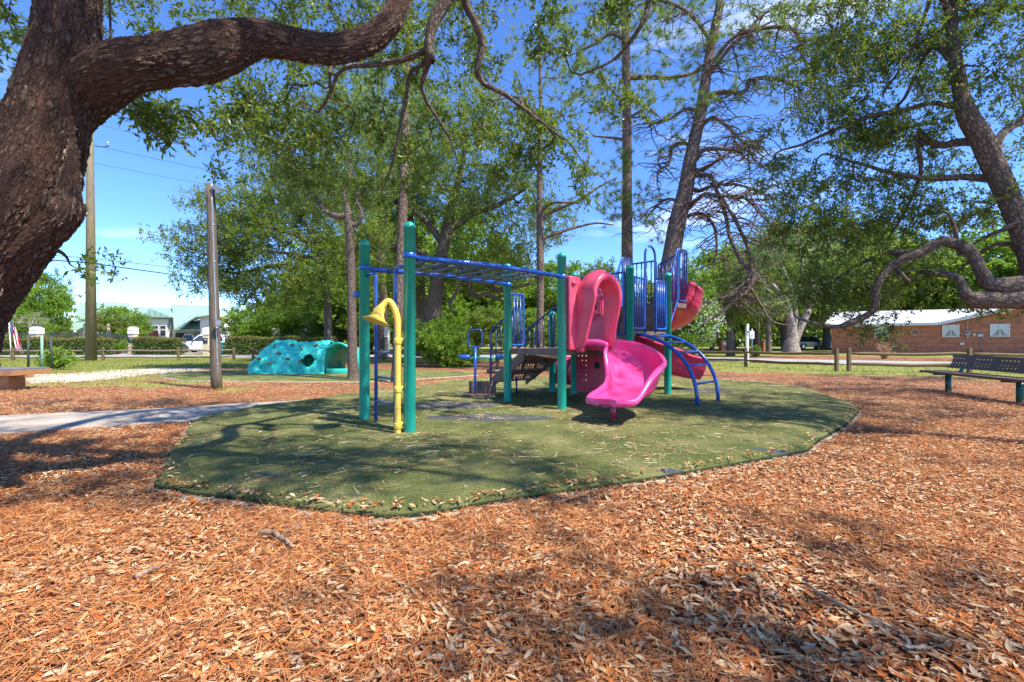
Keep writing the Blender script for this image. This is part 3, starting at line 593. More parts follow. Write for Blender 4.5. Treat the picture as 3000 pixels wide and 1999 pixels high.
def stand():
    g = 'pines standing around the play area'
    # short mossy oak with the pink-grey trunk left of the ladder
    tp, tr = Wp((1036, 1118, 12.6, 22), (1034, 1090, 12.6, 16), (1032, 1000, 12.6, 14), (1030, 850, 12.6, 13), (1026, 720, 12.6, 13), (1021, 640, 12.6, 12), (1016, 600, 12.6, 9))
    l1 = Wp((1020, 632, 12.6, 9), (985, 634, 12.6, 9), (950, 615, 12.7, 8), (915, 570, 12.8, 7), (885, 515, 12.9, 6), (860, 460, 13, 5), (830, 400, 13.2, 4), (790, 340, 13.4, 3))
    l2 = Wp((1022, 660, 12.6, 8), (1050, 655, 12.6, 6), (1060, 620, 12.6, 5), (1045, 585, 12.6, 4), (1070, 540, 12.7, 3))
    l3 = Wp((1016, 605, 12.6, 8), (1010, 560, 12.6, 6), (1030, 500, 12.6, 5), (1010, 420, 12.7, 3))
    make_tree('oak_tree', 'slim pinkish-grey oak trunk rising left of the blue rung ladder, forking above the lamp height', G(1036, 1118), [(tp, tr, dict(noatt=.9)), l1, l2, l3],
              [(W(860, 420, 13), (1.9, 1.5, 1.3), 20), (W(1000, 400, 13), (1.6, 1.5, 1.6), 20), (W(930, 560, 13), (1.3, 1.2, .7), 8), (W(1090, 560, 13), (.9, 1, .7), 8)], 90, 5, .3, M['barkoak'], M['midleaf'], .09, .035, K=5, tl=.34, Mn=8, twig=.003, tip_r=.007, seg=.35)
    # pine behind the tall front post
    tp, tr = Wp((1160, 1122, 12.1, 17), (1163, 1050, 12.1, 14), (1168, 900, 12.1, 13.5), (1176, 720, 12.1, 13.5), (1183, 560, 12.1, 13.5), (1188, 430, 12.1, 13), (1190, 300, 12.1, 11), (1196, 150, 12.1, 10), (1203, 0, 12.1, 9), (1208, -200, 12.1, 6), (1210, -350, 12.1, 3))
    pine('tall straight pine right behind the tallest green post', G(1160, 1122), [(tp, tr, dict(noatt=.45))],
         [(W(1200, -80, 12.1), (2.0, 1.8, 2.0), 20), (W(1150, 330, 12.1), (1.6, 1.4, 1.3), 8)], 46, 4, .3, group=g)
    # reddish pine further back
    tp, tr = Wp((1120, 1052, 28, 18), (1121, 1000, 28, 15), (1119, 850, 28, 13), (1115, 700, 28, 12), (1112, 500, 28, 9), (1110, 300, 28, 5), (1110, 200, 28, 3))
    pine('reddish pine trunk seen between the rungs of the blue ladder', G(1120, 1052), [(tp, tr, dict(noatt=.5))], [(W(1112, 330, 28), (3.2, 3, 3.4), 20)], 70, 4, .5, tl=.35, w=.02, group=g)
    # thin pine right of centre with the open bright crown
    tp, tr = Wp((1582, 1066, 20, 13), (1583, 900, 20, 11), (1583, 750, 20, 11), (1581, 600, 20, 9), (1582, 450, 20, 8), (1584, 320, 20, 6), (1582, 200, 20, 4.5), (1578, 90, 20, 3), (1576, 40, 20, 2))
    b = [Wp((1585, 645, 20, 6), (1630, 615, 20, 5), (1690, 590, 20, 4), (1760, 545, 20, 3), (1810, 520, 20, 2)), Wp((1585, 620, 20, 5), (1620, 595, 19.5, 4), (1690, 592, 19.2, 3), (1740, 560, 19, 2)), Wp((1590, 700, 20, 5), (1650, 678, 20, 4), (1740, 655, 20, 3), (1800, 660, 20, 2))]
    pine('slender pine standing alone against open sky above the monkey bars, thin bright tufts', G(1582, 1066), [(tp, tr, dict(noatt=.5))]+b,
         [(W(1560, 120, 20), (1.7, 1.5, 1.3), 10), (W(1640, 200, 20), (2.0, 1.5, 1.4), 12), (W(1520, 250, 20), (1.8, 1.5, 1.2), 10), (W(1570, 330, 20), (2.4, 1.6, 1.2), 10), (W(1700, 240, 20), (1.3, 1, .7), 5), (W(1780, 540, 20), (1.4, 1.2, .9), 9), (W(1650, 470, 20), (1.4, 1.2, 1.2), 6)],
         60, 4, .4, tl=.3, needles=24, w=.014, group=g, tip_r=.009)
    # thick straight pine right of centre
    tp, tr = Wp((1842, 1088, 16.5, 20), (1840, 1000, 16.5, 17), (1838, 850, 16.5, 17), (1837, 700, 16.5, 16.5), (1837, 550, 16.5, 14.5), (1837, 420, 16.5, 14), (1836, 300, 16.5, 13), (1834, 180, 16.5, 12), (1832, 60, 16.5, 11), (1830, -100, 16.5, 8), (1828, -260, 16.5, 4))
    b = [Wp((1840, 228, 16.5, 8), (1900, 226, 16.4, 7), (1960, 228, 16.3, 6), (2030, 215, 16.2, 5), (2060, 190, 16, 3)), Wp((1835, 412, 16.5, 5), (1800, 405, 16.5, 4), (1740, 400, 16.5, 2)), Wp((1838, 350, 16.5, 5), (1870, 330, 16.4, 4), (1900, 320, 16.3, 3), (1940, 350, 16.3, 2)), Wp((1835, 120, 16.5, 6), (1790, 100, 16.5, 5), (1740, 130, 16.5, 4), (1690, 155, 16.5, 2))]
    pine('thick straight-trunked pine behind the second slide hood, tallest in the middle of the picture', G(1842, 1088), [(tp, tr, dict(noatt=.35))]+b,
         [(W(1830, 20, 16.5), (2.2, 1.8, 1.2), 18), (W(1760, 130, 16.5), (1.5, 1.3, .9), 12), (W(1900, 110, 16.5), (1.6, 1.3, 1.0), 12), (W(1780, 280, 16.5), (1.4, 1.3, .8), 9), (W(1900, 280, 16.5), (1.2, 1.2, .8), 6), (W(1850, 600, 16.5), (1.0, 1.2, .8), 9), (W(1770, 620, 16.5), (1.0, .8, .5), 5), (W(1790, 470, 16.5), (.8, .8, .6), 4)],
         84, 5, .33, tl=.24, needles=24, group=g, w=.012, K=2)
    # the leaning pine with dead drooping branches
    Y = 14.5
    tp, tr = Wp((1895, 1110, Y, 38), (1915, 1000, Y, 32), (1940, 880, Y, 29), (1965, 760, Y, 27), (1985, 650, Y, 26), (2008, 560, Y, 24), (2022, 470, Y, 20), (2042, 380, Y, 18.5), (2058, 300, Y, 18), (2072, 200, Y, 15), (2090, 100, Y, 14), (2108, 20, Y, 13), (2120, -80, Y, 10), (2130, -220, Y, 5))
    Ls = []
    def l(*p): Ls.append(Wp(*[(a, b, Y+c, r) for a, b, c, r in p]))
    l((2040, 470, 0, 7), (2060, 440, -.3, 7), (2110, 436, -.6, 6), (2160, 440, -.9, 5), (2200, 425, -1, 4), (2250, 400, -1.2, 3))
    l((2045, 500, 0, 6), (2070, 490, -.2, 6), (2110, 465, -.3, 5), (2145, 440, -.4, 4), (2155, 400, -.5, 3), (2200, 380, -.6, 2))
    l((2040, 515, 0, 6), (2080, 515, -.3, 6), (2100, 560, -.4, 6), (2120, 610, -.5, 6), (2130, 650, -.6, 6), (2140, 700, -.7, 6), (2175, 770, -.8, 8), (2205, 800, -.9, 8), (2190, 850, -.9, 7), (2150, 880, -.9, 6), (2110, 920, -.9, 5), (2060, 945, -1, 3))
    l((2190, 830, -.9, 5), (2215, 870, -.9, 4), (2260, 940, -1, 3), (2330, 955, -1, 2))
    l((2110, 570, -.4, 5), (2150, 640, -.6, 5), (2180, 700, -.7, 6), (2200, 760, -.9, 7), (2190, 830, -.9, 6))
    l((2050, 560, 0, 6), (2090, 545, -.3, 5), (2150, 540, -.5, 4), (2220, 560, -.8, 3), (2300, 600, -1, 2))
    l((2020, 610, 0, 6), (2060, 570, -.4, 5), (2110, 575, -.6, 5), (2180, 580, -.8, 4), (2240, 640, -1, 3), (2300, 700, -1.1, 2))
    l((2000, 640, 0, 6), (2050, 625, .3, 5), (2090, 660, .3, 5), (2100, 720, .3, 4), (2090, 780, .3, 2))
    l((2050, 375, 0, 6), (2090, 345, -.4, 6), (2140, 380, -.5, 5), (2180, 420, -.6, 4), (2230, 440, -.8, 3))
    l((2060, 290, 0, 8), (2110, 270, -.3, 7), (2180, 270, -.5, 6), (2200, 235, -.6, 6), (2260, 230, -.8, 5), (2330, 245, -1, 3), (2400, 240, -1.2, 2))
    l((2070, 230, 0, 7), (2130, 150, -.2, 6), (2190, 90, -.4, 5), (2240, 40, -.5, 4), (2300, 10, -.6, 2))
    l((2075, 200, 0, 6), (2150, 110, -.5, 5), (2230, 85, -.8, 5), (2310, 80, -1, 6), (2340, 110, -1, 6), (2350, 160, -1, 5), (2370, 190, -1, 4), (2420, 210, -1, 3))
    l((2345, 115, -1, 5), (2390, 118, -1, 4), (2440, 130, -1, 3))
    l((2080, 120, 0, 6), (2040, 60, 0, 6), (1990, 20, .3, 5), (1920, 0, .4, 4), (1870, 15, .5, 2))
    l((2030, 430, 0, 6), (2000, 420, .2, 5), (1970, 430, .3, 5), (1960, 480, .3, 4), (1930, 500, .4, 3), (1925, 540, .4, 2))
    l((2060, 330, 0, 5), (2010, 320, .3, 5), (1960, 350, .5, 4), (1910, 360, .6, 3), (1880, 340, .7, 2))
    l((1990, 590, 0, 5), (1950, 585, .3, 4), (1910, 620, .5, 3), (1880, 660, .6, 2))
    def tw(root, s): pass
    s_prot = Skel()
    root = thing('pine_tree', 'leaning pine with many bare crooked grey branches drooping to the right behind the stairs', 'tree', G(1895, 1110), 0, g)
    s = Skel(); s.path(tp, tr, n=80); nt = s.n
    for p, r in Ls: s.path(p, r)
    cand = [i for i in range(nt, s.n) if rng.random() < .7 and s.p[i][2] > 2.2]
    bare(s, [s.p[i].copy() for i in cand], 1, (.4, 1.5), .026, .8)
    nt2 = s.n; cand = [i for i in range(nt2-9*len(cand), nt2) if rng.random() < .2]
    bare(s, [s.p[i].copy() for i in cand], 1, (.3, .9), .014, .7)
    cand = [i for i in range(nt, s.n) if rng.random() < .16 and s.p[i][2] > 2.2]
    bare(s, [s.p[i].copy() for i in cand], 1, (.25, .8), .015, .6)
    nb = s.n; s.noatt[:30] = True
    s.reach(clumps([(W(2090, 40, Y), (2.2, 1.6, 1.0), 26), (W(2000, 190, Y), (1.0, 1.0, .6), 10), (W(2180, 130, Y), (1.2, 1, .7), 12), (W(1930, 300, Y), (.9, .9, .6), 6), (W(2230, 260, Y-.7), (1.0, .8, .45), 7), (W(2280, 60, Y-1), (.9, .8, .6), 8), (W(1970, 420, Y+.4), (.6, .7, .5), 4), (W(1930, 660, Y+.4), (.6, .6, .4), 4), (W(2060, 320, Y), (.5, .8, .3), 3)], 80, 4, .28), .3, .05, .3)
    s.radii(.010, .36); mb = MB(); s.mesh(mb); T, D = tips_dirs(s)
    V, F, rnd, A, B = foliage(T, D, 2, .09, 26, .22, .011, kind='needle', lat=1.3)
    MB().add(V, F).build('crown', M['pine'], root, smooth=False, rnd=rnd); mb.build('trunk', M['barkpine'], root)
    # spreading oaks behind the monkey bars
    go = 'spreading oaks behind the play area'
    Y = 22
    tp, tr = Wp((1268, 1055, Y, 30), (1270, 960, Y, 24), (1275, 880, Y, 22), (1285, 800, Y, 20), (1300, 720, Y, 17), (1320, 620, Y, 14), (1345, 520, Y, 10), (1360, 430, Y, 6))
    b = [Wp((1285, 800, Y, 14), (1320, 775, Y, 13), (1370, 785, Y, 11), (1400, 800, Y, 9), (1450, 850, Y, 8), (1500, 845, Y, 6), (1560, 830, Y, 4)), Wp((1372, 788, Y, 9), (1372, 830, Y-.3, 8), (1392, 868, Y-.4, 7), (1425, 862, Y-.5, 6), (1470, 880, Y-.6, 4)), Wp((1350, 785, Y, 7), (1340, 850, Y-.5, 6), (1318, 890, Y-.6, 5), (1330, 920, Y-.7, 3)),
         Wp((1300, 720, Y, 12), (1250, 650, Y, 9), (1190, 600, Y, 7), (1120, 570, Y, 4)), Wp((1310, 680, Y, 12), (1380, 630, Y, 9), (1460, 600, Y, 7), (1530, 560, Y, 4)), Wp((1290, 780, Y, 8), (1230, 740, Y-.5, 7), (1150, 720, Y-.6, 6), (1080, 740, Y-.8, 4))]
    make_tree('oak_tree', 'big spreading oak with contorted limbs framed under the monkey bars', G(1268, 1055), [(tp, tr, dict(noatt=.5))]+b,
              [(W(1350, 500, Y), (4.2, 3, 2.4), 30), (W(1180, 620, Y), (3.0, 2.5, 2.0), 20), (W(1480, 640, Y), (3.0, 2.5, 1.8), 22), (W(1300, 330, Y), (2.6, 2.5, 1.8), 14), (W(1420, 780, Y), (2.4, 2, 1.0), 14), (W(1180, 800, Y), (2.2, 2, .9), 10)],
              250, 6, .5, M['barkoak'], M['midleaf'], .13, .055, K=6, tl=.55, Mn=9, group=go, tip_r=.016, seg=.5, wob=.1, pw=.4)
    Y = 23.5
    tp, tr = Wp((1232, 1045, Y, 20), (1235, 960, Y, 16), (1232, 860, Y, 15), (1222, 760, Y, 13), (1205, 660, Y, 10), (1190, 560, Y, 6))
    make_tree('oak_tree', 'second oak trunk close to the left of the contorted oak above the round bush', G(1232, 1045), [(tp, tr, dict(noatt=.5))],
              [(W(1120, 520, Y), (3.4, 2.6, 2.6), 20), (W(1020, 660, Y), (3.0, 2.6, 1.6), 16), (W(1150, 340, Y), (2.6, 2, 1.6), 9)], 130, 6, .5, M['barkoak'], M['midleaf'], .13, .055, K=6, tl=.55, Mn=9, group=go, tip_r=.016, seg=.5, wob=.1)
    # low wide oak hanging over the climber, left
    Y = 18
    tp, tr = Wp((960, 1072, Y+1, 16), (962, 1000, Y+1, 13), (960, 900, Y+1, 12), (950, 800, Y+.5, 11), (930, 720, Y, 9), (900, 660, Y, 6))
    b = [Wp((955, 830, Y+.7, 9), (880, 790, Y+.3, 7), (800, 780, Y, 6), (700, 800, Y, 4), (620, 790, Y, 2)), Wp((945, 790, Y+.5, 8), (1020, 770, Y+.5, 6), (1080, 740, Y+.5, 4)), Wp((930, 720, Y, 8), (840, 680, Y, 6), (740, 660, Y, 4), (660, 640, Y, 2)), Wp((940, 760, Y, 6), (820, 740, Y-.5, 5), (720, 740, Y-.6, 4), (600, 700, Y-.6, 2))]
    make_tree('oak_tree', 'low wide oak with grey twigs spreading over the turquoise climber and behind the lamp post', G(960, 1072), [(tp, tr, dict(noatt=.5))]+b,
              [(W(720, 620, Y), (2.0, 1.6, .8), 18), (W(620, 720, Y), (1.5, 1.5, .9), 14), (W(800, 720, Y), (2.2, 1.8, 1.2), 22), (W(900, 560, Y), (2.0, 1.8, 1.0), 16), (W(650, 820, Y), (1.1, 1.1, .5), 8), (W(800, 860, Y), (1.8, 1.4, .7), 14), (W(950, 820, Y), (1.6, 1.4, 1.0), 12), (W(1040, 700, Y), (1.3, 1.2, 1.2), 10)],
              260, 6, .38, M['barkgrey'], M['midleaf'], .10, .042, K=6, tl=.42, Mn=9, group=go, tip_r=.014, seg=.4, wob=.09)
    # evergreen round bush
    base = G(1300, 1078)
    make_tree('round_bush', 'large round glossy green bush below the monkey bars', (base[0], base[1]+.9, 0), [([base+[0, .9, 0], base+[0, .9, .8]], [.06, .03])],
              [(W(1300, 1010, 19.6), (1.15, .9, .85), 10), (W(1330, 1040, 19.2), (.9, .8, .42), 5), (W(1260, 990, 19.8), (.6, .7, .75), 3)], 120, 5, .15, M['barkgrey'], M['brightleaf'], .095, .042, K=5, tl=.22, Mn=9, cat='bush', tip_r=.005, seg=.3, crownname='foliage', shell=.25)
# ------------------------------------------------------------------ background trees
def backdrop():
    def template(name, label, leaf, bark, ll, lw, H, rx, nc, m, rc, K, Mn, tl, trunk_r, ells=None, trunk_h=.35):
        tr = [(np.array([[0, 0, 0], [.1, 0, H*.2], [0, .1, H*.4], [-.1, 0, H*.65], [0, 0, H*.85]], float), [trunk_r, trunk_r*.8, trunk_r*.7, trunk_r*.5, trunk_r*.2])]
        E = ells or [((0, 0, H*.62), (rx, rx, H*.33), 20), ((rx*.5, 0, H*.45), (rx*.6, rx*.6, H*.2), 8), ((-rx*.5, .3, H*.48), (rx*.6, rx*.6, H*.2), 8)]
        r, s = make_tree(name, label, (0, 0, 0), tr, E, nc, m, rc, M[bark], M[leaf], ll, lw, K=K, tl=tl, Mn=Mn, tip_r=.014, seg=.8, wob=.12, minr=.014, cat='tree', shell=.35)
        return r
    def place(T, first, px, ytop, Y, H, label, group, rz, wide=1.0, ybase=None):
        o = T if first else copy_tree(T)
        z = CAMZ+(999.5-ytop)/FPX*Y; s = z/H
        o.location = ((px-1500)/FPX*Y, Y, 0); o.rotation_euler = (0, 0, rz); o.scale = (s*wide, s*wide, s); o['label'] = label; o['category'] = 'tree'; o['group'] = group
        return o
    gb = 'trees beyond the road'
    A = template('leafy_tree', 'x', 'brightleaf', 'barkgrey', .24, .12, 8, 3.0, 80, 6, .55, 6, 9, .6, .2)
    spec = [(105, 792, 46, 'tall bright green tree between the big trunk and the pillar with the flag', .1, .8), (40, 905, 40, 'small yellow-green tree above the striped flag', 1.2, 1.2), (742, 900, 40, 'bright feathery tree right of the lamp post above the hedge', 2.0, 1.5), (352, 900, 41, 'bright green bushy tree in front of the green-roofed building', 3.1, 1.25),
            (850, 890, 44, 'leafy tree behind the second pillar from the wood', 4.2, 1.4), (2085, 745, 42, 'light green tree just right of the curved blue climber top', 5.0, 1.0), (2215, 700, 47, 'light green tree behind the white street pole', .7, 1.0), (1325, 880, 40, 'light green tree low behind the round bush', 1.6, 1.5), (2880, 700, 52, 'bright tree rising over the brick house gable', 2.6, 1.2), (1640, 770, 52, 'bright tree behind the green post of the first slide', 3.6, 1.0), (3050, 600, 50, 'tall bright tree behind the right end of the brick house', 4.4, 1.0), (1120, 650, 40, 'bright tree high behind the two end posts', 3.3, .95), (1330, 610, 43, 'bright tree high behind the middle of the monkey bars', .5, .95), (985, 700, 39, 'bright tree behind the turquoise tunnel mouth', 5.3, 1.0), (1560, 905, 42, 'small bright tree behind the stair railing', 2.9, 1.5)]
    for i, (px, yt, Y, lb, rz, wd) in enumerate(spec): place(A, i == 0, px, yt, Y, 8, lb, gb, rz, wd)
    Bt = template('dense_tree', 'x', 'midleaf', 'barkoak', .26, .13, 9, 3.6, 100, 6, .6, 6, 9, .65, .26)
    spec = [(890, 800, 48, 'dark tree at the left end of the wood, above the last pillar', .3, 1), (985, 770, 52, 'dark tree directly behind the slim pinkish trunk', 1.3, 1), (1085, 745, 47, 'dense tree behind the rung ladder', 2.2, 1), (1190, 750, 55, 'dense tree behind the tall post', 3.3, 1), (1290, 730, 50, 'dense tree behind the contorted oak limbs', 4.1, 1), (1395, 760, 46, 'dense tree left of the wooden stairs', 5.2, 1), (1480, 740, 56, 'dense tree over the first stair railing', .9, 1), (1755, 765, 50, 'dark green tree between the two slides hoods', 1.9, .8), (1690, 830, 46, 'low dark tree behind the pink hood', 2.4, 1),
            (2300, 660, 52, 'large dense tree behind the pale forked trunk', 3.0, 1), (2420, 640, 58, 'large dense tree over the parked black car', 4.6, 1), (2560, 660, 56, 'dense tree left of the brick house ridge', 5.5, 1), (2680, 750, 60, 'dense tree behind the middle of the brick house roof', .2, 1.2), (2780, 760, 58, 'dense tree behind the kink of the brick house roof', 1.1, 1.1), (2150, 790, 60, 'dense tree far behind the leaning pine base', 2.7, 1.2), (1900, 820, 55, 'dense tree behind the upper stairs', 3.9, 1.1), (2960, 800, 48, 'dense tree low behind the gable', 5.9, 1.1), (185, 930, 62, 'round dark tree left of the green-roofed building', 4.9, 1.3), (140, 945, 58, 'low dark tree behind the spiked iron fence', 2.1, 1.6), (1000, 880, 40, 'low dark tree behind the turquoise climber tunnel', 3.5, 1.5), (1130, 890, 38, 'low dark tree behind the red-brown trunk', .6, 1.5), (1440, 900, 38, 'low dark tree behind the transfer handle', 5.0, 1.4), (-60, 820, 50, 'dense tree left of the big trunk', 1.0, 1.2), (1790, 900, 42, 'low dark tree behind the pink chute', 1.4, 1.5)]
    for i, (px, yt, Y, lb, rz, wd) in enumerate(spec): place(Bt, i == 0, px, yt, Y, 9, lb, gb, rz, wd)
    # weeping dark tree and others with plain trunks at the right
    def one(label, base, topy, Y, rpx, leaf, bark, ells, nc, m=5, rc=.5, ll=.15, lw=.07, K=6, tl=.5, limbs=None, name='broadleaf_tree', droop=0, minr=.006):
        px = base[0]; tp, tr = Wp((px, base[1], Y, rpx*1.25), (px, base[1]-30, Y, rpx), (px-3, (base[1]+topy)/2, Y, rpx*.8), (px+4, topy+30, Y, rpx*.4))
        return make_tree(name, label, (tp[0][0], Y, 0), [(np.concatenate([[[tp[0][0], Y, 0]], tp[1:]]), tr, dict(noatt=.45))]+(limbs or []), ells, nc, m, rc, M[bark], M[leaf], ll, lw, K=K, tl=tl, Mn=9, tip_r=.009, seg=.5, wob=.1, minr=minr, droop=droop, group=gb)
    Y = 33
    one('dark drooping tree between the curved climber and the white street pole', (2140, 1034), 800, Y, 12, 'midleaf', 'barkoak', [(W(2130, 880, Y), (2.6, 2, 1.5), 20), (W(2200, 800, Y), (2.4, 2, 1.4), 12)], 75, 5, .5, .16, .07, droop=.6)
    one('dark straight trunk left of the pale forked tree', (2252, 1034), 760, 38, 9, 'midleaf', 'barkoak', [(W(2255, 820, 38), (3, 2, 2.2), 20)], 55, 5, .6, .18, .08)
    Y = 28
    one('round white-flowering tree right behind the curved blue climber', (2030, 1040), 860, Y, 6, 'brightleaf', 'barkgrey', [(W(2030, 930, Y), (1.7, 1.4, 1.35), 20), (W(2010, 985, Y), (1.5, 1.2, .6), 8)], 120, 5, .28, .13, .065, tl=.3)
    fl = [o for o in bpy.data.objects if o.name.startswith('broadleaf_tree')][-1]
    for o in bpy.data.objects:
        if o.get('label', '').startswith('round white-flowering'): fl = o
    d = unit(rng.normal(size=(1500, 3))); P = W(2030, 935, Y)+d*rng.uniform(.85, 1.05, (1500, 1))*np.array([1.8, 1.5, 1.5])
    V, F = leaf_mesh(P, rng.normal(size=(1500, 3)), d, np.full(1500, .13), np.full(1500, .10)); MB().add(V, F).build('blossom', M['blossom'], fl, smooth=False, rnd=np.repeat(rng.random(1500), 4))
    # pale forked tree
    Y = 31
    tp, tr = Wp((2318, 1035, Y, 30), (2318, 1010, Y, 24), (2322, 985, Y, 18), (2316, 940, Y, 12), (2300, 880, Y, 9), (2260, 830, Y, 6))
    b = [Wp((2325, 1005, Y, 15), (2345, 960, Y, 12), (2372, 900, Y, 11), (2385, 850, Y, 8), (2350, 770, Y, 5), (2340, 700, Y, 3)), Wp((2322, 985, Y, 10), (2330, 930, Y, 8), (2322, 860, Y, 6), (2280, 760, Y, 4), (2245, 700, Y, 3)), Wp((2350, 770, Y, 3), (2390, 720, Y, 2)), Wp((2300, 880, Y, 5), (2250, 850, Y, 3), (2220, 800, Y, 2))]
    make_tree('pale_tree', 'pale cream-barked tree forking low, left of the parked black car', (tp[0][0], Y, 0), [(tp, tr)]+b, [(W(2320, 720, Y), (3, 2, 2), 14), (W(2230, 790, Y), (1.8, 1.4, 1.3), 8), (W(2400, 850, Y), (1.4, 1.2, 1.0), 6), (W(2270, 900, Y), (1.0, 1, .6), 5)], 80, 5, .45, M['barkpale'], M['paleleaf'], .15, .06, K=5, tl=.5, Mn=8, tip_r=.01, seg=.5, wob=.1, group=gb)
    # bare pale shrub left
    Y = 38
    tp, tr = Wp((70, 1030, Y, 5), (85, 985, Y, 4), (95, 950, Y, 3))
    make_tree('bare_shrub', 'pale twiggy shrub left of the first pillar', (tp[0][0], Y, 0), [(tp, tr)], [(W(95, 935, Y), (1.5, 1, .6), 10)], 40, 3, .25, M['barkpale'], M['paleleaf'], .08, .03, K=2, tl=.3, Mn=4, cat='shrub', tip_r=.014, group=gb)
    # palm
    Y = 39; root = thing('small_palm', 'small yellowing fan palm beside the utility pole', 'palm', (W(318, 1030, Y)[0], Y, 0))
    c = W(318, 948, Y); MB().tube([(c[0], Y, 0), (c[0]+.05, Y, c[2]*.5), c], [.16, .13, .12], 8, bark=True).build('trunk', M['barkpale'], root)
    P, D, N = [], [], []
    for k in range(26):
        a = rng.uniform(0, 6.28); e = rng.uniform(-.5, .9); d = np.array([math.cos(a)*math.cos(e), math.sin(a)*math.cos(e), math.sin(e)]); q = c+d*.5
        for j in range(9): P.append(q); D.append(unit(d+rng.normal(0, .38, 3)-np.array([0, 0, .15]))); N.append(rng.normal(size=3))
    V, F = leaf_mesh(np.array(P), np.array(D), np.array(N), rng.uniform(.5, .85, len(P)), np.full(len(P), .07)); MB().add(V, F).build('crown', M['hedge'], root, smooth=False, rnd=np.repeat(rng.random(len(P))*.4+.5, 4))
    for px, Yc, lb in ((345, 37, 'spiky cycad left of the tall pillar by the hedge gap'), (435, 37, 'spiky cycad in front of the short middle hedge')):
        c = W(px, 1006, Yc); root = thing('cycad', lb, 'plant', (c[0], Yc, 0), 0, 'cycads at the gate'); P, D, N = [], [], []
        for k in range(120):
            a = rng.uniform(0, 6.28); e = rng.uniform(-.1, 1.2); P.append(c-[0, 0, .5]); D.append([math.cos(a)*math.cos(e), math.sin(a)*math.cos(e), math.sin(e)]); N.append(rng.normal(size=3))
        V, F = leaf_mesh(np.array(P), np.array(D), np.array(N), rng.uniform(.8, 1.2, len(P)), np.full(len(P), .09)); MB().add(V, F).build('fronds', M['brightleaf'], root, smooth=False, rnd=np.repeat(rng.random(len(P))*.6, 4))
        MB().tube([(c[0], Yc, 0), (c[0], Yc, .4)], [.18, .14], 8, bark=True).build('trunk', M['barkoak'], root)
    # far wood that reads as one mass
    n = 70000; X = rng.uniform(-140, 140, n); Yw = rng.uniform(84, 100, n); h = 5.0+3.5*fbm(X, Yw*0, 11, 3)+2.5*fbm(X, Yw*0, 3, 5); h = np.where((X > -96) & (X < -50), h*.4, h)
    P = np.stack([X, Yw, rng.random(n)**.8*h], 1); V, F = leaf_mesh(P, rng.normal(size=(n, 3)), rng.normal(size=(n, 3)), rng.uniform(.6, 1.3, n), rng.uniform(.5, .8, n))
    o = MB().add(V, F).build('far_wood', M['midleaf'], None, smooth=False, rnd=np.repeat(np.clip(.5*fbm(X, P[:, 2], 4, 9)+.4*rng.random(n), 0, 1), 4), origin=(0, 90, 0)); tag(o, 'far low line of woods on the horizon', 'woods', kind='stuff')

def hedge(name_label, x0, x1, Y, h, d, n, red=.35, group='clipped hedges along the road'):
    c = ((x0+x1)/2, Y, 0); root = thing('hedge', name_label, 'hedge', c, 0, group); hw = (x1-x0)/2
    MB().box((c[0], Y, h*.46), (2*hw-.35, d-.35, h*.9)).build('branches', pm_core, root, bevel=.08)  # solid dark box added as the hedge's inside; no branches modelled
    f = rng.random(n); P = np.stack([rng.uniform(-hw, hw, n), rng.uniform(-d/2, d/2, n), rng.uniform(.02, h, n)], 1)
    k = rng.choice(3, n, p=[.55, .35, .1]); P[k == 0, 1] = -d/2+rng.exponential(.07, (k == 0).sum()); P[k == 1, 2] = h-rng.exponential(.05, (k == 1).sum()); P[k == 2, 0] = np.sign(P[k == 2, 0])*(hw-rng.exponential(.05, (k == 2).sum()))
    P += rng.normal(0, .035, P.shape); P[:, 2] = np.maximum(P[:, 2], .02); P[:, 0] += c[0]; P[:, 1] += Y; P[:, 2] *= 1+.05*np.sin(P[:, 0]*1.7)
    V, F = leaf_mesh(P, rng.normal(size=(n, 3)), rng.normal(size=(n, 3))+np.array([0, -1, .5]), rng.uniform(.10, .17, n), rng.uniform(.06, .10, n))
    t = P[:, 2]/h; r = np.clip(rng.random(n)*.6+np.where(t > .85, red, 0)+.1*vnoise(P[:, 0], P[:, 2], .5, 2), 0, 1)
    MB().add(V, F).build('leaves', M['hedge'], root, smooth=False, rnd=np.repeat(r, 4))
pm_core = pmat('hedge_core', (.02, .028, .01), None, 5, .9)

# ------------------------------------------------------------------ ground
MATP = [(453, 1438), (497, 1338), (535, 1288), (561, 1243), (599, 1228), (714, 1206), (816, 1192), (918, 1179), (980, 1167), (1217, 1140), (1333, 1121), (1450, 1112), (1700, 1108), (1950, 1110), (2142, 1121), (2244, 1127), (2359, 1142), (2486, 1186), (2518, 1211), (2474, 1256), (2397, 1300), (2365, 1332), (2091, 1383), (1823, 1430), (1441, 1485), (1275, 1517), (1147, 1531), (1020, 1524), (816, 1495), (612, 1466)]
mat_poly = np.array([G(*p)[:2] for p in MATP])
mat2_poly = np.array([G(*p)[:2] for p in [(470, 1105), (540, 1116), (800, 1119), (1060, 1121), (1250, 1110), (1400, 1100), (1330, 1090), (1050, 1080), (700, 1084), (520, 1094)]])
path_poly = np.array([(-3.3, 8.6), (-4.47, 7.97), (-5.9, 7.17), (-7.4, 6.59), (-14, 4.0), (-30, -2.5), (-29.5, -4.6), (-13, 2.25), (-5.9, 5.28), (-4.94, 5.85), (-4.2, 6.2), (-2.5, 7.6)])
road_c = smooth_path([(a, b, 0) for a, b in [(-140, 33), (-60, 32.6), (-30, 32.3), (-12, 32.2), (-2, 32.5), (5, 31.2), (11, 27.6), (17, 23.4), (24, 19.6), (36, 13.5), (60, 2)]], 140)
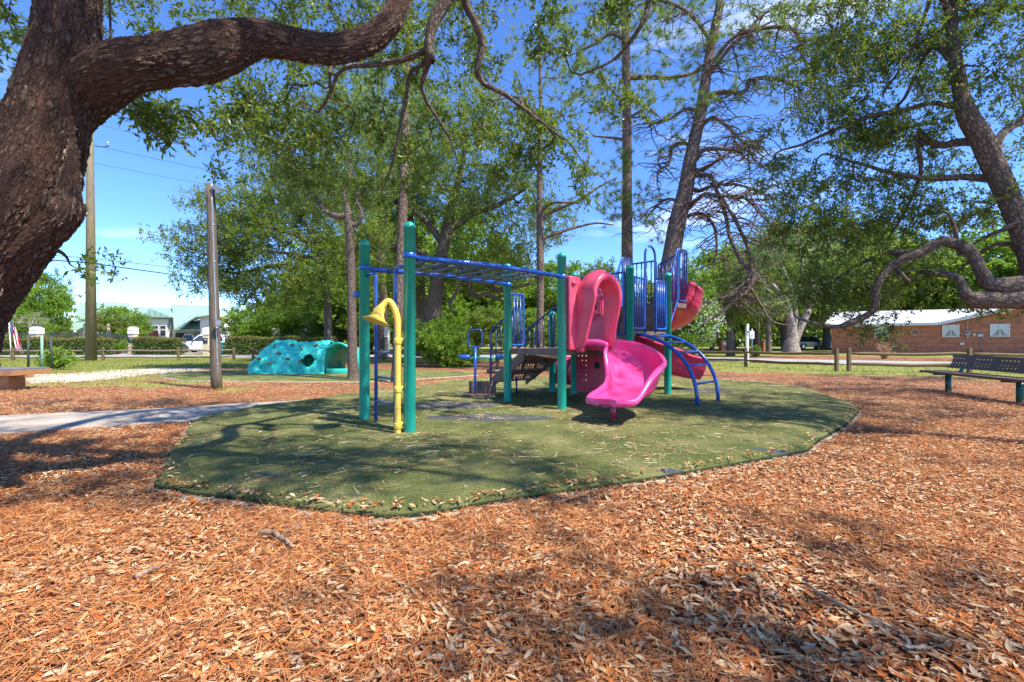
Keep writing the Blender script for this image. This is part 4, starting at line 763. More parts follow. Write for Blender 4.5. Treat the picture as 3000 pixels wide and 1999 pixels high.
def road_edges(w, jit=0):
    T = unit(np.gradient(road_c, axis=0)); N = np.stack([-T[:, 1], T[:, 0], np.zeros(len(T))], 1)
    return road_c+N*w/2, road_c-N*w/2
ra, rb_ = road_edges(5.6); road_poly = np.concatenate([ra[:, :2], rb_[::-1, :2]])

def sand_f(x, y):
    px = 1500+x/np.maximum(y, .1)*FPX; py = 999.5+CAMZ*FPX/np.maximum(y, .1)
    return px, py
sand_poly = np.array([G(*p)[:2] for p in [(60, 1122), (180, 1121), (330, 1108), (470, 1096), (560, 1087), (600, 1079), (470, 1078), (380, 1081), (250, 1091), (150, 1096), (70, 1100)]])
lawn_poly = np.array([G(*p)[:2] for p in [(-900, 1100), (60, 1098), (150, 1093), (250, 1090), (380, 1082), (560, 1078), (720, 1074), (900, 1076), (1050, 1070), (1200, 1062), (1450, 1058), (1700, 1060), (1990, 1078), (2180, 1090), (2450, 1098), (2800, 1108), (3400, 1125)]]+[(60, 8), (300, 100), (0, 600), (-300, 100)])
straw_poly = np.array([G(*p)[:2] for p in [(2160, 1044), (2430, 1042), (2800, 1048), (2900, 1060), (2700, 1062), (2300, 1056), (2170, 1054)]])

def ground():
    xs = np.sinh(np.linspace(-6.2, 6.2, 620))*3.2/2; xs = xs*(1)  # +-~790 m, fine near the middle
    u = np.linspace(-2.2, 6.6, 620); ys = np.sinh(u)*2.0+3
    X, Yg = np.meshgrid(xs, ys, indexing='ij')
    Z = .02*(fbm(X, Yg, 1.6, 2)-.5)-.004
    Z = np.where(inpoly(X, Yg, mat_poly), -.02, Z)
    f = fbm(X, Yg, 1.2, 4); f2 = fbm(X, Yg, .35, 8)
    g = np.clip(sdpoly(X, Yg, lawn_poly)/1.6+(f-.5)*2.2+(f2-.5)+.5, 0, 1)
    left = np.clip((-X-2.0)/3, 0, 1)*np.clip((Yg-8)/2.5, 0, 1)*np.clip((17-Yg)/3+1, 0, 1)
    g = np.maximum(g, np.clip((f-.52)*5+(f2-.5)*1.5, 0, .8)*left)
    rt = np.clip((X-3)/3, 0, 1)*np.clip((Yg-5.5)/1.5, 0, 1); g = np.maximum(g, np.clip((f-.66)*5, 0, .6)*rt)
    mid = np.clip(1-np.abs(X+1)/5, 0, 1)*np.clip((Yg-8.6), 0, 1)*np.clip((20-Yg)/4, 0, 1); g = np.maximum(g, np.clip((f-.53)*5, 0, .7)*mid)
    s = np.clip(sdpoly(X, Yg, sand_poly)/.7+(f2-.5)*2.5+.6, 0, 1)
    st = np.clip(sdpoly(X, Yg, straw_poly)/1.0+.3+(f-.5), 0, 1)
    shoulder = np.clip(1-np.abs(np.abs(sdpoly(X, Yg, road_poly))-.5)/1.2, 0, 1)*.35*(f2 > .5)
    s = np.maximum(s, shoulder); dirt = np.clip(.5-np.hypot((X+3.1)/.9, Yg-2.6)+(f2-.5)*.8, 0, 1)
    mb = MB(); mb.grid(np.stack([X, Yg, Z], -1), attr=np.stack([g*(1-st), s, np.maximum(dirt, 0)], -1).reshape(-1, 3))
    m, nd, lk, b, o = newmat('leaf_strewn_ground'); b.inputs['Roughness'].default_value = .95; b.inputs['Specular IOR Level'].default_value = .15
    v = coords(nd, lk); a = nd.new('ShaderNodeAttribute'); a.attribute_name = 'mask'; sp = nd.new('ShaderNodeSeparateXYZ'); lk.new(a.outputs['Vector'], sp.inputs[0])
    vo = nd.new('ShaderNodeTexVoronoi'); vo.inputs['Scale'].default_value = 16; vo.inputs['Randomness'].default_value = 1
    vs = coords(nd, lk, (1, 2.2, 1)); nn = nd.new('ShaderNodeTexNoise'); nn.inputs['Scale'].default_value = 5; lk.new(v, nn.inputs['Vector'])
    ma = nd.new('ShaderNodeVectorMath'); ma.operation = 'MULTIPLY_ADD'; ma.inputs[1].default_value = (.5, .5, .5); lk.new(nn.outputs['Color'], ma.inputs[0]); lk.new(vs, ma.inputs[2]); lk.new(ma.outputs[0], vo.inputs['Vector'])
    sx = nd.new('ShaderNodeSeparateXYZ'); lk.new(vo.outputs['Color'], sx.inputs[0])
    lit = ramp(nd, [(0, (.20, .075, .035)), (.25, (.34, .13, .06)), (.5, (.38, .19, .09)), (.72, (.26, .12, .065)), (.85, (.46, .29, .16)), (1, (.55, .39, .24))]); lk.new(sx.outputs[0], lit.inputs[0])
    br = ramp(nd, [(.35, (.66, .58, .52)), (.68, (1, 1, 1))]); lk.new(noise(nd, lk, v, .8, 5), br.inputs[0]); litc = mixc(nd, lk, 1.0, lit.outputs[0], br.outputs[0], 'MULTIPLY')
    gr = ramp(nd, [(.3, (.15, .17, .035)), (.5, (.26, .27, .065)), (.7, (.38, .35, .12))]); lk.new(noise(nd, lk, v, 6, 6, .65), gr.inputs[0])
    sd = ramp(nd, [(.3, (.36, .27, .18)), (.5, (.62, .53, .40)), (.7, (.74, .67, .55))]); lk.new(noise(nd, lk, v, 3, 5), sd.inputs[0])
    def thr(mask, sc_, k=.35):
        x = nd.new('ShaderNodeMath'); x.operation = 'ADD'; lk.new(mask, x.inputs[0]); y = nd.new('ShaderNodeMath'); y.operation = 'MULTIPLY_ADD'; lk.new(noise(nd, lk, v, sc_, 6, .7), y.inputs[0]); y.inputs[1].default_value = 1.6; y.inputs[2].default_value = -.8
        lk.new(y.outputs[0], x.inputs[1]); r = ramp(nd, [(.5-k*.4, (0, 0, 0)), (.5+k*.4, (1, 1, 1))]); lk.new(x.outputs[0], r.inputs[0]); return r.outputs[0]
    c = mixc(nd, lk, thr(sp.outputs[0], 9), litc, gr.outputs[0]); c = mixc(nd, lk, thr(sp.outputs[1], 7), c, sd.outputs[0]); c = mixc(nd, lk, thr(sp.outputs[2], 7), c, (.20, .15, .12))
    lk.new(c, b.inputs['Base Color'])
    hh = nd.new('ShaderNodeMath'); hh.operation = 'ADD'; lk.new(sx.outputs[1], hh.inputs[0]); lk.new(noise(nd, lk, v, 60, 5), hh.inputs[1]); bump(nd, lk, hh.outputs[0], b, .8, .03)
    tag(mb.build('ground', m, None, attrname='mask'), kind='structure')
    # road, path
    mr = pmat('pale_asphalt', (.36, .345, .33), (.27, .255, .245), 1.2, .9, .4, 90)
    a_, b_ = road_edges(5.6); rr = np.stack([a_, b_], 1); rr[..., 2] = .030
    tag(MB().grid(rr).build('road', mr), kind='structure')
    dv = MB(); dv.add(np.array([(-44, 35.0, .026), (-27.5, 35.0, .026), (-27, 46, .026), (-40, 46, .026)]), np.array([[0, 1, 2, 3]])); tag(dv.build('driveway', pmat('driveway_concrete', (.42, .36, .32), (.36, .31, .27), 2, .9, .2, 60)), kind='structure')
    mp_ = pmat('path_asphalt', (.27, .225, .175), (.46, .40, .32), 2.2, .95, 1.0, 130, lo=.38, hi=.62)
    n = len(path_poly); P3 = []
    for i in range(n):
        p, q = path_poly[i], path_poly[(i+1) % n]; k = max(1, int(np.hypot(*(q-p))/.25))
        for t in np.arange(k)/k: P3.append(p+(q-p)*t+rng.normal(0, .015, 2))
    P3 = np.array(P3); pv = np.concatenate([np.c_[P3, np.full(len(P3), .024)], np.c_[P3, np.full(len(P3), -.03)]]); k = len(P3); j = np.arange(k)
    tag(MB().add(pv, [j[None], np.stack([j, (j+1) % k, (j+1) % k+k, j+k], 1)[:, ::-1]]).build('path', mp_, smooth=False), kind='structure')

def play_mat(poly, name, label, H, wear=None, sheet=True):
    c = poly.mean(0); q = np.r_[poly, poly[:1]]; ln = np.r_[0, np.cumsum(np.hypot(*np.diff(q, axis=0).T))]; tt = np.linspace(0, ln[-1], 421)[:-1]; P = np.c_[np.interp(tt, ln, q[:, 0]), np.interp(tt, ln, q[:, 1])]; P = .25*np.roll(P, 1, 0)+.5*P+.25*np.roll(P, -1, 0)
    P += (fbm(P[:, 0], P[:, 1], .25, 3)[:, None]-.5)*.05
    L = []; sc_ = [(1.0, -.03), (1.0, H*.38), (.997, H*.48), (.985, H*.66), (.96, H*.86), (.93, H)]+[(q, H) for q in np.linspace(.88, .02, 44)]
    for k, z in sc_: L.append(np.c_[c+(P-c)*k+rng.normal(0, .002, P.shape)*(.98 < k < 1.001 and z > 0), np.full(len(P), z)])
    V = np.array(L); x, y = V[..., 0], V[..., 1]; V[..., 2] += np.where(V[..., 2] >= H*.93, .016*(fbm(x, y, 1.1, 6)-.5)+.006*(fbm(x, y, .25, 7)-.5), 0)
    w = np.zeros_like(x)
    for (cx, cy, rx, ry, k) in wear or []:
        w = np.maximum(w, np.clip((1.15-np.hypot((x-cx)/rx, (y-cy)/ry))*2.2, 0, 1)*k)
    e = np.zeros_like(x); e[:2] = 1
    root = thing(name, label, 'play surface', (c[0], c[1], 0))
    m, nd, lk, b, o = newmat(name+'_turf'); b.inputs['Roughness'].default_value = .95; b.inputs['Specular IOR Level'].default_value = .15
    v = coords(nd, lk); a = nd.new('ShaderNodeAttribute'); a.attribute_name = 'mask'; sp = nd.new('ShaderNodeSeparateXYZ'); lk.new(a.outputs['Vector'], sp.inputs[0])
    r = ramp(nd, [(.3, (.085, .11, .032)), (.45, (.15, .17, .052)), (.58, (.22, .225, .08)), (.72, (.33, .28, .125))]); lk.new(noise(nd, lk, v, 1.6, 8, .62), r.inputs[0])
    f = ramp(nd, [(.38, (.45, .45, .45)), (.62, (1.4, 1.4, 1.4))]); lk.new(noise(nd, lk, v, 55, 6, .85), f.inputs[0]); cc = mixc(nd, lk, 1.0, r.outputs[0], f.outputs[0], 'MULTIPLY')
    nn = ramp(nd, [(.42, (0, 0, 0)), (.62, (1, 1, 1))]); x2 = nd.new('ShaderNodeMath'); x2.operation = 'MULTIPLY_ADD'; lk.new(noise(nd, lk, v, 2.5, 6, .65), x2.inputs[0]); x2.inputs[1].default_value = .7; lk.new(sp.outputs[0], x2.inputs[2])
    y2 = nd.new('ShaderNodeMath'); y2.operation = 'MULTIPLY'; lk.new(x2.outputs[0], y2.inputs[0]); lk.new(sp.outputs[0], y2.inputs[1]); lk.new(y2.outputs[0], nn.inputs[0])
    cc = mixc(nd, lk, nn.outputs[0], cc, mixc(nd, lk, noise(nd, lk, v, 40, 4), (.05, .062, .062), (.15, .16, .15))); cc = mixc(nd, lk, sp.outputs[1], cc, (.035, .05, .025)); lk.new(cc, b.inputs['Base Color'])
    bump(nd, lk, noise(nd, lk, v, 170, 3, .8), b, .9, .02)
    mb = MB(); mb.grid(V, closed_v=True, attr=np.stack([w, e, e], -1).reshape(-1, 3)); mb.build('turf', m, root, attrname='mask')
    k = MB(); q = []
    for sc2, z in ((1.001, .0), (1.001, .018), (1.007, .016), (1.009, -.03)): q.append(np.c_[c+(P-c)*sc2, np.full(len(P), z)])
    k.grid(np.array(q), closed_v=True).build('border', M['concrete'], root)
    return P

# ------------------------------------------------------------------ litter
def litter_leaves(n_by_ring):
    Ps = []
    for y0, y1, dens in n_by_ring:
        k = int((y1**2-y0**2)*.5*2.6*dens); Y = np.sqrt(rng.uniform(y0**2, y1**2, k)); X = (rng.random(k)*2.6-1.3)*Y; Ps.append(np.c_[X, Y])
    return np.concatenate(Ps)
def litter():
    P = litter_leaves([(1.15, 2.2, 5000), (2.2, 3.4, 4000), (3.4, 5, 2800), (5, 8, 1500), (8, 12, 520), (12, 16, 200)])
    x, y = P[:, 0], P[:, 1]; sdm = sdpoly(x, y, mat_poly); keep = (sdm < np.where(rng.random(len(x)) < .35, rng.exponential(.07, len(x)), -.01)) & ~inpoly(x, y, path_poly) & ~inpoly(x, y, mat2_poly)
    keep &= ~((sdpoly(x, y, lawn_poly) > -.2)); keep &= ~((inpoly(x, y, sand_poly)) & (rng.random(len(x)) < .9)); keep &= ~((np.hypot((x+3.1)/.8, y-2.6) < .35) & (rng.random(len(x)) < .7))
    keep &= ~((y > 7.5) & (x < -2) & (fbm(x, y, 1.2, 4) > .56) & (rng.random(len(x)) < .75))
    P = P[keep]; x, y = P[:, 0], P[:, 1]; n = len(P)
    L = rng.uniform(.022, .062, n)*(1+.12*(y < 2.2)); Wd = L*rng.uniform(.24, .36, n); th = rng.uniform(0, 2*math.pi, n)
    tilt = rng.normal(0, .15, n); roll = rng.normal(0, .22, n)
    D = np.stack([np.cos(th)*np.cos(tilt), np.sin(th)*np.cos(tilt), np.sin(tilt)], 1); S = np.stack([-np.sin(th), np.cos(th), np.zeros(n)], 1); N = np.cross(D, S); S = S*np.cos(roll)[:, None]+N*np.sin(roll)[:, None]; N = np.cross(D, S)
    z = .006+rng.random(n)**1.5*.028+np.abs(np.sin(tilt))*L*.5+.02*(fbm(x, y, 1.6, 2)-.5)
    z = np.where(inpoly(x, y, mat_poly), .075+.02*rng.random(n), z); C = np.c_[x, y, z]; curl = rng.uniform(-.12, .22, n)
    near = y < 5
    def mesh(sel, prof, bend_):
        m = sel.sum(); c, d, s_, nn = C[sel], D[sel], S[sel], N[sel]; l, w, cu = L[sel][:, None], Wd[sel][:, None], curl[sel][:, None]; V = []
        for (a, b, k) in prof: V.append(c+d*l*(a-.5)+s_*w*b*.5+nn*(cu*l*((a-.5)**2*4-.5)+k*w))
        return np.stack(V, 1).reshape(-1, 3), m
    pr8 = [(0, 0, 0), (.28, .85, .10), (.62, .95, .10), (1, 0, .0), (.62, -.95, .10), (.28, -.85, .10), (.3, 0, -.05), (.65, 0, -.05)]
    V, m = mesh(near, pr8, 0); b = np.arange(m)[:, None]*8
    Fq = np.concatenate([b+[1, 2, 7, 6], b+[6, 7, 4, 5]]); Ft = np.concatenate([b+[0, 1, 6], b+[0, 6, 5], b+[2, 3, 7], b+[7, 3, 4]])
    mb = MB().add(V, [Fq, Ft]); r1 = np.repeat(rng.random(m), 8)
    pr5 = [(0, 0, 0), (.5, .95, .08), (1, 0, 0), (.5, -.95, .08)]
    V2, m2 = mesh(~near, pr5, 0); mb.add(V2, (np.arange(m2)[:, None]*4+[0, 1, 2, 3])); r2 = np.repeat(rng.random(m2), 4)
    m_ = newmat('dry_oak_leaf'); mm, nd, lk, bs, o = m_; a = nd.new('ShaderNodeAttribute'); a.attribute_name = 'rnd'
    r = ramp(nd, [(0, (.14, .055, .03)), (.12, (.26, .10, .05)), (.25, (.42, .13, .04)), (.36, (.60, .19, .045)), (.46, (.46, .21, .09)), (.58, (.50, .29, .14)), (.74, (.60, .41, .22)), (.88, (.72, .54, .33)), (1, (.42, .33, .23))]); lk.new(a.outputs['Fac'], r.inputs[0]); lk.new(r.outputs[0], bs.inputs['Base Color']); bs.inputs['Roughness'].default_value = .85; bs.inputs['Specular IOR Level'].default_value = .12
    t = nd.new('ShaderNodeBsdfTranslucent'); lk.new(r.outputs[0], t.inputs[0]); s = nd.new('ShaderNodeMixShader'); s.inputs[0].default_value = .18; lk.new(bs.outputs[0], s.inputs[1]); lk.new(t.outputs[0], s.inputs[2]); lk.new(s.outputs[0], o.inputs[0])
    tag(mb.build('leaf_litter', mm, None, smooth=False, rnd=np.concatenate([r1, r2]), origin=(0, 6, 0)), 'thick carpet of dry orange and tan oak leaves', 'leaf litter', kind='stuff')
    # pine straw
    def needles(P, z, wid, name, label, stops, zr=.03, ll=(.10, .22)):
        n = len(P); th = rng.uniform(0, 2*math.pi, n); l = rng.uniform(*ll, n); cv = rng.normal(0, .25, n); V = []
        for u in (0, .5, 1):
            a = th+cv*(u-.5)*2; c = np.stack([P[:, 0]+np.cos(a)*l*(u-.5), P[:, 1]+np.sin(a)*l*(u-.5), z+rng.random(n)*zr*(1 if u != .5 else .6)], 1)
            s_ = np.stack([-np.sin(a), np.cos(a), rng.normal(0, .5, n)], 1)*wid/2; V += [c-s_, c+s_]
        V = np.stack(V, 1).reshape(-1, 3); b = np.arange(n)[:, None]*6; F = np.concatenate([b+[0, 1, 3, 2], b+[2, 3, 5, 4]])
        mm, nd, lk, bs, o = newmat(name+'_mat'); a = nd.new('ShaderNodeAttribute'); a.attribute_name = 'rnd'; r = ramp(nd, stops); lk.new(a.outputs['Fac'], r.inputs[0]); lk.new(r.outputs[0], bs.inputs['Base Color']); bs.inputs['Roughness'].default_value = .7
        tag(MB().add(V, F).build(name, mm, None, smooth=False, rnd=np.repeat(rng.random(n), 6), origin=(0, 6, 0)), label, 'debris', kind='stuff')
    P = litter_leaves([(1.15, 3, 2400), (3, 6, 1100), (6, 10, 250)]); x, y = P[:, 0], P[:, 1]; k = ~inpoly(x, y, mat_poly) & ~inpoly(x, y, path_poly); P = P[k]; x, y = P[:, 0], P[:, 1]; P = P[rng.random(len(P)) < np.clip(.35+(fbm(x, y, .8, 12)-.45)*3+.3*(x < -.2), .1, 1)]
    needles(P, .012, .0022, 'pine_straw', 'reddish pine needles mixed into the dry leaves', [(0, (.20, .065, .02)), (.5, (.46, .15, .04)), (1, (.60, .30, .10))], .045)
    n = 26000; lo = mat_poly.min(0); hi = mat_poly.max(0); P = rng.uniform(lo, hi, (n, 2)); P = P[sdpoly(P[:, 0], P[:, 1], mat_poly) > .12]; P = P[rng.random(len(P)) < np.clip((fbm(P[:, 0], P[:, 1], .7, 15)-.38)*3.2, .08, 1)]
    needles(P, .108, .0032, 'fallen_needles', 'scattered brown needles and catkins lying on the green mat', [(0, (.22, .10, .04)), (.4, (.45, .22, .09)), (.7, (.5, .38, .2)), (1, (.70, .64, .45))], .012, (.03, .2))
    n = 1500; P = rng.uniform(lo, hi, (n, 2)); P = P[sdpoly(P[:, 0], P[:, 1], mat_poly) > .1]; n = len(P); Z = np.full(n, .112)
    V, F = leaf_mesh(np.c_[P, Z], np.c_[rng.normal(size=(n, 2)), rng.normal(0, .12, n)], np.c_[rng.normal(0, .3, (n, 2)), np.ones(n)], rng.uniform(.02, .055, n), rng.uniform(.008, .018, n))
    tag(MB().add(V, F).build('fallen_leaves', mm, None, smooth=False, rnd=np.repeat(rng.random(n)*.7+.3, 4), origin=(0, 6, .1)), 'single dry leaves lying loose on the green mat', 'leaves', kind='stuff')
    # grass blades
    n = 90000; Y = np.sqrt(rng.uniform(8**2, 27**2, n)); X = (rng.random(n)*2.5-1.25)*Y; f = fbm(X, Y, 1.2, 4); ok = (sdpoly(X, Y, lawn_poly) > (f-.5)*-1.5-.2) & (sdpoly(X, Y, sand_poly) < .1)
    ok |= (X < -2) & (Y > 8.6) & (f > .57) & (rng.random(n) < .5); ok |= (X > 4) & (f > .66) & (rng.random(n) < .4)
    ok &= (X < 3) | (rng.random(n) < .3); ok &= ~inpoly(X, Y, mat_poly) & ~inpoly(X, Y, path_poly) & ~inpoly(X, Y, road_poly) & ~inpoly(X, Y, mat2_poly)
    X, Y = X[ok], Y[ok]; n = len(X); V, F = leaf_mesh(np.c_[X, Y, np.zeros(n)-.005], np.c_[rng.normal(0, .4, (n, 2)), np.ones(n)], np.c_[rng.normal(size=(n, 2)), np.zeros(n)], rng.uniform(.05, .13, n), rng.uniform(.010, .02, n))
    tag(MB().add(V, F).build('grass', leafmat('grass_blade', [(0, (.15, .19, .03)), (.6, (.28, .30, .06)), (1, (.44, .40, .14))], .3), None, smooth=False, rnd=np.repeat(np.clip(rng.random(n)*.7+.3*fbm(X, Y, 2, 3), 0, 1), 4), origin=(0, 18, 0)), 'ragged short grass of the verge and lawn', 'grass', kind='stuff')
    # broken sticks
    def stick(pts, r, label):
        mb = MB(); P = np.array(pts, float); q, rr = smooth_path(P, 18, np.linspace(r, r*.45, len(P))); q += rng.normal(0, r*.25, q.shape); mb.tube(q, rr, 7)
        k = 9; d = unit(q[k+1]-q[k]); sd = np.array([-d[1], d[0], .35]); mb.tube([q[k], q[k]+(d*.6+sd)*r*7], [rr[k]*.55, rr[k]*.3], 5)
        tag(mb.build('fallen_branch', M['stick'], None, origin=P[0]), label, 'stick', 'dead sticks on the ground')
    stick([G(765, 1558, .04), G(800, 1562, .05), G(832, 1580, .05), G(862, 1604, .04)], .017, 'thick broken branch piece lying in the leaves before the mat')
    stick([G(395, 1690, .04), G(440, 1668, .05), (G(470, 1658, .04))], .014, 'short grey stick in the leaves below the left corner of the mat')
    stick([G(2360, 1708, .04), G(2440, 1760, .05), G(2530, 1800, .05), G(2640, 1852, .04)], .009, 'long thin twig slanting through the leaves at lower right')
    stick([G(2150, 1650, .04), G(2200, 1655, .05), G(2265, 1668, .04)], .006, 'small thin twig in the sunny leaves right of centre')
    stick([G(770, 1287, .115), G(795, 1282, .12), G(815, 1280, .115)], .012, 'small pale stick lying on the green mat')
# ------------------------------------------------------------------ play structure
ZM = .10                                   # top of the mat
A_, B_, C_, D_ = [np.array([x, y, 0.]) for x, y in ((-1.895, 5.85), (-1.132, 5.03), (-.074, 7.62), (.73, 6.67))]
E_, F_, H_, Gp = [np.array([x, y, 0.]) for x, y in ((2.0, 7.72), (2.95, 8.62), (1.18, 8.62), (2.12, 9.50))]
vv = unit(np.array([.72, .694, 0])); uu = np.array([vv[1], -vv[0], 0])      # vv along the decks, uu towards the viewer's right
ZD1, ZD2, ZD3 = .98, 1.27, 1.84
def z3(p, z): return np.array([p[0], p[1], z])

def panel_bars(mb, p, q, z0, z1, n, r=.014, rr=.019, zq0=None, zq1=None, corner=.05):
    zq0 = z0 if zq0 is None else zq0; zq1 = z1 if zq1 is None else zq1
    loop = [z3(p, z0), z3(p, z1), z3(q, zq1), z3(q, zq0), z3(p, z0)]
    P = bend([(z3(p, z0)+z3(q, zq0))/2]+[z3(p, z0), z3(p, z1), z3(q, zq1), z3(q, zq0)]+[(z3(p, z0)+z3(q, zq0))/2+1e-4], corner, 5)[:-1]
    mb.tube(P, rr, 8, closed=True)
    for k in range(1, n+1):
        t = k/(n+1); c = p+(q-p)*t; mb.cyl(z3(c, z0+(zq0-z0)*t), z3(c, z1+(zq1-z1)*t), r, 6)

def perforated(mb, f, nu, nv, hole, k=.62):
    """a sheet f(u, v) of nu x nv cells, with oval openings in the cells where hole(i, j)"""
    for i in range(nu):
        for j in range(nv):
            c = lambda a, b: f((i+a)/nu, (j+b)/nv)
            o = [(0, 0), (.5, 0), (1, 0), (1, .5), (1, 1), (.5, 1), (0, 1), (0, .5)]
            if not hole(i, j): mb.add([c(*q) for q in (o[0], o[2], o[4], o[6])], np.array([[0, 1, 2, 3]])); continue
            inn = [(.5+.5*k*math.cos(math.radians(-135+45*t)), .5+.5*k*math.sin(math.radians(-135+45*t))) for t in range(8)]
            t = np.arange(8); mb.add([c(*q) for q in o]+[c(*q) for q in inn], np.stack([t, (t+1) % 8, (t+1) % 8+8, t+8], 1))

def slide_channel(mb, P, wid, hl, hr, flat=.55, lip=.045, ns=7):
    """U-shaped trough swept along P; hl, hr = wall heights left and right"""
    P = np.asarray(P); n = len(P); T = unit(np.gradient(P, axis=0)); S = unit(np.cross(T, np.tile([0, 0, 1.], (n, 1)))); U = np.cross(S, T); U = unit(U*.5+np.array([0, 0, .5]))
    rows = []
    for i in range(n):
        w = wid[i]/2; r = []
        def wall(sg, h):
            pts = []; fl = w*flat
            for q in range(ns+1):
                a = q/ns*math.pi/2; pts.append((sg*(fl+(w-fl)*math.sin(a)), (h*.55)*(1-math.cos(a)) if q < ns else h*.55))
            pts.append((sg*(w+.012), h*.8)); pts.append((sg*(w+.018), h)); pts.append((sg*(w+.018+lip*.5), h+lip*.35)); pts.append((sg*(w+.018+lip), h)); pts.append((sg*(w+.022+lip), h-lip*.7)); pts.append((sg*(w+.035), h-lip*1.2)); 
            pts.append((sg*(w+.030), h*.5)); pts.append((sg*(fl+.02), -.035)); return pts
        L = wall(-1, hl[i]); Rr = wall(1, hr[i]); r = L[::-1]+Rr
        rows.append([P[i]+S[i]*a+U[i]*b for a, b in r])
    V = np.array(rows); mb.grid(V, closed_v=True)
    for e in (0, n-1):   # close the ends
        m = V.shape[1]; h = m//2; t = np.arange(h-1); mb.add(V[e], np.stack([t, t+1, m-2-t, m-1-t], 1))

def play_structure():
    root = thing('play_structure', 'green blue and pink playground structure with ladder bars, slides and stairs', 'playground', (.5, 7.2, ZM))
    # posts
    def post(p, h=2.3, name='post', lab=None):
        r = .0655; prof = [(r, ZM-.08), (r, ZM+h-.065)]+[(r*math.cos(a)*1.03, ZM+h-.065+.065*math.sin(a)) for a in np.linspace(0, math.pi/2, 7)[:-1]]+[(.002, ZM+h)]
        mb = MB(); mb.lathe(prof, (p[0], p[1], 0), 24); o = mb.build(name, M['green'], root)
        rb = MB(); rb.lathe([(r+.003, ZM+h-.072), (r+.004, ZM+h-.062), (r+.003, ZM+h-.052)], (p[0], p[1], 0), 24); rb.build('cap_ring', M['green'], o)
        return o
    PA = post(A_); PB = post(B_, 2.32)
    for p in (C_, D_, E_, F_, H_, Gp): post(p)
    extra = np.array([.80, 9.05, 0]); post(extra, 1.6)
    # overhead ladder
    ol = MB(); s = 0.0
    zr = 2.03
    near = (B_+vv*.05, D_-vv*.05); far = (A_+vv*.05, C_-vv*.05)
    rails = []
    top = None
    mb = MB(); mb.tube([z3(near[0], zr), z3((near[0]+near[1])/2, zr+.035), z3(near[1], zr+.02)], .031, 12); top = mb.build('overhead_rail', M['blue'], root)
    for k in range(1, 9):
        t = k/9; a = near[0]+(near[1]-near[0])*t; b = far[0]+(far[1]-far[0])*t; zz = zr+.07*(t-t*t)+.02*t
        MB().cyl(z3(a, zz), z3(b, zz), .0165, 8).build('rung', M['grip'], top)
    MB().tube([z3(far[0], zr), z3((far[0]+far[1])/2, zr+.035), z3(far[1], zr+.02)], .031, 12).build('overhead_rail', M['blue'], root)
    for p, q in ((B_, near[0]), (D_, near[1]), (A_, far[0]), (C_, far[1])): MB().lathe([(.070, -.03), (.074, -.028), (.074, .028), (.070, .03)], z3(p, zr+.01), 20).build('rail_clamp', M['blue'], root)
    # rung ladder between the two end posts
    AB = unit(B_-A_); a = A_+AB*.32; b = B_-AB*.32
    lad = MB(); lad.tube(bend([z3(A_+AB*.05, 1.93), z3(a, 1.95), z3(a, ZM-.02)], .10), .0215, 10); lo = lad.build('rung_ladder', M['blue'], root)
    MB().tube(bend([z3(B_-AB*.05, 1.93), z3(b, 1.95), z3(b, ZM-.02)], .10), .0215, 10).build('ladder_rail', M['blue'], lo)
    for z in (.965, .66, .365): MB().cyl(z3(a, z), z3(b, z), .017, 8).build('rung', M['grip'], lo)
    # small blue socket on the far end post
    MB().tube([A_+[-.05, .0, 1.70], A_+[-.10, .03, 1.70], A_+[-.15, .06, 1.695], A_+[-.19, .08, 1.69]], [.045, .045, .033, .008], 12).build('end_cap', M['blue'], root)
    # talk tube
    tb = np.array([-1.244, 4.955, 0]); hd = unit(np.array([-.93, -.25, 0]))
    P = bend([z3(tb, ZM-.01), z3(tb, 1.39), z3(tb+hd*.10, 1.575), z3(tb+hd*.20, 1.40)], .16, 9); P = P[:-1]
    P = np.concatenate([P, [tb+hd*.185+[0, 0, 1.45], tb+hd*.215+[0, 0, 1.405]]]); r = np.full(len(P), .034); r[-2] = .042; r[-1] = .055
    tt = MB(); tt.tube(P, r, 18, cap=False); t_ = tt.build('talk_tube', M['yellow'], root)
    ax = unit(np.array([hd[0]*.30, hd[1]*.3-.16, -1.])); xx = unit(np.cross(ax, [0, 1, 0])); yy = np.cross(ax, xx); R3 = np.stack([xx, yy, ax], 1)
    q = tb+hd*.185+[0, 0, 1.44]; R3 = R3*1.25
    MB().lathe([(.040, -.02), (.046, .03), (.056, .06), (.078, .088), (.112, .108), (.117, .112), (.112, .115), (.09, .104), (.05, .098), (.001, .096)], q, 24, R3).build('horn', M['yellow'], t_)
    for z in (1.10, .575, .18):
        c = MB(); c.lathe([(.034, -.034), (.042, -.032), (.043, 0), (.042, .032), (.034, .034)], z3(tb, z), 20); c.beam(z3(tb, z)+[.03, .01, .02], z3(B_, z)-[.055, -.01, -.02], .02, .03); c.box(z3(B_, z+.03)-[.068, -.005, -.01], (.018, .04, .13)); c.build('clamp', M['yellow'], t_, bevel=.004)
    c = MB(); c.lathe([(.034, -.006), (.037, 0), (.034, .006)], z3(tb, .375), 20); c.build('collar', M['yellow'], t_)
    # decks
    def deck(corners, z, th, name):
        n = len(corners); c = np.array([z3(p, z) for p in corners]); b = np.array([z3(p, z-th) for p in corners]); j = np.arange(n)
        return MB().add(np.concatenate([c, b]), [j[None], (j+n)[None, ::-1], np.stack([j, j+n, (j+1) % n+n, (j+1) % n], 1)]).build(name, M['deck'], root, smooth=False, bevel=.008)
    deck([C_, D_, E_, H_], ZD1, .095, 'lower_deck')
    deck([H_+uu*.04, E_, F_, Gp], ZD2, .08, 'upper_deck')
    e3 = F_+vv*.72; g3 = Gp+vv*.72
    deck([Gp+vv*.34, F_+vv*.34+uu*.03, e3+uu*.03, g3], ZD3, .09, 'top_deck')
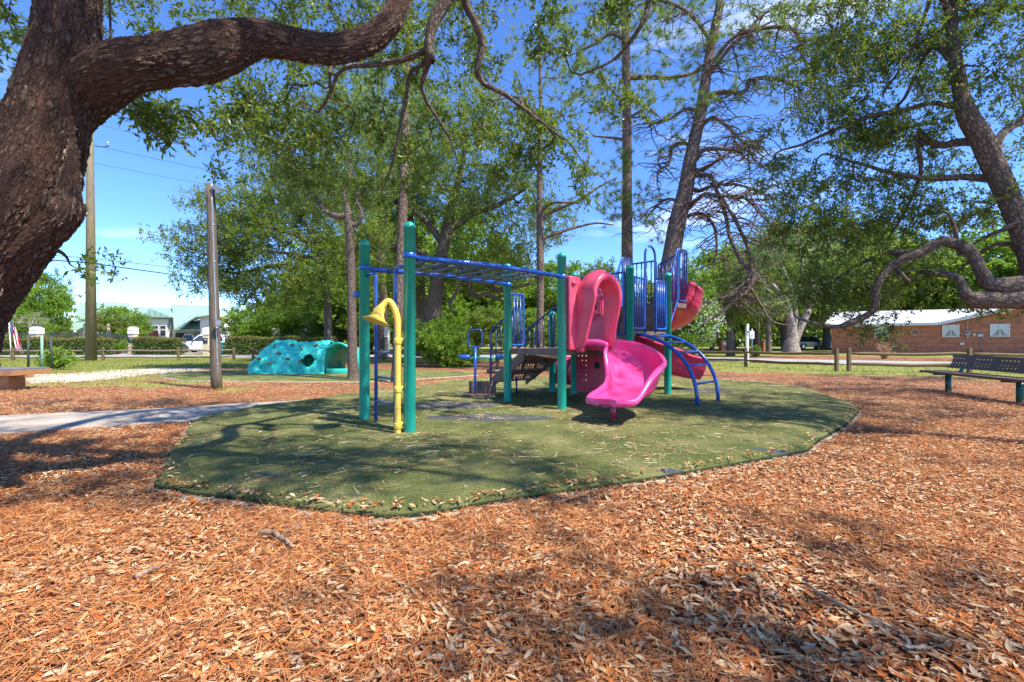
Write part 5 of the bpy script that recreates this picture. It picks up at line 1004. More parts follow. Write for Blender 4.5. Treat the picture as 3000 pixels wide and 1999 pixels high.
    # steps between upper and top deck, and between the first two decks
    for k in range(3):
        z0 = ZD2+k*.19; p = Gp+vv*(.0+k*.13); q = F_+vv*(.0+k*.13)-uu*.05
        mb = MB(); m_ = (z3(p, z0+.095)+z3(q, z0+.095))/2
        mb.beam(z3(p, z0+.094), z3(q, z0+.094), .02, .186); mb.beam(z3(p+vv*.075, z0+.18), z3(q+vv*.075, z0+.18), .15, .018); mb.build('step', M['deck'], root, smooth=False)
    mb = MB(); mb.beam(z3(H_, (ZD1+ZD2)/2-.03), z3(E_, (ZD1+ZD2)/2-.03), .02, ZD2-ZD1-.05); mb.build('kick_plate', M['deck'], root, smooth=False)
    # wooden-looking stair flight going down and away
    s0 = C_+vv*.40; s1 = C_+vv*1.32; Ls = .86; dn = -uu
    for p in (s0, s1):
        a, b = z3(p, ZD1-.02), z3(p+dn*Ls, .36); n_ = vv*.012
        V = [a, a-[0, 0, .20], b-[0, 0, .14], b+[0, 0, .05]]; V = [x-n_ for x in V]+[x+n_ for x in V]; j = np.arange(4)
        MB().add(V, [j[None], (j+4)[None, ::-1], np.stack([j, j+4, (j+1) % 4+4, (j+1) % 4], 1)]).build('stringer', M['deck'], root, smooth=False)
    for k in range(3):
        t0 = k/3*Ls; z = ZD1-.21*(k+1)+.0; a0 = s0+dn*(t0+.02); a1 = s1+dn*(t0+.02); dep = .285
        mb = MB(); f = lambda u, v: z3(a0+(a1-a0)*u+dn*dep*v, z)
        perforated(mb, f, 14, 4, lambda i, j: i % 5 != 4 and j in (1, 2), .66); f2 = lambda u, v: z3(a0+(a1-a0)*u, z+.20*v); perforated(mb, f2, 14, 3, lambda i, j: i % 5 != 4 and j == 1, .6)
        mb.build('stair_tread', M['deck'], root, smooth=False, solid=.004)
    MB().cyl(z3(s0+dn*.55+vv*.35, ZM-.02), z3(s0+dn*.55+vv*.35, .42), .017, 8).build('stair_leg', M['darkblue'], root)
    # transfer step at the foot
    t0 = s0+dn*(Ls+.0)
    mb = MB(); ts = t0-vv*.33; mb.box(z3(ts+dn*.06+vv*.16, ZM+.145), (.50, .06, .22), math.atan2(vv[1], vv[0])*0.0); mb.build('transfer_step', M['deck'], root, smooth=False, bevel=.01)
    bl = MB(); [bl.cyl(z3(ts+dn*.06+vv*.16, ZM+.19)+[dx, -.035, 0], z3(ts+dn*.06+vv*.16, ZM+.19)+[dx, -.028, 0], .010, 8) for dx in (-.16, .16)]; bl.build('bolt', M['bolt'], root)
    mb = MB(); cc = W(1398, 1157, 8.25); mb.box((cc[0], cc[1]+.12, ZM+.02), (.52, .45, .035)); 
    for k in range(4): mb.box((cc[0]+.285, cc[1]-.03+.09*k, ZM+.026), (.06, .02, .05))
    mb.build('foot_plate', M['deck'], root, smooth=False)
    # transfer handle loop
    hp = G(1392, 1160, ZM); hx = np.array([1., 0, 0]); q = z3(hp+[0, .02, 0], 0)
    mb = MB(); mb.cyl(z3(q, ZM-.02), z3(q, .985), .024, 10); loop = [q+[0, 0, .99], q+[-.125, 0, .99], q+[-.125, 0, 1.305], q+[.125, 0, 1.305], q+[.125, 0, .99], q+[0.001, 0, .99]]
    hl = mb.build('handle_post', M['blue'], root); MB().tube(bend(loop, .07, 6)[:-1], .0185, 8, closed=True).build('loop_handle', M['darkblue'], hl)
    # stair handrails
    def handrail(p, lo, hi, nb, name):
        mb = MB(); a = p+dn*(Ls+.02); b = p+dn*.02
        P = bend([z3(a, ZM-.02 if lo else .36), z3(a, 1.30), z3(b, ZD1+.80), z3(b, ZD1+.05), ], .1)
        mb.tube(P, .019, 8); mb.tube([z3(a, .66), z3(b, ZD1+.06)], .017, 6)
        for k in range(1, nb+1):
            t = k/(nb+1); c = a+(b-a)*t; mb.cyl(z3(c, .66+(ZD1+.06-.66)*t), z3(c, 1.30+(ZD1+.80-1.30)*t), .012, 6)
        return mb.build('handrail', M['darkblue'], root)
    handrail(s0, True, 0, 5, ''); handrail(s1, False, 0, 6, '')
    # guard panels
    def guard(p, q, z, n, h=.98, mat='blue', h2=None, nm='guard_panel'):
        mb = MB(); panel_bars(mb, p, q, z+.05, z+h, n, zq1=None if h2 is None else z+h2); return mb.build(nm, M[mat], root)
    guard(C_+vv*.07, C_+vv*.38, ZD1, 3, .92); guard(s1+vv*.0, H_-vv*.05, ZD1, 3, .92)
    mb = MB(); mb.cyl(z3(D_-uu*.06, ZD1+.55), z3(D_-uu*.3, ZD1+.55), .018, 8)
    ev = unit(F_-E_); el = np.linalg.norm(F_-E_)
    guard(E_+ev*.07, E_+ev*.47, ZD2, 4, .93); guard(E_+ev*.86, F_-ev*.07, ZD2, 4, .93)
    # arched hoop at the climber opening
    h0, h1 = E_+ev*.49, E_+ev*.84; zc = 2.62; rad = np.linalg.norm(h1-h0)/2; c = (h0+h1)/2
    P = [z3(h0, ZD2-.02)]+[z3(c-ev*rad*math.cos(a), zc+rad*1.05*math.sin(a)) for a in np.linspace(0, math.pi, 13)]+[z3(h1, ZD2-.02)]
    MB().tube(P, .021, 10).build('entry_hoop', M['blue'], root)
    guard(H_+uu*.1, H_+uu*.02+ (Gp-H_)*.9, ZD2, 8, .95, 'darkblue'); guard(H_+uu*.08, E_-uu*.1, ZD1+.18, 7, 1.12, 'darkblue')
    # stair guards up to the top deck and round it
    mb = MB()
    panel_bars(mb, F_+uu*.02-ev*.0+vv*.02, F_+vv*.36+uu*.02, ZD2+.1, ZD2+.98, 1, zq0=ZD3+.06, zq1=ZD3+1.06); mb.build('guard_panel', M['blue'], root)
    mb = MB(); panel_bars(mb, Gp+vv*.02-uu*.02, Gp+vv*.36-uu*.02, ZD2+.1, ZD2+.98, 2, zq0=ZD3+.06, zq1=ZD3+1.06); mb.build('guard_panel', M['blue'], root)
    guard(F_+vv*.38+uu*.03, e3+uu*.03, ZD3, 1, 1.06, 'darkblue'); guard(Gp+vv*.38-uu*.03, g3-uu*.03, ZD3, 5, 1.06, 'darkblue'); guard(g3, g3+(e3-g3)*.48, ZD3, 4, .95, 'darkblue'); guard(g3+(e3-g3)*.52, e3-uu*.02, ZD3, 5, .86, 'darkblue', 1.08)
    # arch climber
    r0, r1 = E_+ev*.20+uu*.02, E_+ev*.98+uu*.02; out = 1.05; pts = []
    def arch(p, hub):
        a = np.linspace(0, math.pi/2, 16); P = [z3(p+uu*(out*math.sin(t)**1.15), ZM-.02+(ZD2-.04-ZM)*math.cos(t)**.85 if t < 1.56 else ZM-.02) for t in a]; return np.array(P)
    Pa, Pb = arch(r0, 0), arch(r1, 0)
    ac = MB().tube(Pa, .030, 12).build('arch_climber', M['blue'], root); MB().tube(Pb, .030, 12).build('arch_rail', M['blue'], ac)
    for k in (2, 5, 7.5, 10, 12.6):
        i = int(k); t = k-i; MB().cyl(Pa[i]*(1-t)+Pa[i+1]*t, Pb[i]*(1-t)+Pb[i+1]*t, .019, 8).build('rung', M['blue'], ac)
    # ---- pink hood
    dv = unit(E_-D_); hw = .52; hc = D_+dv*.665; dux = np.array([dv[1], -dv[0], 0])
    hood = MB()
    def arcpt(t, w, ztop, zb, flare=0):    # t 0..1 around the opening from left foot over the top to right foot
        L1 = ztop-w-zb; per = 2*L1+math.pi*w; s_ = t*per
        if s_ < L1: return (-w-flare*0, zb+s_)
        if s_ < L1+math.pi*w: a = (s_-L1)/w; return (-w*math.cos(a), zb+L1+w*math.sin(a))
        return (w, zb+L1-(s_-L1-math.pi*w))
    rows = []
    n = 48
    secs = [(.00, .42, 2.10, 1.04, 0), (.05, .42, 2.14, 1.02, 0), (.14, .405, 2.175, 1.0, 0), (.26, .375, 2.17, 1.0, 0), (.36, .335, 2.12, 1.02, 1), (.405, .325, 2.09, 1.02, 1), (.42, .30, 2.06, 1.02, 1), (.41, .265, 2.015, 1.02, 1), (.36, .245, 1.985, 1.02, 1), (.3, .245, 2.0, 1.02, 0), (.12, .255, 2.0, 1.02, 0), (.02, .255, 1.97, 1.04, 0)]
    for (d, w, zt, zb, sl) in secs:
        r = []
        for k in range(n):
            t = k/(n-1); x, z = arcpt(t, w, zt, zb); fr = d
            low = max(0, (1.72-z)/.72); fr = d*(1-.62*low) if d > .1 else d
            x2 = x*(1+.10*low)-.13*d/.42*(1-.6*low); r.append(hc+dv*x2+dux*(fr+.02)+[0, 0, z])
        rows.append(r)
    hood.grid(np.array(rows)); hd_ = hood.build('slide_hood', M['hood'], root)
    for sg in (-1, 1):   # side wings of the hood, boxy panels beside the opening
        p0 = hc+dv*sg*.34; p1 = hc+dv*(-.585 if sg < 0 else .46); z0, z1 = ZD1-.02, 2.06
        mb = MB(); c0 = (p0+p1)/2+dux*.02; mb.box(z3(c0, (z0+z1)/2), (np.linalg.norm(p1-p0), .13, z1-z0), math.atan2(dv[1], dv[0])); mb.box(z3(p0+dux*.09+dv*sg*.02, z0+.22), (.11, .15, .50), math.atan2(dv[1], dv[0])); mb.build('hood_panel', M['hood'], hd_, bevel=.025)
    mb = MB(); mb.cyl(z3(hc-dv*.55+dux*.10, 1.95), z3(hc-dv*.47+dux*.10, 1.95), .022, 10); mb.build('hood_knob', M['hood'], hd_)
    # ---- pink curved slide
    K = [(1.19, 7.07, .985), (1.40, 6.98, .955), (1.60, 6.86, .84), (1.70, 6.64, .66), (1.71, 6.36, .51), (1.63, 6.07, .42), (1.47, 5.82, .375), (1.30, 5.62, .35), (1.19, 5.49, .34), (1.135, 5.425, .345), (1.10, 5.385, .35)]
    wid = [.56, .58, .62, .64, .64, .63, .62, .60, .52, .36, .12]; hr = [.12, .15, .18, .20, .18, .14, .11, .08, .055, .05, .045]; hl = [.14, .18, .24, .31, .36, .38, .34, .20, .08, .06, .05]
    P, v = smooth_path(K, 70, np.array([wid, hl, hr]).T)
    # left/right: travelling away from the deck the outer wall is on the left of travel
    mb = MB(); slide_channel(mb, P, v[:, 0], v[:, 1], v[:, 2], flat=.60, lip=.075); ch = mb.build('curved_slide', M['pink'], root)
    ch.modifiers.new('sub', 'SUBSURF').levels = 1; ch.modifiers['sub'].render_levels = 1
    mb = MB(); mb.cyl(G(1797, 1229, ZM)+[0, 0, -.02], G(1797, 1229, ZM)+[0, 0, .22], .032, 12); mb.build('slide_support', M['red'], ch)
    # ---- crimson spiral slide on the far side
    cx, cy = 3.20, 9.92; rad = .56; P = []
    a0 = math.radians(-62); P += [(3.30, 9.25, 1.86), (3.40, 9.33, 1.84)]
    for t in np.linspace(0, 1, 26): a = a0+t*math.radians(352); P.append((cx+rad*math.cos(a), cy+rad*math.sin(a), 1.80-1.38*t))
    P += [(3.66, 9.42, .36), (3.80, 9.46, .34)]
    P = smooth_path(P, 90); nn = len(P); t = np.linspace(0, 1, nn); hi = .40+.14*np.sin(t*math.pi); mb = MB(); slide_channel(mb, P, np.full(nn, .56), .16+0*hi, hi, flat=.5, lip=.045)
    sp = mb.build('spiral_slide', M['red'], root); MB().cyl((2.92, 9.30, ZM-.02), (2.92, 9.30, .72), .035, 12).build('slide_support', M['steel'], sp)
    mb = MB(); mb.box((3.44, 9.45, 2.1), (.06, .45, .6), R(35)); mb.build('entry_panel', M['red'], sp, bevel=.03)
    # ---- panels: castle front behind the hood, crawl panel below
    cp = H_+(E_-H_)*.36; dh = unit(E_-H_)
    mb = MB(); mb.box(z3(cp, ZD1+.30), (.62, .07, .56), math.atan2(dh[1], dh[0])); cs = mb.build('castle_panel', M['hood'], root, bevel=.02)
    for k, (dx, w, z0, z1) in enumerate(((-.16, .20, .60, .90), (.12, .20, .60, .90), (-.02, .30, .52, .62))):
        mb = MB(); c = z3(cp+dh*dx, ZD1+(z0+z1)/2); mb.tube([c-[0, 0, (z1-z0)/2], c+[0, 0, (z1-z0)/2]], w/2, 8)
        if k < 2: mb.tube([c+[0, 0, (z1-z0)/2], c+[0, 0, (z1-z0)/2+.03], c+[0, 0, (z1-z0)/2+.16], c+[0, 0, (z1-z0)/2+.2]], [w/2+.03, w/2+.03, .05, .005], 8); mb.build('turret', M['hood'], cs, smooth=False); MB().box(c-np.array([vv[0], vv[1], 0])*(w/2+.004), (.05, .03, .11), math.atan2(dh[1], dh[0])).build('turret_window', M['black'], cs)
        else: mb.build('turret', M['hood'], cs, smooth=False)
    he = unit(E_-H_); base = H_+he*.06; wl = np.linalg.norm(E_-H_)-.14
    mb = MB(); f = lambda a, b: z3(base+he*wl*a, ZM+.06+.80*b)
    perforated(mb, f, 12, 9, lambda i, j: (i, j) in () or (i < 3 and 0 < j < 8) or (j == 0 and 1 < i < 9), .5); cr = mb.build('crawl_panel', M['red'], root, smooth=False, solid=.03)  # sun dots shining through the deck, put into the panel as openings
    for t, mt in ((.45, 'black'), (.78, 'yellow')): 
        c = z3(base+he*wl*t, ZM+.56)-he*0; nrm = np.array([-he[1], he[0], 0]); nrm = nrm if nrm[1] < 0 else -nrm; MB().cyl(c+nrm*.012, c+nrm*.022, .062, 20).build('porthole', M[mt], cr)
    bubble = MB(); c = np.array([1.12, 9.25, .5]); bubble.tube([c-dh*.25, c-dh*.22, c+dh*.22, c+dh*.25], [.22, .29, .29, .22], 20); bubble.build('crawl_tube', M['red'], root)
    MB().beam(z3(D_-uu*.1, ZD1-.05)+vv*.0, z3(D_+uu*.0+vv*.34, ZD1-.05), .02, .09).build('deck_bracket', M['deck'], root, smooth=False)
    return root
# ------------------------------------------------------------------ turquoise rock climber
def rock_climber():
    base = G(860, 1096); root = thing('rock_climber', 'low turquoise moulded rock climber with brown hand holds and a dark tunnel', 'climber', base)
    Y0 = 14.9
    def shell(x0, x1, yf, depth, Hf, ns, nt, seed, hole=None, th=.05, openarch=None):
        rows = []
        for i in range(ns):
            s = i/(ns-1); x = x0+(x1-x0)*s; H = Hf(s); r = []
            for j in range(nt):
                t = j/(nt-1)*math.pi; y = yf+depth/2-depth/2*math.cos(t)*(1.0); z = H*max(0, math.sin(t))**.62
                q = .16*(fbm(np.array(s*4.0+seed), np.array(t*1.8), .55, seed, 3)-.5)+.07*(fbm(np.array(s*9.0), np.array(t*4+seed), .5, seed+3, 2)-.5)
                r.append((x+q*.7*(0 < i < ns-1), y+q*1.6*math.cos(t)*-1, max(0, z+q*math.sin(t)*1.3)))
            rows.append(r)
        V = np.array(rows); 
        if hole:
            hx, hz, hr = hole; F = []; idx = lambda a, b: a*nt+b
            for i in range(ns-1):
                for j in range(nt-1):
                    c = V[i:i+2, j:j+2].reshape(-1, 3).mean(0)
                    if c[1] < yf+depth/2 and np.hypot((c[0]-hx), (c[2]-hz)*.95) < hr: continue
                    F.append([idx(i, j), idx(i+1, j), idx(i+1, j+1), idx(i, j+1)])
            mb = MB().add(V.reshape(-1, 3), np.array(F))
        else: mb = MB().grid(V)
        return mb, V
    xl, xr = W(733, 1050, Y0)[0], W(952, 1050, Y0)[0]
    Hf = lambda s: CAMZ-.02-(.62*(max(0, .28-s)/.28)**1.5)+.06*math.sin(s*7)-.02*s
    hx = W(906, 1058, Y0)[0]
    mb, V = shell(xl, xr, Y0-.1, 1.5, Hf, 150, 90, 3, hole=(hx, .46, .19))
    o = mb.build('climbing_wall', M['climb'], root, solid=.05)
    # flared second tunnel to the right, its mouth facing the camera
    x0, x1 = W(950, 1050, Y0+.4)[0], W(1026, 1050, Y0+.4)[0]+.35; cx = (x0+x1)/2; rows = []
    for i in range(30):
        s = i/29; y = Y0+.25+s*1.6; sc_ = 1-.25*s; r = []
        for j in range(40):
            t = j/39*math.pi; q = .10*(fbm(np.array(t*2.), np.array(s*3.), .6, 8)-.5)
            r.append((cx-(x1-x0)/2*math.cos(t)*sc_*(1+q), y-.3*math.sin(t)*(1-s), max(0, (1.02*sc_)*math.sin(t)**.7*(1+q))))
        rows.append(r)
    MB().grid(np.array(rows)).build('tunnel_arch', M['climb'], root, solid=.06)
    fl = MB(); a = W(965, 1085, Y0+.5); fl.box((a[0]+.45, Y0+.25, .09), (.9, .12, .18)); fl.build('base_flange', M['climb'], root, bevel=.03)
    fl = MB(); fl.box(((xl+xr)/2+.02, Y0-.12, .035), ((xr-xl)*1.0, .10, .09)); f_ = fl.build('base_flange', M['climb'], root, bevel=.02)
    for px in (750, 780, 812, 842, 874, 904, 934): MB().cyl(W(px, 1094, Y0-.17)*[1, 1, 0]+[0, 0, .05], W(px, 1094, Y0-.2)*[1, 1, 0]+[0, 0, .05], .014, 8).build('bolt', M['bolt'], f_)
    P = V.reshape(-1, 3); Pf = P[P[:, 1] < Y0+.7]
    for px, py, mt in ((763, 1051, 'hold'), (820, 1036, 'hold'), (846, 1052, 'hold'), (882, 1059, 'hold'), (792, 1066, 'handhold_grey'), (860, 1012, 'hold'), (928, 1012, 'hold'), (808, 1015, 'handhold_grey'), (885, 1021, 'handhold_grey')):
        a = np.array([(px-1500)/FPX, 1, (999.5-py)/FPX]); d = (Pf-np.array([0, 0, CAMZ])); t = d@a/(a@a); i = np.argmin(np.linalg.norm(d-t[:, None]*a, axis=1)+.12*(t-t.min())); c = Pf[i]+[0, -.05, 0]
        mb = MB(); th = rng.uniform(-.9, .9); dx = np.array([math.cos(th), 0, math.sin(th)])*.062
        mb.tube([c-dx, c-dx*.8+[0, -.03, .01], c+[0, -.045, .012], c+dx*.8+[0, -.03, .01], c+dx], [.018, .034, .038, .034, .018], 8); mb.build('hand_hold', M[mt], root)

# ------------------------------------------------------------------ posts, poles, fences
def poles():
    b = G(635, 1140); top = W(616, 540, 10.4)
    root = thing('lamp_post', 'wooden lamp post with side conduit and flat lamp head left of the climber', 'lamp post', b)
    mb = MB(); mb.tube(smooth_path([b-[0, 0, .1], b*.5+top*.5, top], 14), np.linspace(.118, .088, 14), 16); mb.build('pole', M['lampwood'], root)
    t = lambda f: b+(top-b)*f
    mb = MB(); off = np.array([.088, -.075, 0]); mb.tube([t(k/10)+off*(1-.32*k/10) for k in range(0, 11)], .017, 10); cd = mb.build('conduit', M['steel'], root)
    for k in (.12, .30, .62, .80): MB().box(t(k)+off*(1-.32*k), (.07, .03, .02)).build('strap', M['steel'], cd)
    q = W(640, 948, 10.25); MB().box(q, (.10, .07, .13)).build('junction_box', M['steel'], root, bevel=.006)
    a = W(630, 549, 10.35); c = W(657, 556, 10.3); MB().beam(a-[.05, 0, 0], c, .13, .045).build('lamp_head', M['steel'], root, bevel=.01); MB().beam(a-[.02, 0, .04], c-[.03, 0, .035], .09, .025).build('lens', M['white'], root)
    MB().box(top+[.05, -.04, -.14], (.06, .05, .28)).build('mount', M['steel'], root)
    # utility pole and wires
    b = G(267, 1058.5); H = 15.5; x = b[0]
    root = thing('utility_pole', 'tall round wooden utility pole rising from the lawn left of the building', 'utility pole', b)
    mb = MB(); mb.tube([b-[0, 0, .2], b+[-.03, 0, H*.5], b+[-.1, 0, H]], [.255, .19, .135], 18); mb.build('pole', M['woodpole'], root)
    a = W(278, 428, 25); c = W(316, 430, 24.8); MB().tube([a, (a+c)/2+[0, 0, -.03], c], .022, 6).build('bracket', M['black'], root)
    MB().lathe([(.04, -.1), (.09, -.08), (.05, -.04), (.09, 0), (.05, .04), (.08, .08), (.03, .14)], c+[0, 0, .12], 10).build('insulator', M['steel'], root)
    for z in (8.0, 11.2): MB().box(b+[-.07, -.2, z], (.1, .05, .12)).build('tag_plate', M['steel'], root)
    wires = [(770, 772, 640, 812, .035, 'thick lower cable crossing behind the lamp post'), (757, 757, 900, 815, .018, 'thin cable just above the thick lower cable'), (420, 428, 760, 520, .012, 'high thin wire starting at the bracket insulator'), (358, 362, 900, 500, .010, 'uppermost faint wire left of the hanging leaves'), (475, 478, 760, 560, .010, 'faint wire between the insulator and the cables')]
    for y0, y1, px2, y2, r, lb in wires:
        p0 = W(-900, y0-95, 34); p1 = W(267, (y0+y1)/2, 25); d = W(px2, y2, 37)-p1; p2 = p1+d*2.2
        P = []
        for s, e, sag in ((p0, p1, .25), (p1, p2, .9)):
            for k in range(13): t_ = k/12; P.append(s+(e-s)*t_-np.array([0, 0, sag*4*t_*(1-t_)*(.25)]))
        tag(MB().tube(P, r, 5).build('power_line', M['black'], None, origin=p1), lb, 'cable', 'wires on the utility pole')
    p0, p1 = W(1900, 832, 30), W(2700, 815, 34)
    tag(MB().tube([p0+(p1-p0)*k/10-[0, 0, .6*k/10*(1-k/10)] for k in range(11)], .02, 5).build('power_line', M['black'], None, origin=p0), 'thin wire crossing behind the leaning pine branches', 'cable')
    # thin posts and flag
    g = 'thin posts on the lawn'
    for px, pt, r, mt, lb, dx in ((83, 985, .035, 'postgreen', 'dark thin post left of the pale green post', 0), (124, 983, .055, 'paleg', 'pale green square post in the middle of the three', -.02), (157, 985, .035, 'postgreen', 'dark leaning thin post right of the pale green post', -.13)):
        b = G(px, 1086); tp = W(px, pt, b[1]); mb = MB(); mb.tube([b-[0, 0, .05], [b[0]+dx, b[1], tp[2]]], r, 8 if mt != 'paleg' else 4)
        tag(mb.build('thin_post', M[mt], None, origin=b), lb, 'post', g)
    b = G(135, 1086); root = thing('small_shrub', 'small loose green shrub growing round the pale green post', 'shrub', b+[0, .35, 0])
    n = 1100; c = b+[.05, .35, .38]; d = unit(rng.normal(size=(n, 3))); P = c+d*(rng.random((n, 1))**.5)*np.array([.75, .35, .5]); P[:, 2] = np.abs(P[:, 2])
    P = P[vnoise(P[:, 0], P[:, 2], .22, 4) > .38]; n = len(P); V, F = leaf_mesh(P, rng.normal(size=(n, 3)), rng.normal(size=(n, 3)), np.full(n, .15), np.full(n, .05)); MB().add(V, F).build('foliage', M['brightleaf'], root, smooth=False, rnd=np.repeat(rng.random(n), 4))
    st = MB(); [st.tube([b+[0, .35, 0], c+rng.normal(0, .2, 3)], .012, 4) for _ in range(7)]; st.build('stem', M['barkgrey'], root)

def fences():
    def run(name, label, pts, h=.78, mat='railwood', pm='postwood', rails=(.56, .20), skip=(), r=.045, pw=.115, ph=None):
        pts = [np.array([p[0], p[1], 0.]) for p in pts]; root = thing('rail_fence', label, 'fence', pts[0], 0, 'split rail fences round the park')
        for k, p in enumerate(pts):
            mb = MB(); mb.box(p+[0, 0, h/2-.05], (pw, pw, h+.1), rng.uniform(-.2, .2), taper=.93); mb.build('post', M[pm], root, smooth=False, bevel=.012)
        for k in range(len(pts)-1):
            if k in skip: continue
            for z in rails:
                a, b = pts[k]+[0, 0, z], pts[k+1]+[0, 0, z+rng.normal(0, .012)]; P = np.array([a+(b-a)*t+np.array([0, 0, .012*math.sin(t*9+k)-.02*4*t*(1-t)])+rng.normal(0, .004, 3) for t in np.linspace(0, 1, 12)])
                rr = np.full(12, r*1.2); rr[0] = rr[-1] = r*.7; mb = MB(); mb.tube(P, rr, 6); mb.build('rail', M[mat], root)
    g = lambda px, py: G(px, py)[:2]
    run('f', 'left rail fence from the flag to the gate gap in front of the long hedge', [g(-260, 1060), g(-110, 1059.5), g(38, 1059), g(170, 1058.5), g(302, 1058), g(523, 1057), g(685, 1055.5)], rails=(.58, .22), h=.74)
    a, b = g(741, 1056.5), g(1990, 1064)
    run('f', 'middle rail fence running behind the climber and the play structure', [a+(b-a)*t for t in np.linspace(0, 1, 10)], rails=(.56, .2), h=.74)
    run('f', 'rail fence right of the curved climber in front of the pale forked tree', [g(1990, 1064), g(2185, 1075), g(2451, 1088)], h=.82, rails=(.62, .27), r=.05, mat='postwood')
    run('f', 'rail fence nearest the brick house passing behind the bench', [g(2487, 1088.5), g(2840, 1093), g(3280, 1099)], h=.86, rails=(.64, .27), r=.055, mat='postwood')
    # iron fence with spikes, pillars
    gp = 'stone pillars of the gated property'; first = None
    for k, (px, yt, Y, w, lb) in enumerate(((108, 958, 37, .55, 'squat pillar left of the utility pole above the long hedge'), (390, 958, 37.5, .46, 'tall gate pillar with a dark plaque in the middle hedge gap'), (607, 960, 37.5, .46, 'tall gate pillar with a dark plaque just left of the lamp post'), (711, 962, 40, .44, 'white-capped pillar first right of the lamp post'), (807, 963, 41, .44, 'white-capped pillar in the middle above the right hedge'), (897, 964, 42, .44, 'shaded pillar at the right end of the iron fence'))):
        top = CAMZ+(999.5-yt)/FPX*Y; X = (px-1500)/FPX*Y; root = thing('stone_pillar', lb, 'pillar', (X, Y, 0), 0, gp)
        MB().box((X, Y, (top-.62)/2-.02), (w, w, top-.58)).build('shaft', M['cream'], root, smooth=False, bevel=.02)
        mb = MB(); mb.box((X, Y, top-.48), (w*1.22, w*1.22, .26)); mb.box((X, Y, top-.20), (w*1.16, w*1.16, .26)); mb.box((X, Y, top-.03), (w*.8, w*.8, .07)); mb.build('cap', M['white'], root, smooth=False, bevel=.04)
        if k in (1, 2):
            pl = MB(); pl.box((X, Y-w/2-.015, top-1.08), (.38, .03, .44)); pq = pl.build('plaque', M['black'], root, smooth=False)
            MB().lathe([(.001, 0), (.10, .01), (.11, .02)], (X, Y-w/2-.05, top-1.02), 12, np.array([[1, 0, 0], [0, 0, -1], [0, 1, 0]]).T).build('emblem', M['steel'], pq)
    def iron(x0, x1, Y, h, lb):
        root = thing('iron_fence', lb, 'fence', ((x0+x1)/2, Y, 0), 0, 'spiked iron fences between the pillars')
        mb = MB(); n = int((x1-x0)/.16)
        for k in range(n+1):
            x = x0+(x1-x0)*k/n; mb.box((x, Y, h/2), (.022, .022, h)); mb.box((x, Y, h+.05), (.03, .03, .1), taper=.1)
        mb.build('picket', M['black'] if False else M['ironpaint'], root, smooth=False)['kind'] = 'stuff' if n > 100 else 'part'
        rb = MB()
        for z in (.2, h-.18): rb.box(((x0+x1)/2, Y+.03, z), (x1-x0, .03, .04))
        rb.build('rail', M['ironpaint'], root, smooth=False)
    X = lambda px, Y: (px-1500)/FPX*Y
    iron(X(-60, 37), X(95, 37), 37, 1.75, 'iron fence left of the squat pillar'); iron(X(122, 37), X(318, 37), 37.2, 1.75, 'iron fence above the long left hedge'); iron(X(640, 39), X(700, 40), 40, 1.75, 'short iron fence behind the teal cart'); iron(X(722, 40), X(798, 41), 41, 1.75, 'iron fence above the left half of the right hedge'); iron(X(818, 41), X(888, 42), 42, 1.75, 'iron fence above the right half of the right hedge'); iron(X(318, 38.5), X(380, 38.5), 38.5, 1.7, 'iron fence behind the cycads')
    hedge('long left clipped hedge with reddish top behind the flag and mailbox', X(-40, 35), X(318, 35), 35, 1.28, 1.2, 17000)
    hedge('short clipped hedge between the two tall gate pillars', X(404, 36), X(530, 36), 36, 1.30, 1.2, 7000)
    hedge('right clipped hedge behind the turquoise climber', X(664, 36), X(985, 37), 36.5, 1.36, 1.3, 16000, .3)
    # mailboxes, sign posts
    root = thing('mailbox', 'grey mailbox on a curved black post before the long hedge', 'mailbox', G(182, 1032)); b = ORG[root.name]
    MB().tube([b, b+[0, 0, .75]], .045, 8).build('post', M['black'], root); mb = MB(); mb.tube([b+[0, -.3, .85], b+[0, .3, .85]], .15, 12); mb.build('box', M['steel'], root)
    # teal cart
    Y = 36.5; c = W(654, 1030, Y); root = thing('wheelie_bin', 'teal wheelie bin between the lamp post and the right hedge', 'trash bin', (c[0], Y, 0))
    MB().box((c[0]-.05, Y, .50), (.50, .55, .85), taper=1.16).build('body', M['cart'], root, smooth=False, bevel=.03); MB().box((c[0]-.05, Y-.02, .97), (.66, .72, .08)).build('lid', M['cart'], root, smooth=False, bevel=.02)
    for s in (-.25, .2): MB().cyl((c[0]+s, Y+.25, .1), (c[0]+s+.06, Y+.25, .1), .1, 12).build('wheel', M['rubber'], root)
    b = W(660, 1032, 36); b[2] = 0; root = thing('entry_light', 'thin black driveway lantern post right of the teal bin', 'lantern', b)
    MB().cyl(b, b+[0, 0, 1.9], .035, 8).build('post', M['black'], root); MB().box(b+[0, 0, 2.0], (.42, .1, .18)).build('lantern', M['black'], root); MB().box(b+[0, 0, 1.5], (.42, .04, .05)).build('crossbar', M['black'], root)
    # small white sign seen between trunk and ladder
    b = G(1139, 1042); b[1] = 27.5; b = np.array([(1139-1500)/FPX*27.5, 27.5, 0]); root = thing('street_sign', 'small white board on a post seen between the blue ladder rails', 'sign', b)
    MB().box(b+[0, 0, .9], (.11, .08, 1.8)).build('post', M['white'], root, smooth=False); MB().box(b+[-.12, -.06, 1.65], (.24, .03, .62)).build('board', M['white'], root, smooth=False)
    for z in (1.75, 1.6, 1.48): MB().box(b+[-.12, -.08, z], (.16, .006, .05)).build('lettering', M['steel'], root, smooth=False)
    Y = 22; b = np.array([(2189-1500)/FPX*Y, Y, 0]); root = thing('street_pole', 'white street name pole behind the rail fence right of the climber', 'sign pole', b); t_ = W(2190, 955, Y)
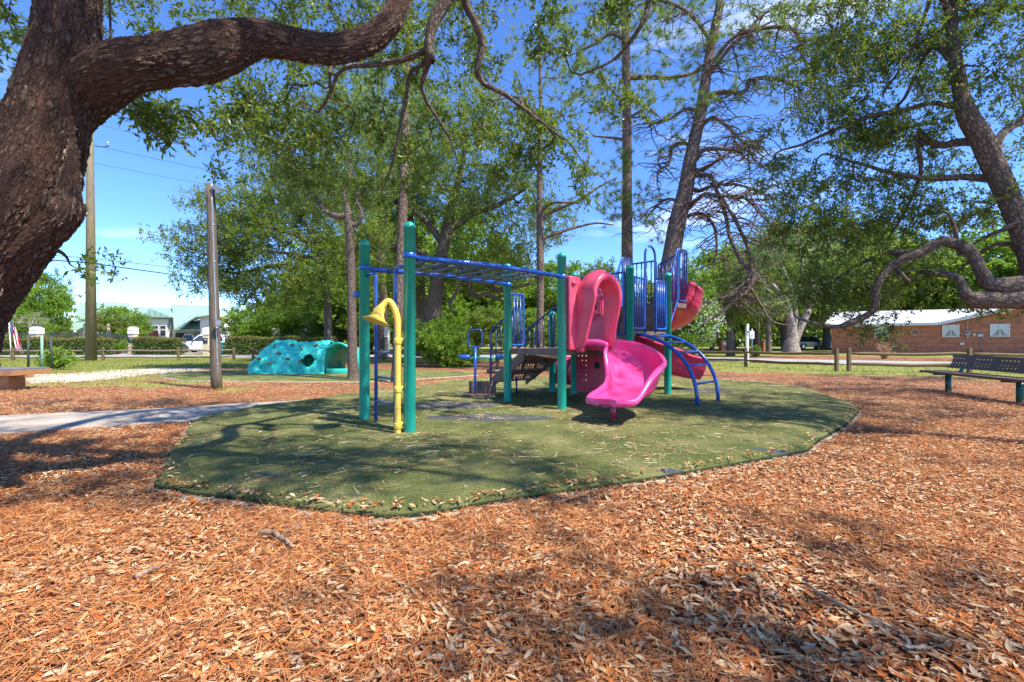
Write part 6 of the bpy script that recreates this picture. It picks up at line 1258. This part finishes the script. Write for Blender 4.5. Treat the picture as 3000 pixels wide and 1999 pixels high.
    MB().beam(b, b+[0, 0, t_[2]], .11, .11, up=(0, 1, 0)).build('pole', M['white'], root, smooth=False); MB().box(b+[.0, -.07, t_[2]-.16], (.10, .02, .5)).build('sign_plate', M['white'], root, smooth=False)
    MB().box(b+[.0, -.085, t_[2]-.3], (.05, .006, .12)).build('lettering', M['black'], root, smooth=False)
    Y = 30; b = np.array([(2203-1500)/FPX*Y, Y, 0]); root = thing('road_sign', 'small white road sign just right of the white street pole', 'sign', b); MB().cyl(b, b+[0, 0, 1.9], .035, 8).build('pole', M['steel'], root); MB().box(b+[-.02, -.05, 1.5], (.3, .02, .5)).build('board', M['white'], root, smooth=False)
    Y = 33; b = np.array([(2222-1500)/FPX*Y, Y, 0]); root = thing('utility_pole', 'slim plain pole behind the round clipped shrub', 'pole', b); MB().cyl(b, b+[0, 0, 3.4], .09, 10).build('pole', M['woodpole'], root)
    Y = 31; c = W(2213, 1022, Y); root = thing('round_shrub', 'small round clipped shrub right of the white street pole', 'shrub', (c[0], Y, 0))
    n = 1800; d = unit(rng.normal(size=(n, 3))); P = np.array([c[0], Y, .42])+d*np.array([.33, .33, .40])*rng.uniform(.75, 1.05, (n, 1)); P[:, 2] = np.maximum(P[:, 2], .01); V, F = leaf_mesh(P, rng.normal(size=(n, 3)), d, np.full(n, .09), np.full(n, .05)); MB().add(V, F).build('foliage', M['brightleaf'], root, smooth=False, rnd=np.repeat(rng.random(n)*.7, 4)); MB().cyl((c[0], Y, 0), (c[0], Y, .4), .04, 6).build('stem', M['barkoak'], root)
    for px, Y, lb in ((2118, 45, 'brick mailbox pillar left of the white street pole'), (2241, 45, 'brick mailbox pillar between the round shrub and the dark trunk')):
        c = np.array([(px-1500)/FPX*Y, Y, 0]); root = thing('brick_mailbox', lb, 'mailbox', c, 0, 'brick mailboxes across the road'); MB().box(c+[0, 0, .55], (.6, .6, 1.1)).build('pillar', M['brick'], root, smooth=False); MB().box(c+[0, 0, 1.14], (.7, .7, .09)).build('cap', M['concrete'], root, smooth=False, bevel=.02); MB().box(c+[0, -.31, .85], (.3, .03, .25)).build('mail_door', M['steel'], root, smooth=False)

def flag():
    Y = 25.2; b = np.array([(34-1500)/FPX*Y, Y, 0]); tp = W(26, 938, Y)
    root = thing('flag_on_pole', 'american flag hanging limp from a short white pole at the left fence', 'flag', b)
    MB().tube([b, tp], .028, 8).build('pole', M['white'], root); MB().lathe([(.001, -.04), (.035, 0), (.001, .04)], tp+[0, 0, .05], 8).build('finial', M['white'], root)
    top, H, Wd = tp[2]-.12, 1.42, .78      # flag hangs: stripes run steeply
    def sheet(u0, u1, v0, v1, off, nu=10, nv=4):
        P = []
        for i in range(nu+1):
            r = []
            for j in range(nv+1):
                u = u0+(u1-u0)*i/nu; v = v0+(v1-v0)*j/nv     # u along fly (downwards), v across
                x = b[0]-.02+v*Wd*(.35+.25*u)+u*.30+.045*math.sin(v*13+u*2); z = top-u*H-v*.42; y = Y-.03+.06*math.sin(v*15+u*3)-off
                r.append((x, y, z))
            P.append(r)
        return np.array(P)
    cloth = None
    for k in range(13):
        o = MB().grid(sheet(0, 1, k/13, (k+1)/13, 0, 14, 2)).build('red_stripe' if k % 2 == 0 else 'white_stripe', M['redcloth'] if k % 2 == 0 else M['whitecloth'], root)
    ct = MB().grid(sheet(-.004, .40, -.005, 7/13, .012, 8, 8)).build('canton', M['navycloth'], root)
    st = MB()
    for i in range(5):
        for j in range(5):
            u, v = .04+i*.075, .04+j*.1; c = sheet(u, u+.001, v, v+.001, .02, 1, 1)[0, 0]; st.box(c, (.022, .004, .03))
    st.build('stars', M['whitecloth'], ct, smooth=False)

# ------------------------------------------------------------------ seats
def seats():
    root = thing('park_bench', 'long brown perforated metal bench with teal legs at the right', 'bench', (9.45, 9.0, 0))
    l1, l2 = np.array([9.53, 9.94, 0]), np.array([9.10, 8.15, 0]); d = unit(l2-l1); out = np.array([-d[1], d[0], 0]); out = out if out[0] > 0 else -out     # out: towards the back
    e0 = l1-d*.42; e1 = l2+d*1.9; L = np.linalg.norm(e1-e0)
    f = lambda u, v: e0+d*L*u+out*(-.30+.46*v)+[0, 0, .425-.012*math.sin(v*math.pi)]
    mb = MB(); nu = 44; perforated(mb, f, nu, 6, lambda i, j: i % 7 < 5 and j in (1, 2, 4), .62); mb.build('seat', M['brownmetal'], root, smooth=False, solid=.012)
    mb = MB(); mb.beam(f(0, 0)-[0, 0, .012], f(1, 0)-[0, 0, .012], .02, .05); mb.beam(f(0, 1)-[0, 0, .012], f(1, 1)-[0, 0, .012], .02, .05); mb.beam(f(0, 0)-[0, 0, .012], f(0, 1)-[0, 0, .012], .02, .05); mb.build('seat_edge', M['brownmetal'], root, smooth=False, bevel=.006)
    g = lambda u, v: e0+d*(.06+(L-.06)*u-(.09*abs(v-.5)**3*8)*(1-u))+out*(.24+.10*v)+[0, 0, .50+.29*v]
    mb = MB(); perforated(mb, g, nu, 6, lambda i, j: i % 7 < 5 and j in (1, 2, 4), .62); mb.build('backrest', M['brownmetal'], root, smooth=False, solid=.02)
    for p in (l1, l2, l2+d*1.8):
        mb = MB(); mb.cyl(p-[0, 0, .05], p+[0, 0, .38], .055, 14); lg = mb.build('leg', M['tealmetal'], root)
        mb = MB(); mb.tube(bend([p+out*-.27+[0, 0, .385], p+out*.2+[0, 0, .385], p+out*.31+[0, 0, .60]], .08), .035, 10); mb.build('seat_bracket', M['tealmetal'], lg)
    # wooden bench at the left
    X0, X1, Y0, Y1 = -12.4, -10.85, 9.9, 10.7; root = thing('wooden_bench', 'low backless wooden bench with grey boards on a cedar base at the left', 'bench', (-11.6, 10.3, 0))
    for k in range(4):
        y = Y0+(Y1-Y0)*(k+.5)/4
    for k in range(5):
        x = X0+(X1-X0)*(k+.5)/5; MB().box((x, 10.3, .47), ((X1-X0)/5-.015, .8, .04)).build('board', M['greyplank'], root, smooth=False, bevel=.005)
    mb = MB(); mb.beam((X0, Y0-.02, .40), (X1, Y0-.02, .40), .04, .11); mb.beam((X0, Y1+.02, .40), (X1, Y1+.02, .40), .04, .11); mb.beam((X1-.02, Y0, .40), (X1-.02, Y1, .40), .04, .11); mb.build('apron', M['planks'], root, smooth=False)
    mb = MB(); mb.box((X1-.42, 10.2, .17), (.36, .36, .36)); mb.build('leg', M['planks'], root, smooth=False, bevel=.01); MB().box((X1-.3, 10.2, .32), (.75, .10, .08)).build('brace', M['planks'], root, smooth=False)
    # spring seesaw
    Y = 15.4; x0, x1 = W(1362, 1050, Y)[0], W(1470, 1050, Y)[0]; root = thing('spring_seesaw', 'teal spring seesaw with blue seats seen behind the stair handrail', 'seesaw', ((x0+x1)/2, Y, 0)); zb = .53
    MB().cyl((x0, Y, zb), (x1, Y, zb), .04, 12).build('beam', M['green'], root)
    for x, s in ((x0, 1), (x1, -1)):
        MB().tube([(x-.2*s, Y, zb+.10), (x-.1*s, Y, zb+.02), (x+.1*s, Y, zb+.03), (x+.18*s, Y, zb+.08)], [.03, .09, .09, .03], 10).build('seat', M['blue'], root); MB().tube(bend([(x+.30*s, Y-.12, zb+.28), (x+.30*s, Y, zb+.22), (x+.30*s, Y, zb), ], .05), .018, 8).build('handle', M['darkblue'], root)
    for x in (W(1438, 1080, Y)[0], W(1458, 1080, Y)[0]):
        P = [(x+.055*math.cos(a), Y+.055*math.sin(a), .14+.36*a/(2*math.pi*5)) for a in np.linspace(0, 2*math.pi*5, 70)]; MB().tube(P, .018, 6).build('spring', M['black'], root)
    x = W(1448, 1090, Y)[0]; MB().box((x, Y, .07), (.5, .3, .14)).build('footing', M['black'], root)

# ------------------------------------------------------------------ buildings
def green_building():
    root = thing('green_roofed_building', 'cream single-storey building with green standing-seam roofs beyond the road', 'building', (-40, 50, 0))
    def roof(pts, name='roof', th=.12): return MB().add(np.array(pts, float), np.array([list(range(len(pts)))])).build(name, M['greenroof'], root, smooth=False, solid=th)
    p = lambda x, y, Y: W(x, y, Y)
    # walls
    def wall(x0, x1, yt, Y0, Y1, mat='cream', name='wall'):
        a, b = (x0-1500)/FPX*Y0, (x1-1500)/FPX*Y0; zt = CAMZ+(999.5-yt)/FPX*Y0
        return MB().box(((a+b)/2, (Y0+Y1)/2, zt/2), (b-a, Y1-Y0, zt)).build(name, M[mat], root, smooth=False)
    wall(232, 378, 962, 49, 56); w2 = wall(378, 505, 926, 50.5, 57, 'pale'); wall(505, 640, 962, 50, 56); wall(586, 640, 924, 47.6, 50, 'pale'); wall(243, 300, 950, 47.6, 49, 'pale'); wall(640, 700, 955, 48.5, 54, 'white')
    wall(430, 492, 935, 49.6, 50.5, 'pale')
    # left roof: steep front slope + hip end
    roof([p(206, 968, 47.6), p(382, 968, 47.6), p(379, 889, 53), p(234, 885, 53)]); roof([p(382, 968, 47.6), p(382, 968, 58.4), p(379, 889, 53)]); roof([p(206, 968, 47.6), p(234, 885, 53), [p(206, 968, 47.6)[0], 58.4, p(206, 968, 47.6)[2]]]); 
    # middle roof
    roof([p(374, 931, 49.2), p(508, 931, 49.2), p(506, 904, 54), p(378, 902, 54)]); roof([p(374, 931, 49.2)+[0, 9.6, 0], p(508, 931, 49.2)+[0, 9.6, 0], p(506, 904, 54), p(378, 902, 54)])
    # right roof
    roof([p(512, 968, 47.6), p(660, 968, 47.6), p(640, 898, 53), p(505, 894, 53)]); roof([p(512, 968, 47.6), p(505, 894, 53), p(500, 968, 58)]); roof([p(660, 968, 47.6), p(660, 968, 58), p(640, 898, 53)])
    # porch gables
    roof([p(512, 966, 46.8), p(572, 930, 46.9), p(622, 923, 46.9), p(622, 923, 49.8), p(560, 940, 49.4)]); roof([p(222, 945, 46.8), p(262, 930, 46.9), p(300, 930, 46.9), p(300, 930, 49.8)]); roof([p(410, 930, 48.6), p(442, 905, 48.7), p(500, 928, 48.6)])
    for (x0, y0, x1, y1, Y, m, nm) in ((437, 955, 464, 963, 49.5, 'glass', 'window'), (472, 955, 486, 963, 49.5, 'glass', 'window'), (472, 968, 486, 984, 49.5, 'glass', 'window'), (435, 968, 465, 993, 49.5, 'maroon', 'door'), (286, 977, 305, 983, 47.5, 'glass', 'window'), (405, 977, 414, 984, 49.5, 'glass', 'window'), (655, 975, 668, 981, 48.4, 'glass', 'window'), (515, 975, 540, 995, 49.9, 'glass', 'window')):
        a, b = p(x0, y0, Y), p(x1, y1, Y); fr = MB().box(((a[0]+b[0])/2, Y, (a[2]+b[2])/2), (abs(b[0]-a[0])+.16, .08, abs(a[2]-b[2])+.16)).build(nm+'_frame' if nm == 'window' else nm, M['white'], root, smooth=False); MB().box(((a[0]+b[0])/2, Y-.05, (a[2]+b[2])/2), (abs(b[0]-a[0]), .06, abs(a[2]-b[2]))).build('pane' if nm == 'window' else 'leaf', M[m], fr, smooth=False)
    a = p(220, 972, 47.5); MB().lathe([(.001, -.15), (.13, -.08), (.15, 0), (.13, .08), (.001, .15)], a, 10).build('globe_light', M['white'], root)

def brick_house():
    A0 = np.array([29.0, 41.3, 0]); dd = unit(np.array([8.9, -7.6, 0])); rz = math.atan2(dd[1], dd[0])
    root = thing('brick_house', 'long red brick house with pale shingle roof behind the fence at the right', 'house', A0, rz)
    z = 2.5; L1 = 7.1; ap = 13.0; L2 = 19; za = 3.95; Dp = 9
    def wz(x): return z if x < L1 else (z+(za-z)*(x-L1)/(ap-L1) if x < ap else za-(za-z)*(x-ap)/(L2-ap))
    MB().poly_prism([(0, 0), (L2, 0), (L2, wz(L2)), (ap, za), (L1, z), (0, z)], 0, Dp).build('wall', M['brick'], root, smooth=False)
    MB().add([(-.5, -.45, z+.02), (L1+.4, -.45, z+.02), (L1+4.5, Dp/2, 3.75), (-.4, Dp/2, 3.9)], np.array([[0, 1, 2, 3]])).build('roof', M['shingle'], root, smooth=False, solid=.12)
    MB().add([(-.5, Dp+.45, z+.02), (L1+.4, Dp+.45, z+.02), (L1+4.5, Dp/2, 3.75), (-.4, Dp/2, 3.9)], np.array([[0, 1, 2, 3]])).build('roof', M['shingle'], root, smooth=False, solid=.12)
    MB().add([(L1-.1, -.45, z+.03), (ap, -.45, za+.12), (ap, Dp, za+.12), (L1-.1, Dp, z+.03)], np.array([[0, 1, 2, 3]])).build('roof', M['shingle'], root, smooth=False, solid=.12)
    MB().add([(L2+.5, -.45, z-.0), (ap, -.45, za+.12), (ap, Dp, za+.12), (L2+.5, Dp, z)], np.array([[0, 1, 2, 3]])).build('roof', M['shingle'], root, smooth=False, solid=.12)
    mb = MB(); mb.beam((-.5, -.5, z-.02), (L1-.1, -.5, z-.02), .05, .20); mb.beam((L1-.1, -.5, z-.02), (ap, -.5, za+.06), .05, .22); mb.beam((ap, -.5, za+.06), (L2+.5, -.5, z-.05), .05, .22); mb.beam((-.5, -.25, z-.10), (L1, -.25, z-.10), .5, .03); mb.build('fascia', M['fascia'], root, smooth=False)
    for k, (x0, x1) in enumerate(((3.06, 3.98), (7.34, 8.26), (10.0, 10.97))):
        z0, z1 = 1.47, 2.36; c = (x0+x1)/2; w = x1-x0
        mb = MB()
        for a, b in (((c, -.03, z0), (w+.1, .08, .06)), ((c, -.03, z1), (w+.1, .08, .06)), ((x0, -.03, (z0+z1)/2), (.06, .08, z1-z0)), ((x1, -.03, (z0+z1)/2), (.06, .08, z1-z0)), ((c, -.028, (z0+z1)/2), (.05, .07, z1-z0))): mb.box(a, b)
        fr = mb.build('window_frame', M['white'], root, smooth=False); MB().box((c, -.006, (z0+z1)/2), (w, .02, z1-z0)).build('pane', M['glass'], fr, smooth=False)
        cu = MB()
        for s in (-1, 1): cu.add([(c+s*w/2, -.019, z0+.03), (c+s*w/2, -.019, z1), (c, -.019, z1), (c, -.019, z1-.26), (c+s*w*.16, -.019, z0+.42), (c+s*w*.32, -.019, z0+.12)], np.array([[0, 1, 2, 3, 4, 5]]))
        cu.build('curtain', M['curtain'], fr, smooth=False, solid=.006)
    mb = MB(); mb.box((8.75, -.08, 1.72), (.26, .14, .34)); mb.cyl((8.75, -.06, 1.9), (8.75, -.06, 2.75), .025, 8); mb.box((8.75, -.08, 1.42), (.08, .08, .2)); mb.build('electric_meter', M['steel'], root, smooth=False, bevel=.02)
    MB().cyl((8.75, -.16, 1.75), (8.75, -.20, 1.75), .09, 14).build('meter_dial', M['glass'], root); MB().box((9.12, -.07, 1.60), (.2, .12, .22)).build('utility_box', pmat('beige_box', (.6, .48, .28), None), root, smooth=False, bevel=.01); MB().box((9.44, -.07, 1.54), (.30, .12, .24)).build('utility_box', M['steel'], root, smooth=False, bevel=.01)
    MB().cyl((9.5, -.05, .1), (9.5, -.05, 1.4), .018, 6).build('pipe', M['steel'], root); MB().box((8.45, -.04, .88), (.24, .06, .14)).build('outlet_cover', M['white'], root, smooth=False); MB().box((8.9, -.01, .38), (.20, .04, .40)).build('crawl_vent', M['black'], root, smooth=False)
    # wreath hanging on the wall
    c0 = A0+dd*5.65; R3 = np.array([[dd[0], -dd[1]*0-(-dd[1])*0, 0]]); q = thing('wreath', 'round shell wreath hanging on the brick wall between the windows', 'wreath', (*(c0[:2]+np.array([-dd[1]*-.06, -dd[0]*.06])), 1.82), rz)
    MB().tube([(.22*math.cos(a), -.02, .22*math.sin(a)) for a in np.arange(16)*math.pi/8], .045, 7, closed=True).build('ring', M['stick'], q)
    for k in range(7):
        a = k*math.pi*2/7+.3; MB().lathe([(.001, -.05), (.06, -.02), (.07, 0), (.05, .03), (.001, .05)], (.23*math.cos(a), -.06, .23*math.sin(a)), 8).build('shell', M['whitecloth'] if k % 2 else M['cream'], q)
    # dead bush by the fence
    b = G(2590, 1052); root = thing('dead_bush', 'dry rust-coloured bush standing in front of the brick wall', 'bush', b)
    n = 900; st = MB(); P = []
    for _ in range(60):
        t_ = b+np.array([rng.normal(0, .28), rng.normal(0, .2), rng.uniform(.4, 1.15)]); st.tube([b+rng.normal(0, .05, 3)*[1, 1, 0], (b+t_)/2+rng.normal(0, .05, 3), t_], [.012, .008, .003], 4); P += [b+(t_-b)*rng.uniform(.3, 1) for _ in range(14)]
    P = np.array(P); V, F = leaf_mesh(P, rng.normal(size=P.shape), rng.normal(size=P.shape), np.full(len(P), .11), np.full(len(P), .035)); st.build('stems', M['stick'], root); MB().add(V, F).build('foliage', M['deadleaf'], root, smooth=False, rnd=np.repeat(rng.random(len(P)), 4))

def car(name, label, loc, rz, body, L=4.7, Wd=1.85, H=1.72, kind='suv'):
    root = thing(name, label, 'car', loc, rz, 'parked cars'); b = M[body]; w = Wd/2
    if rz == 0: ORG[root.name] = np.zeros(3)
    prof = [(-L/2, .45), (-L/2+.02, .80), (-L/2+.15, .98), (-L*.18, 1.06), (L/2-.08, 1.06), (L/2, .85), (L/2, .42), (L/2-.3, .30), (-L/2+.25, .30)]
    MB().poly_prism(prof, -w, w).build('body', b, root, smooth=False, bevel=.07)
    cab = [(-L*.20, 1.04), (-L*.07, H-.06), (0, H), (L*.36, H-.02), (L*.47, 1.04)]
    if kind == 'truck': cab = [(-L*.20, 1.04), (-L*.09, H-.05), (-.1, H), (L*.10, H-.02), (L*.15, 1.04)]
    n = len(cab); c = np.array(cab); V = np.concatenate([np.c_[c[:, 0], np.where(c[:, 1] > 1.2, -w*.80, -w*.96), c[:, 1]], np.c_[c[:, 0], np.where(c[:, 1] > 1.2, w*.80, w*.96), c[:, 1]]]); j = np.arange(n)
    MB().add(V, [j[None], (j+n)[None, ::-1], np.stack([j, j+n, (j+1) % n+n, (j+1) % n], 1)]).build('cabin', b, root, smooth=False, bevel=.05)
    for s in (-1, 1):
        for (a0, a1) in (((-.155, -.045), (.10, .10)), ((.13, .13), (.40, .355))) if kind != 'truck' else (((-.155, -.065), (.12, .09)),):
            z0, z1 = 1.12, H-.12; y0, y1 = s*(w*.955+.012), s*(w*.81+.02); MB().add([(L*a0[0], y0, z0), (L*a1[0], y0, z0), (L*a1[1], y1, z1), (L*a0[1], y1, z1)], np.array([[0, 1, 2, 3]])).build('side_window', M['glass'], root, smooth=False, solid=.01)
    MB().add([(-L*.195, -w*.85, 1.10), (-L*.195, w*.85, 1.10), (-L*.08, w*.74, H-.10), (-L*.08, -w*.74, H-.10)], np.array([[0, 1, 2, 3]]))\
        .build('windshield', M['glass'], root, smooth=False, solid=.02).location.x = -.03
    for x in (-L*.31, L*.30):
        for s in (-1, 1):
            t = MB().tube([(x, s*(w-.20), .36), (x, s*(w-.19), .36), (x, s*(w+.0), .36), (x, s*(w+.01), .36)], [.33, .36, .36, .33], 20).build('tyre', M['rubber'], root)
            MB().cyl((x, s*(w+.005), .36), (x, s*(w+.022), .36), .22, 12).build('rim', M['bolt'], t, smooth=False)
            MB().tube([(x+.43*math.cos(a), s*(w+.004), .36+.43*math.sin(a)) for a in np.linspace(0, math.pi, 12)], .035, 5).build('wheel_arch', M['black'], root)
    for s in (-1, 1):
        MB().box((-L/2+.05, s*w*.72, .82), (.12, .34, .14)).build('headlight', M['whitecloth'], root, smooth=False); MB().box((L/2-.02, s*w*.8, .9), (.08, .2, .24)).build('tail_light', M['redcloth'], root, smooth=False); MB().box((-L*.14, s*(w+.09), 1.14), (.12, .2, .14)).build('mirror', M['black'], root, smooth=False, bevel=.02)
    MB().box((-L/2-.005, 0, .68), (.05, Wd*.5, .2)).build('grille', M['black'], root, smooth=False)
    return root
def cars():
    X = lambda px, Y: (px-1500)/FPX*Y
    car('parked_suv', 'white car partly hidden by the gate pillar left of the lamp post', (X(604, 43), 43, 0), R(8), 'carwhite')
    car('parked_truck', 'white pickup behind the white car and the short hedge', (X(560, 49), 49.5, 0), R(172), 'carwhite', kind='truck', L=5.4, H=1.85)
    car('parked_suv', 'black car parked left of the brick house corner', (X(2372, 62), 62, 0), R(180), 'carblack')
    car('parked_suv', 'white and black suv half hidden behind the brick house corner', (X(2448, 64), 64, 0), R(8), 'carwhite', H=1.95)
M['postgreen'] = pmat('dark_green_post', (.03, .05, .04), None, 6, .6)
M['paleg'] = pmat('pale_green_post', (.22, .36, .26), None, 6, .7)
M['ironpaint'] = pmat('iron_fence_paint', (.10, .11, .10), None, 6, .6)
ground()
play_mat(mat_poly, 'play_mat', 'large green turf safety mat with worn dark patches under the play structure', ZM, [(-.3, 5.95, .95, .30, 1.0), (-.9, 7.1, .8, .45, .9), (.95, 5.05, .30, .22, .5), (3.9, 9.2, .7, .5, .8), (1.45, 3.64, .36, .07, .8), (2.45, 4.27, .30, .07, .8), (-1.1, 2.96, .18, .05, .8)])
play_mat(mat2_poly, 'climber_mat', 'thin green turf strip in front of the turquoise climber', .03, [])
left_oak(); right_oak(); stand(); backdrop()
green_building(); brick_house(); cars(); fences(); poles(); flag(); seats(); rock_climber(); play_structure()
litter()
# the oak behind the camera whose shade falls on the foreground
tp = np.array([[6.3, -4.2, 0], [6.0, -4.0, 2], [5.6, -3.6, 4], [5.4, -3.2, 6]], float)
make_tree('oak_tree', 'oak outside the picture behind the viewer shading the foreground leaves', (6.3, -4.2, 0), [(tp, np.array([.3, .25, .2, .1]), dict(noatt=.5))],
          [((4.6, -2.6, 6.4), (2.6, 2.2, 1.1), 20), ((2.4, -3.2, 6.2), (1.8, 1.8, .8), 10)], 46, 5, .35, M['barkoak'], M['oakleaf'], .10, .042, K=4, tl=.35, Mn=8)
tp = np.array([[13.5, 3, 0], [13.2, 3.6, 3], [12.6, 4.5, 5], [12, 6, 6.2]], float)
make_tree('oak_tree', 'oak standing outside the picture to the right, shading the ground by the bench', (13.5, 3, 0), [(tp, np.array([.3, .25, .18, .1]), dict(noatt=.5))],
          [((9.3, 5.0, 6.5), (1.9, 1.7, .5), 15), ((12, 8, 7), (2.1, 2, .7), 17), ((15.6, 11, 7.2), (2.2, 2, .7), 14)], 100, 5, .32, M['barkoak'], M['oakleaf'], .10, .045, K=5, tl=.35, Mn=8)
for o in list(bpy.data.objects):
    if o.get('label') == 'x': o['label'] = 'leafy tree'
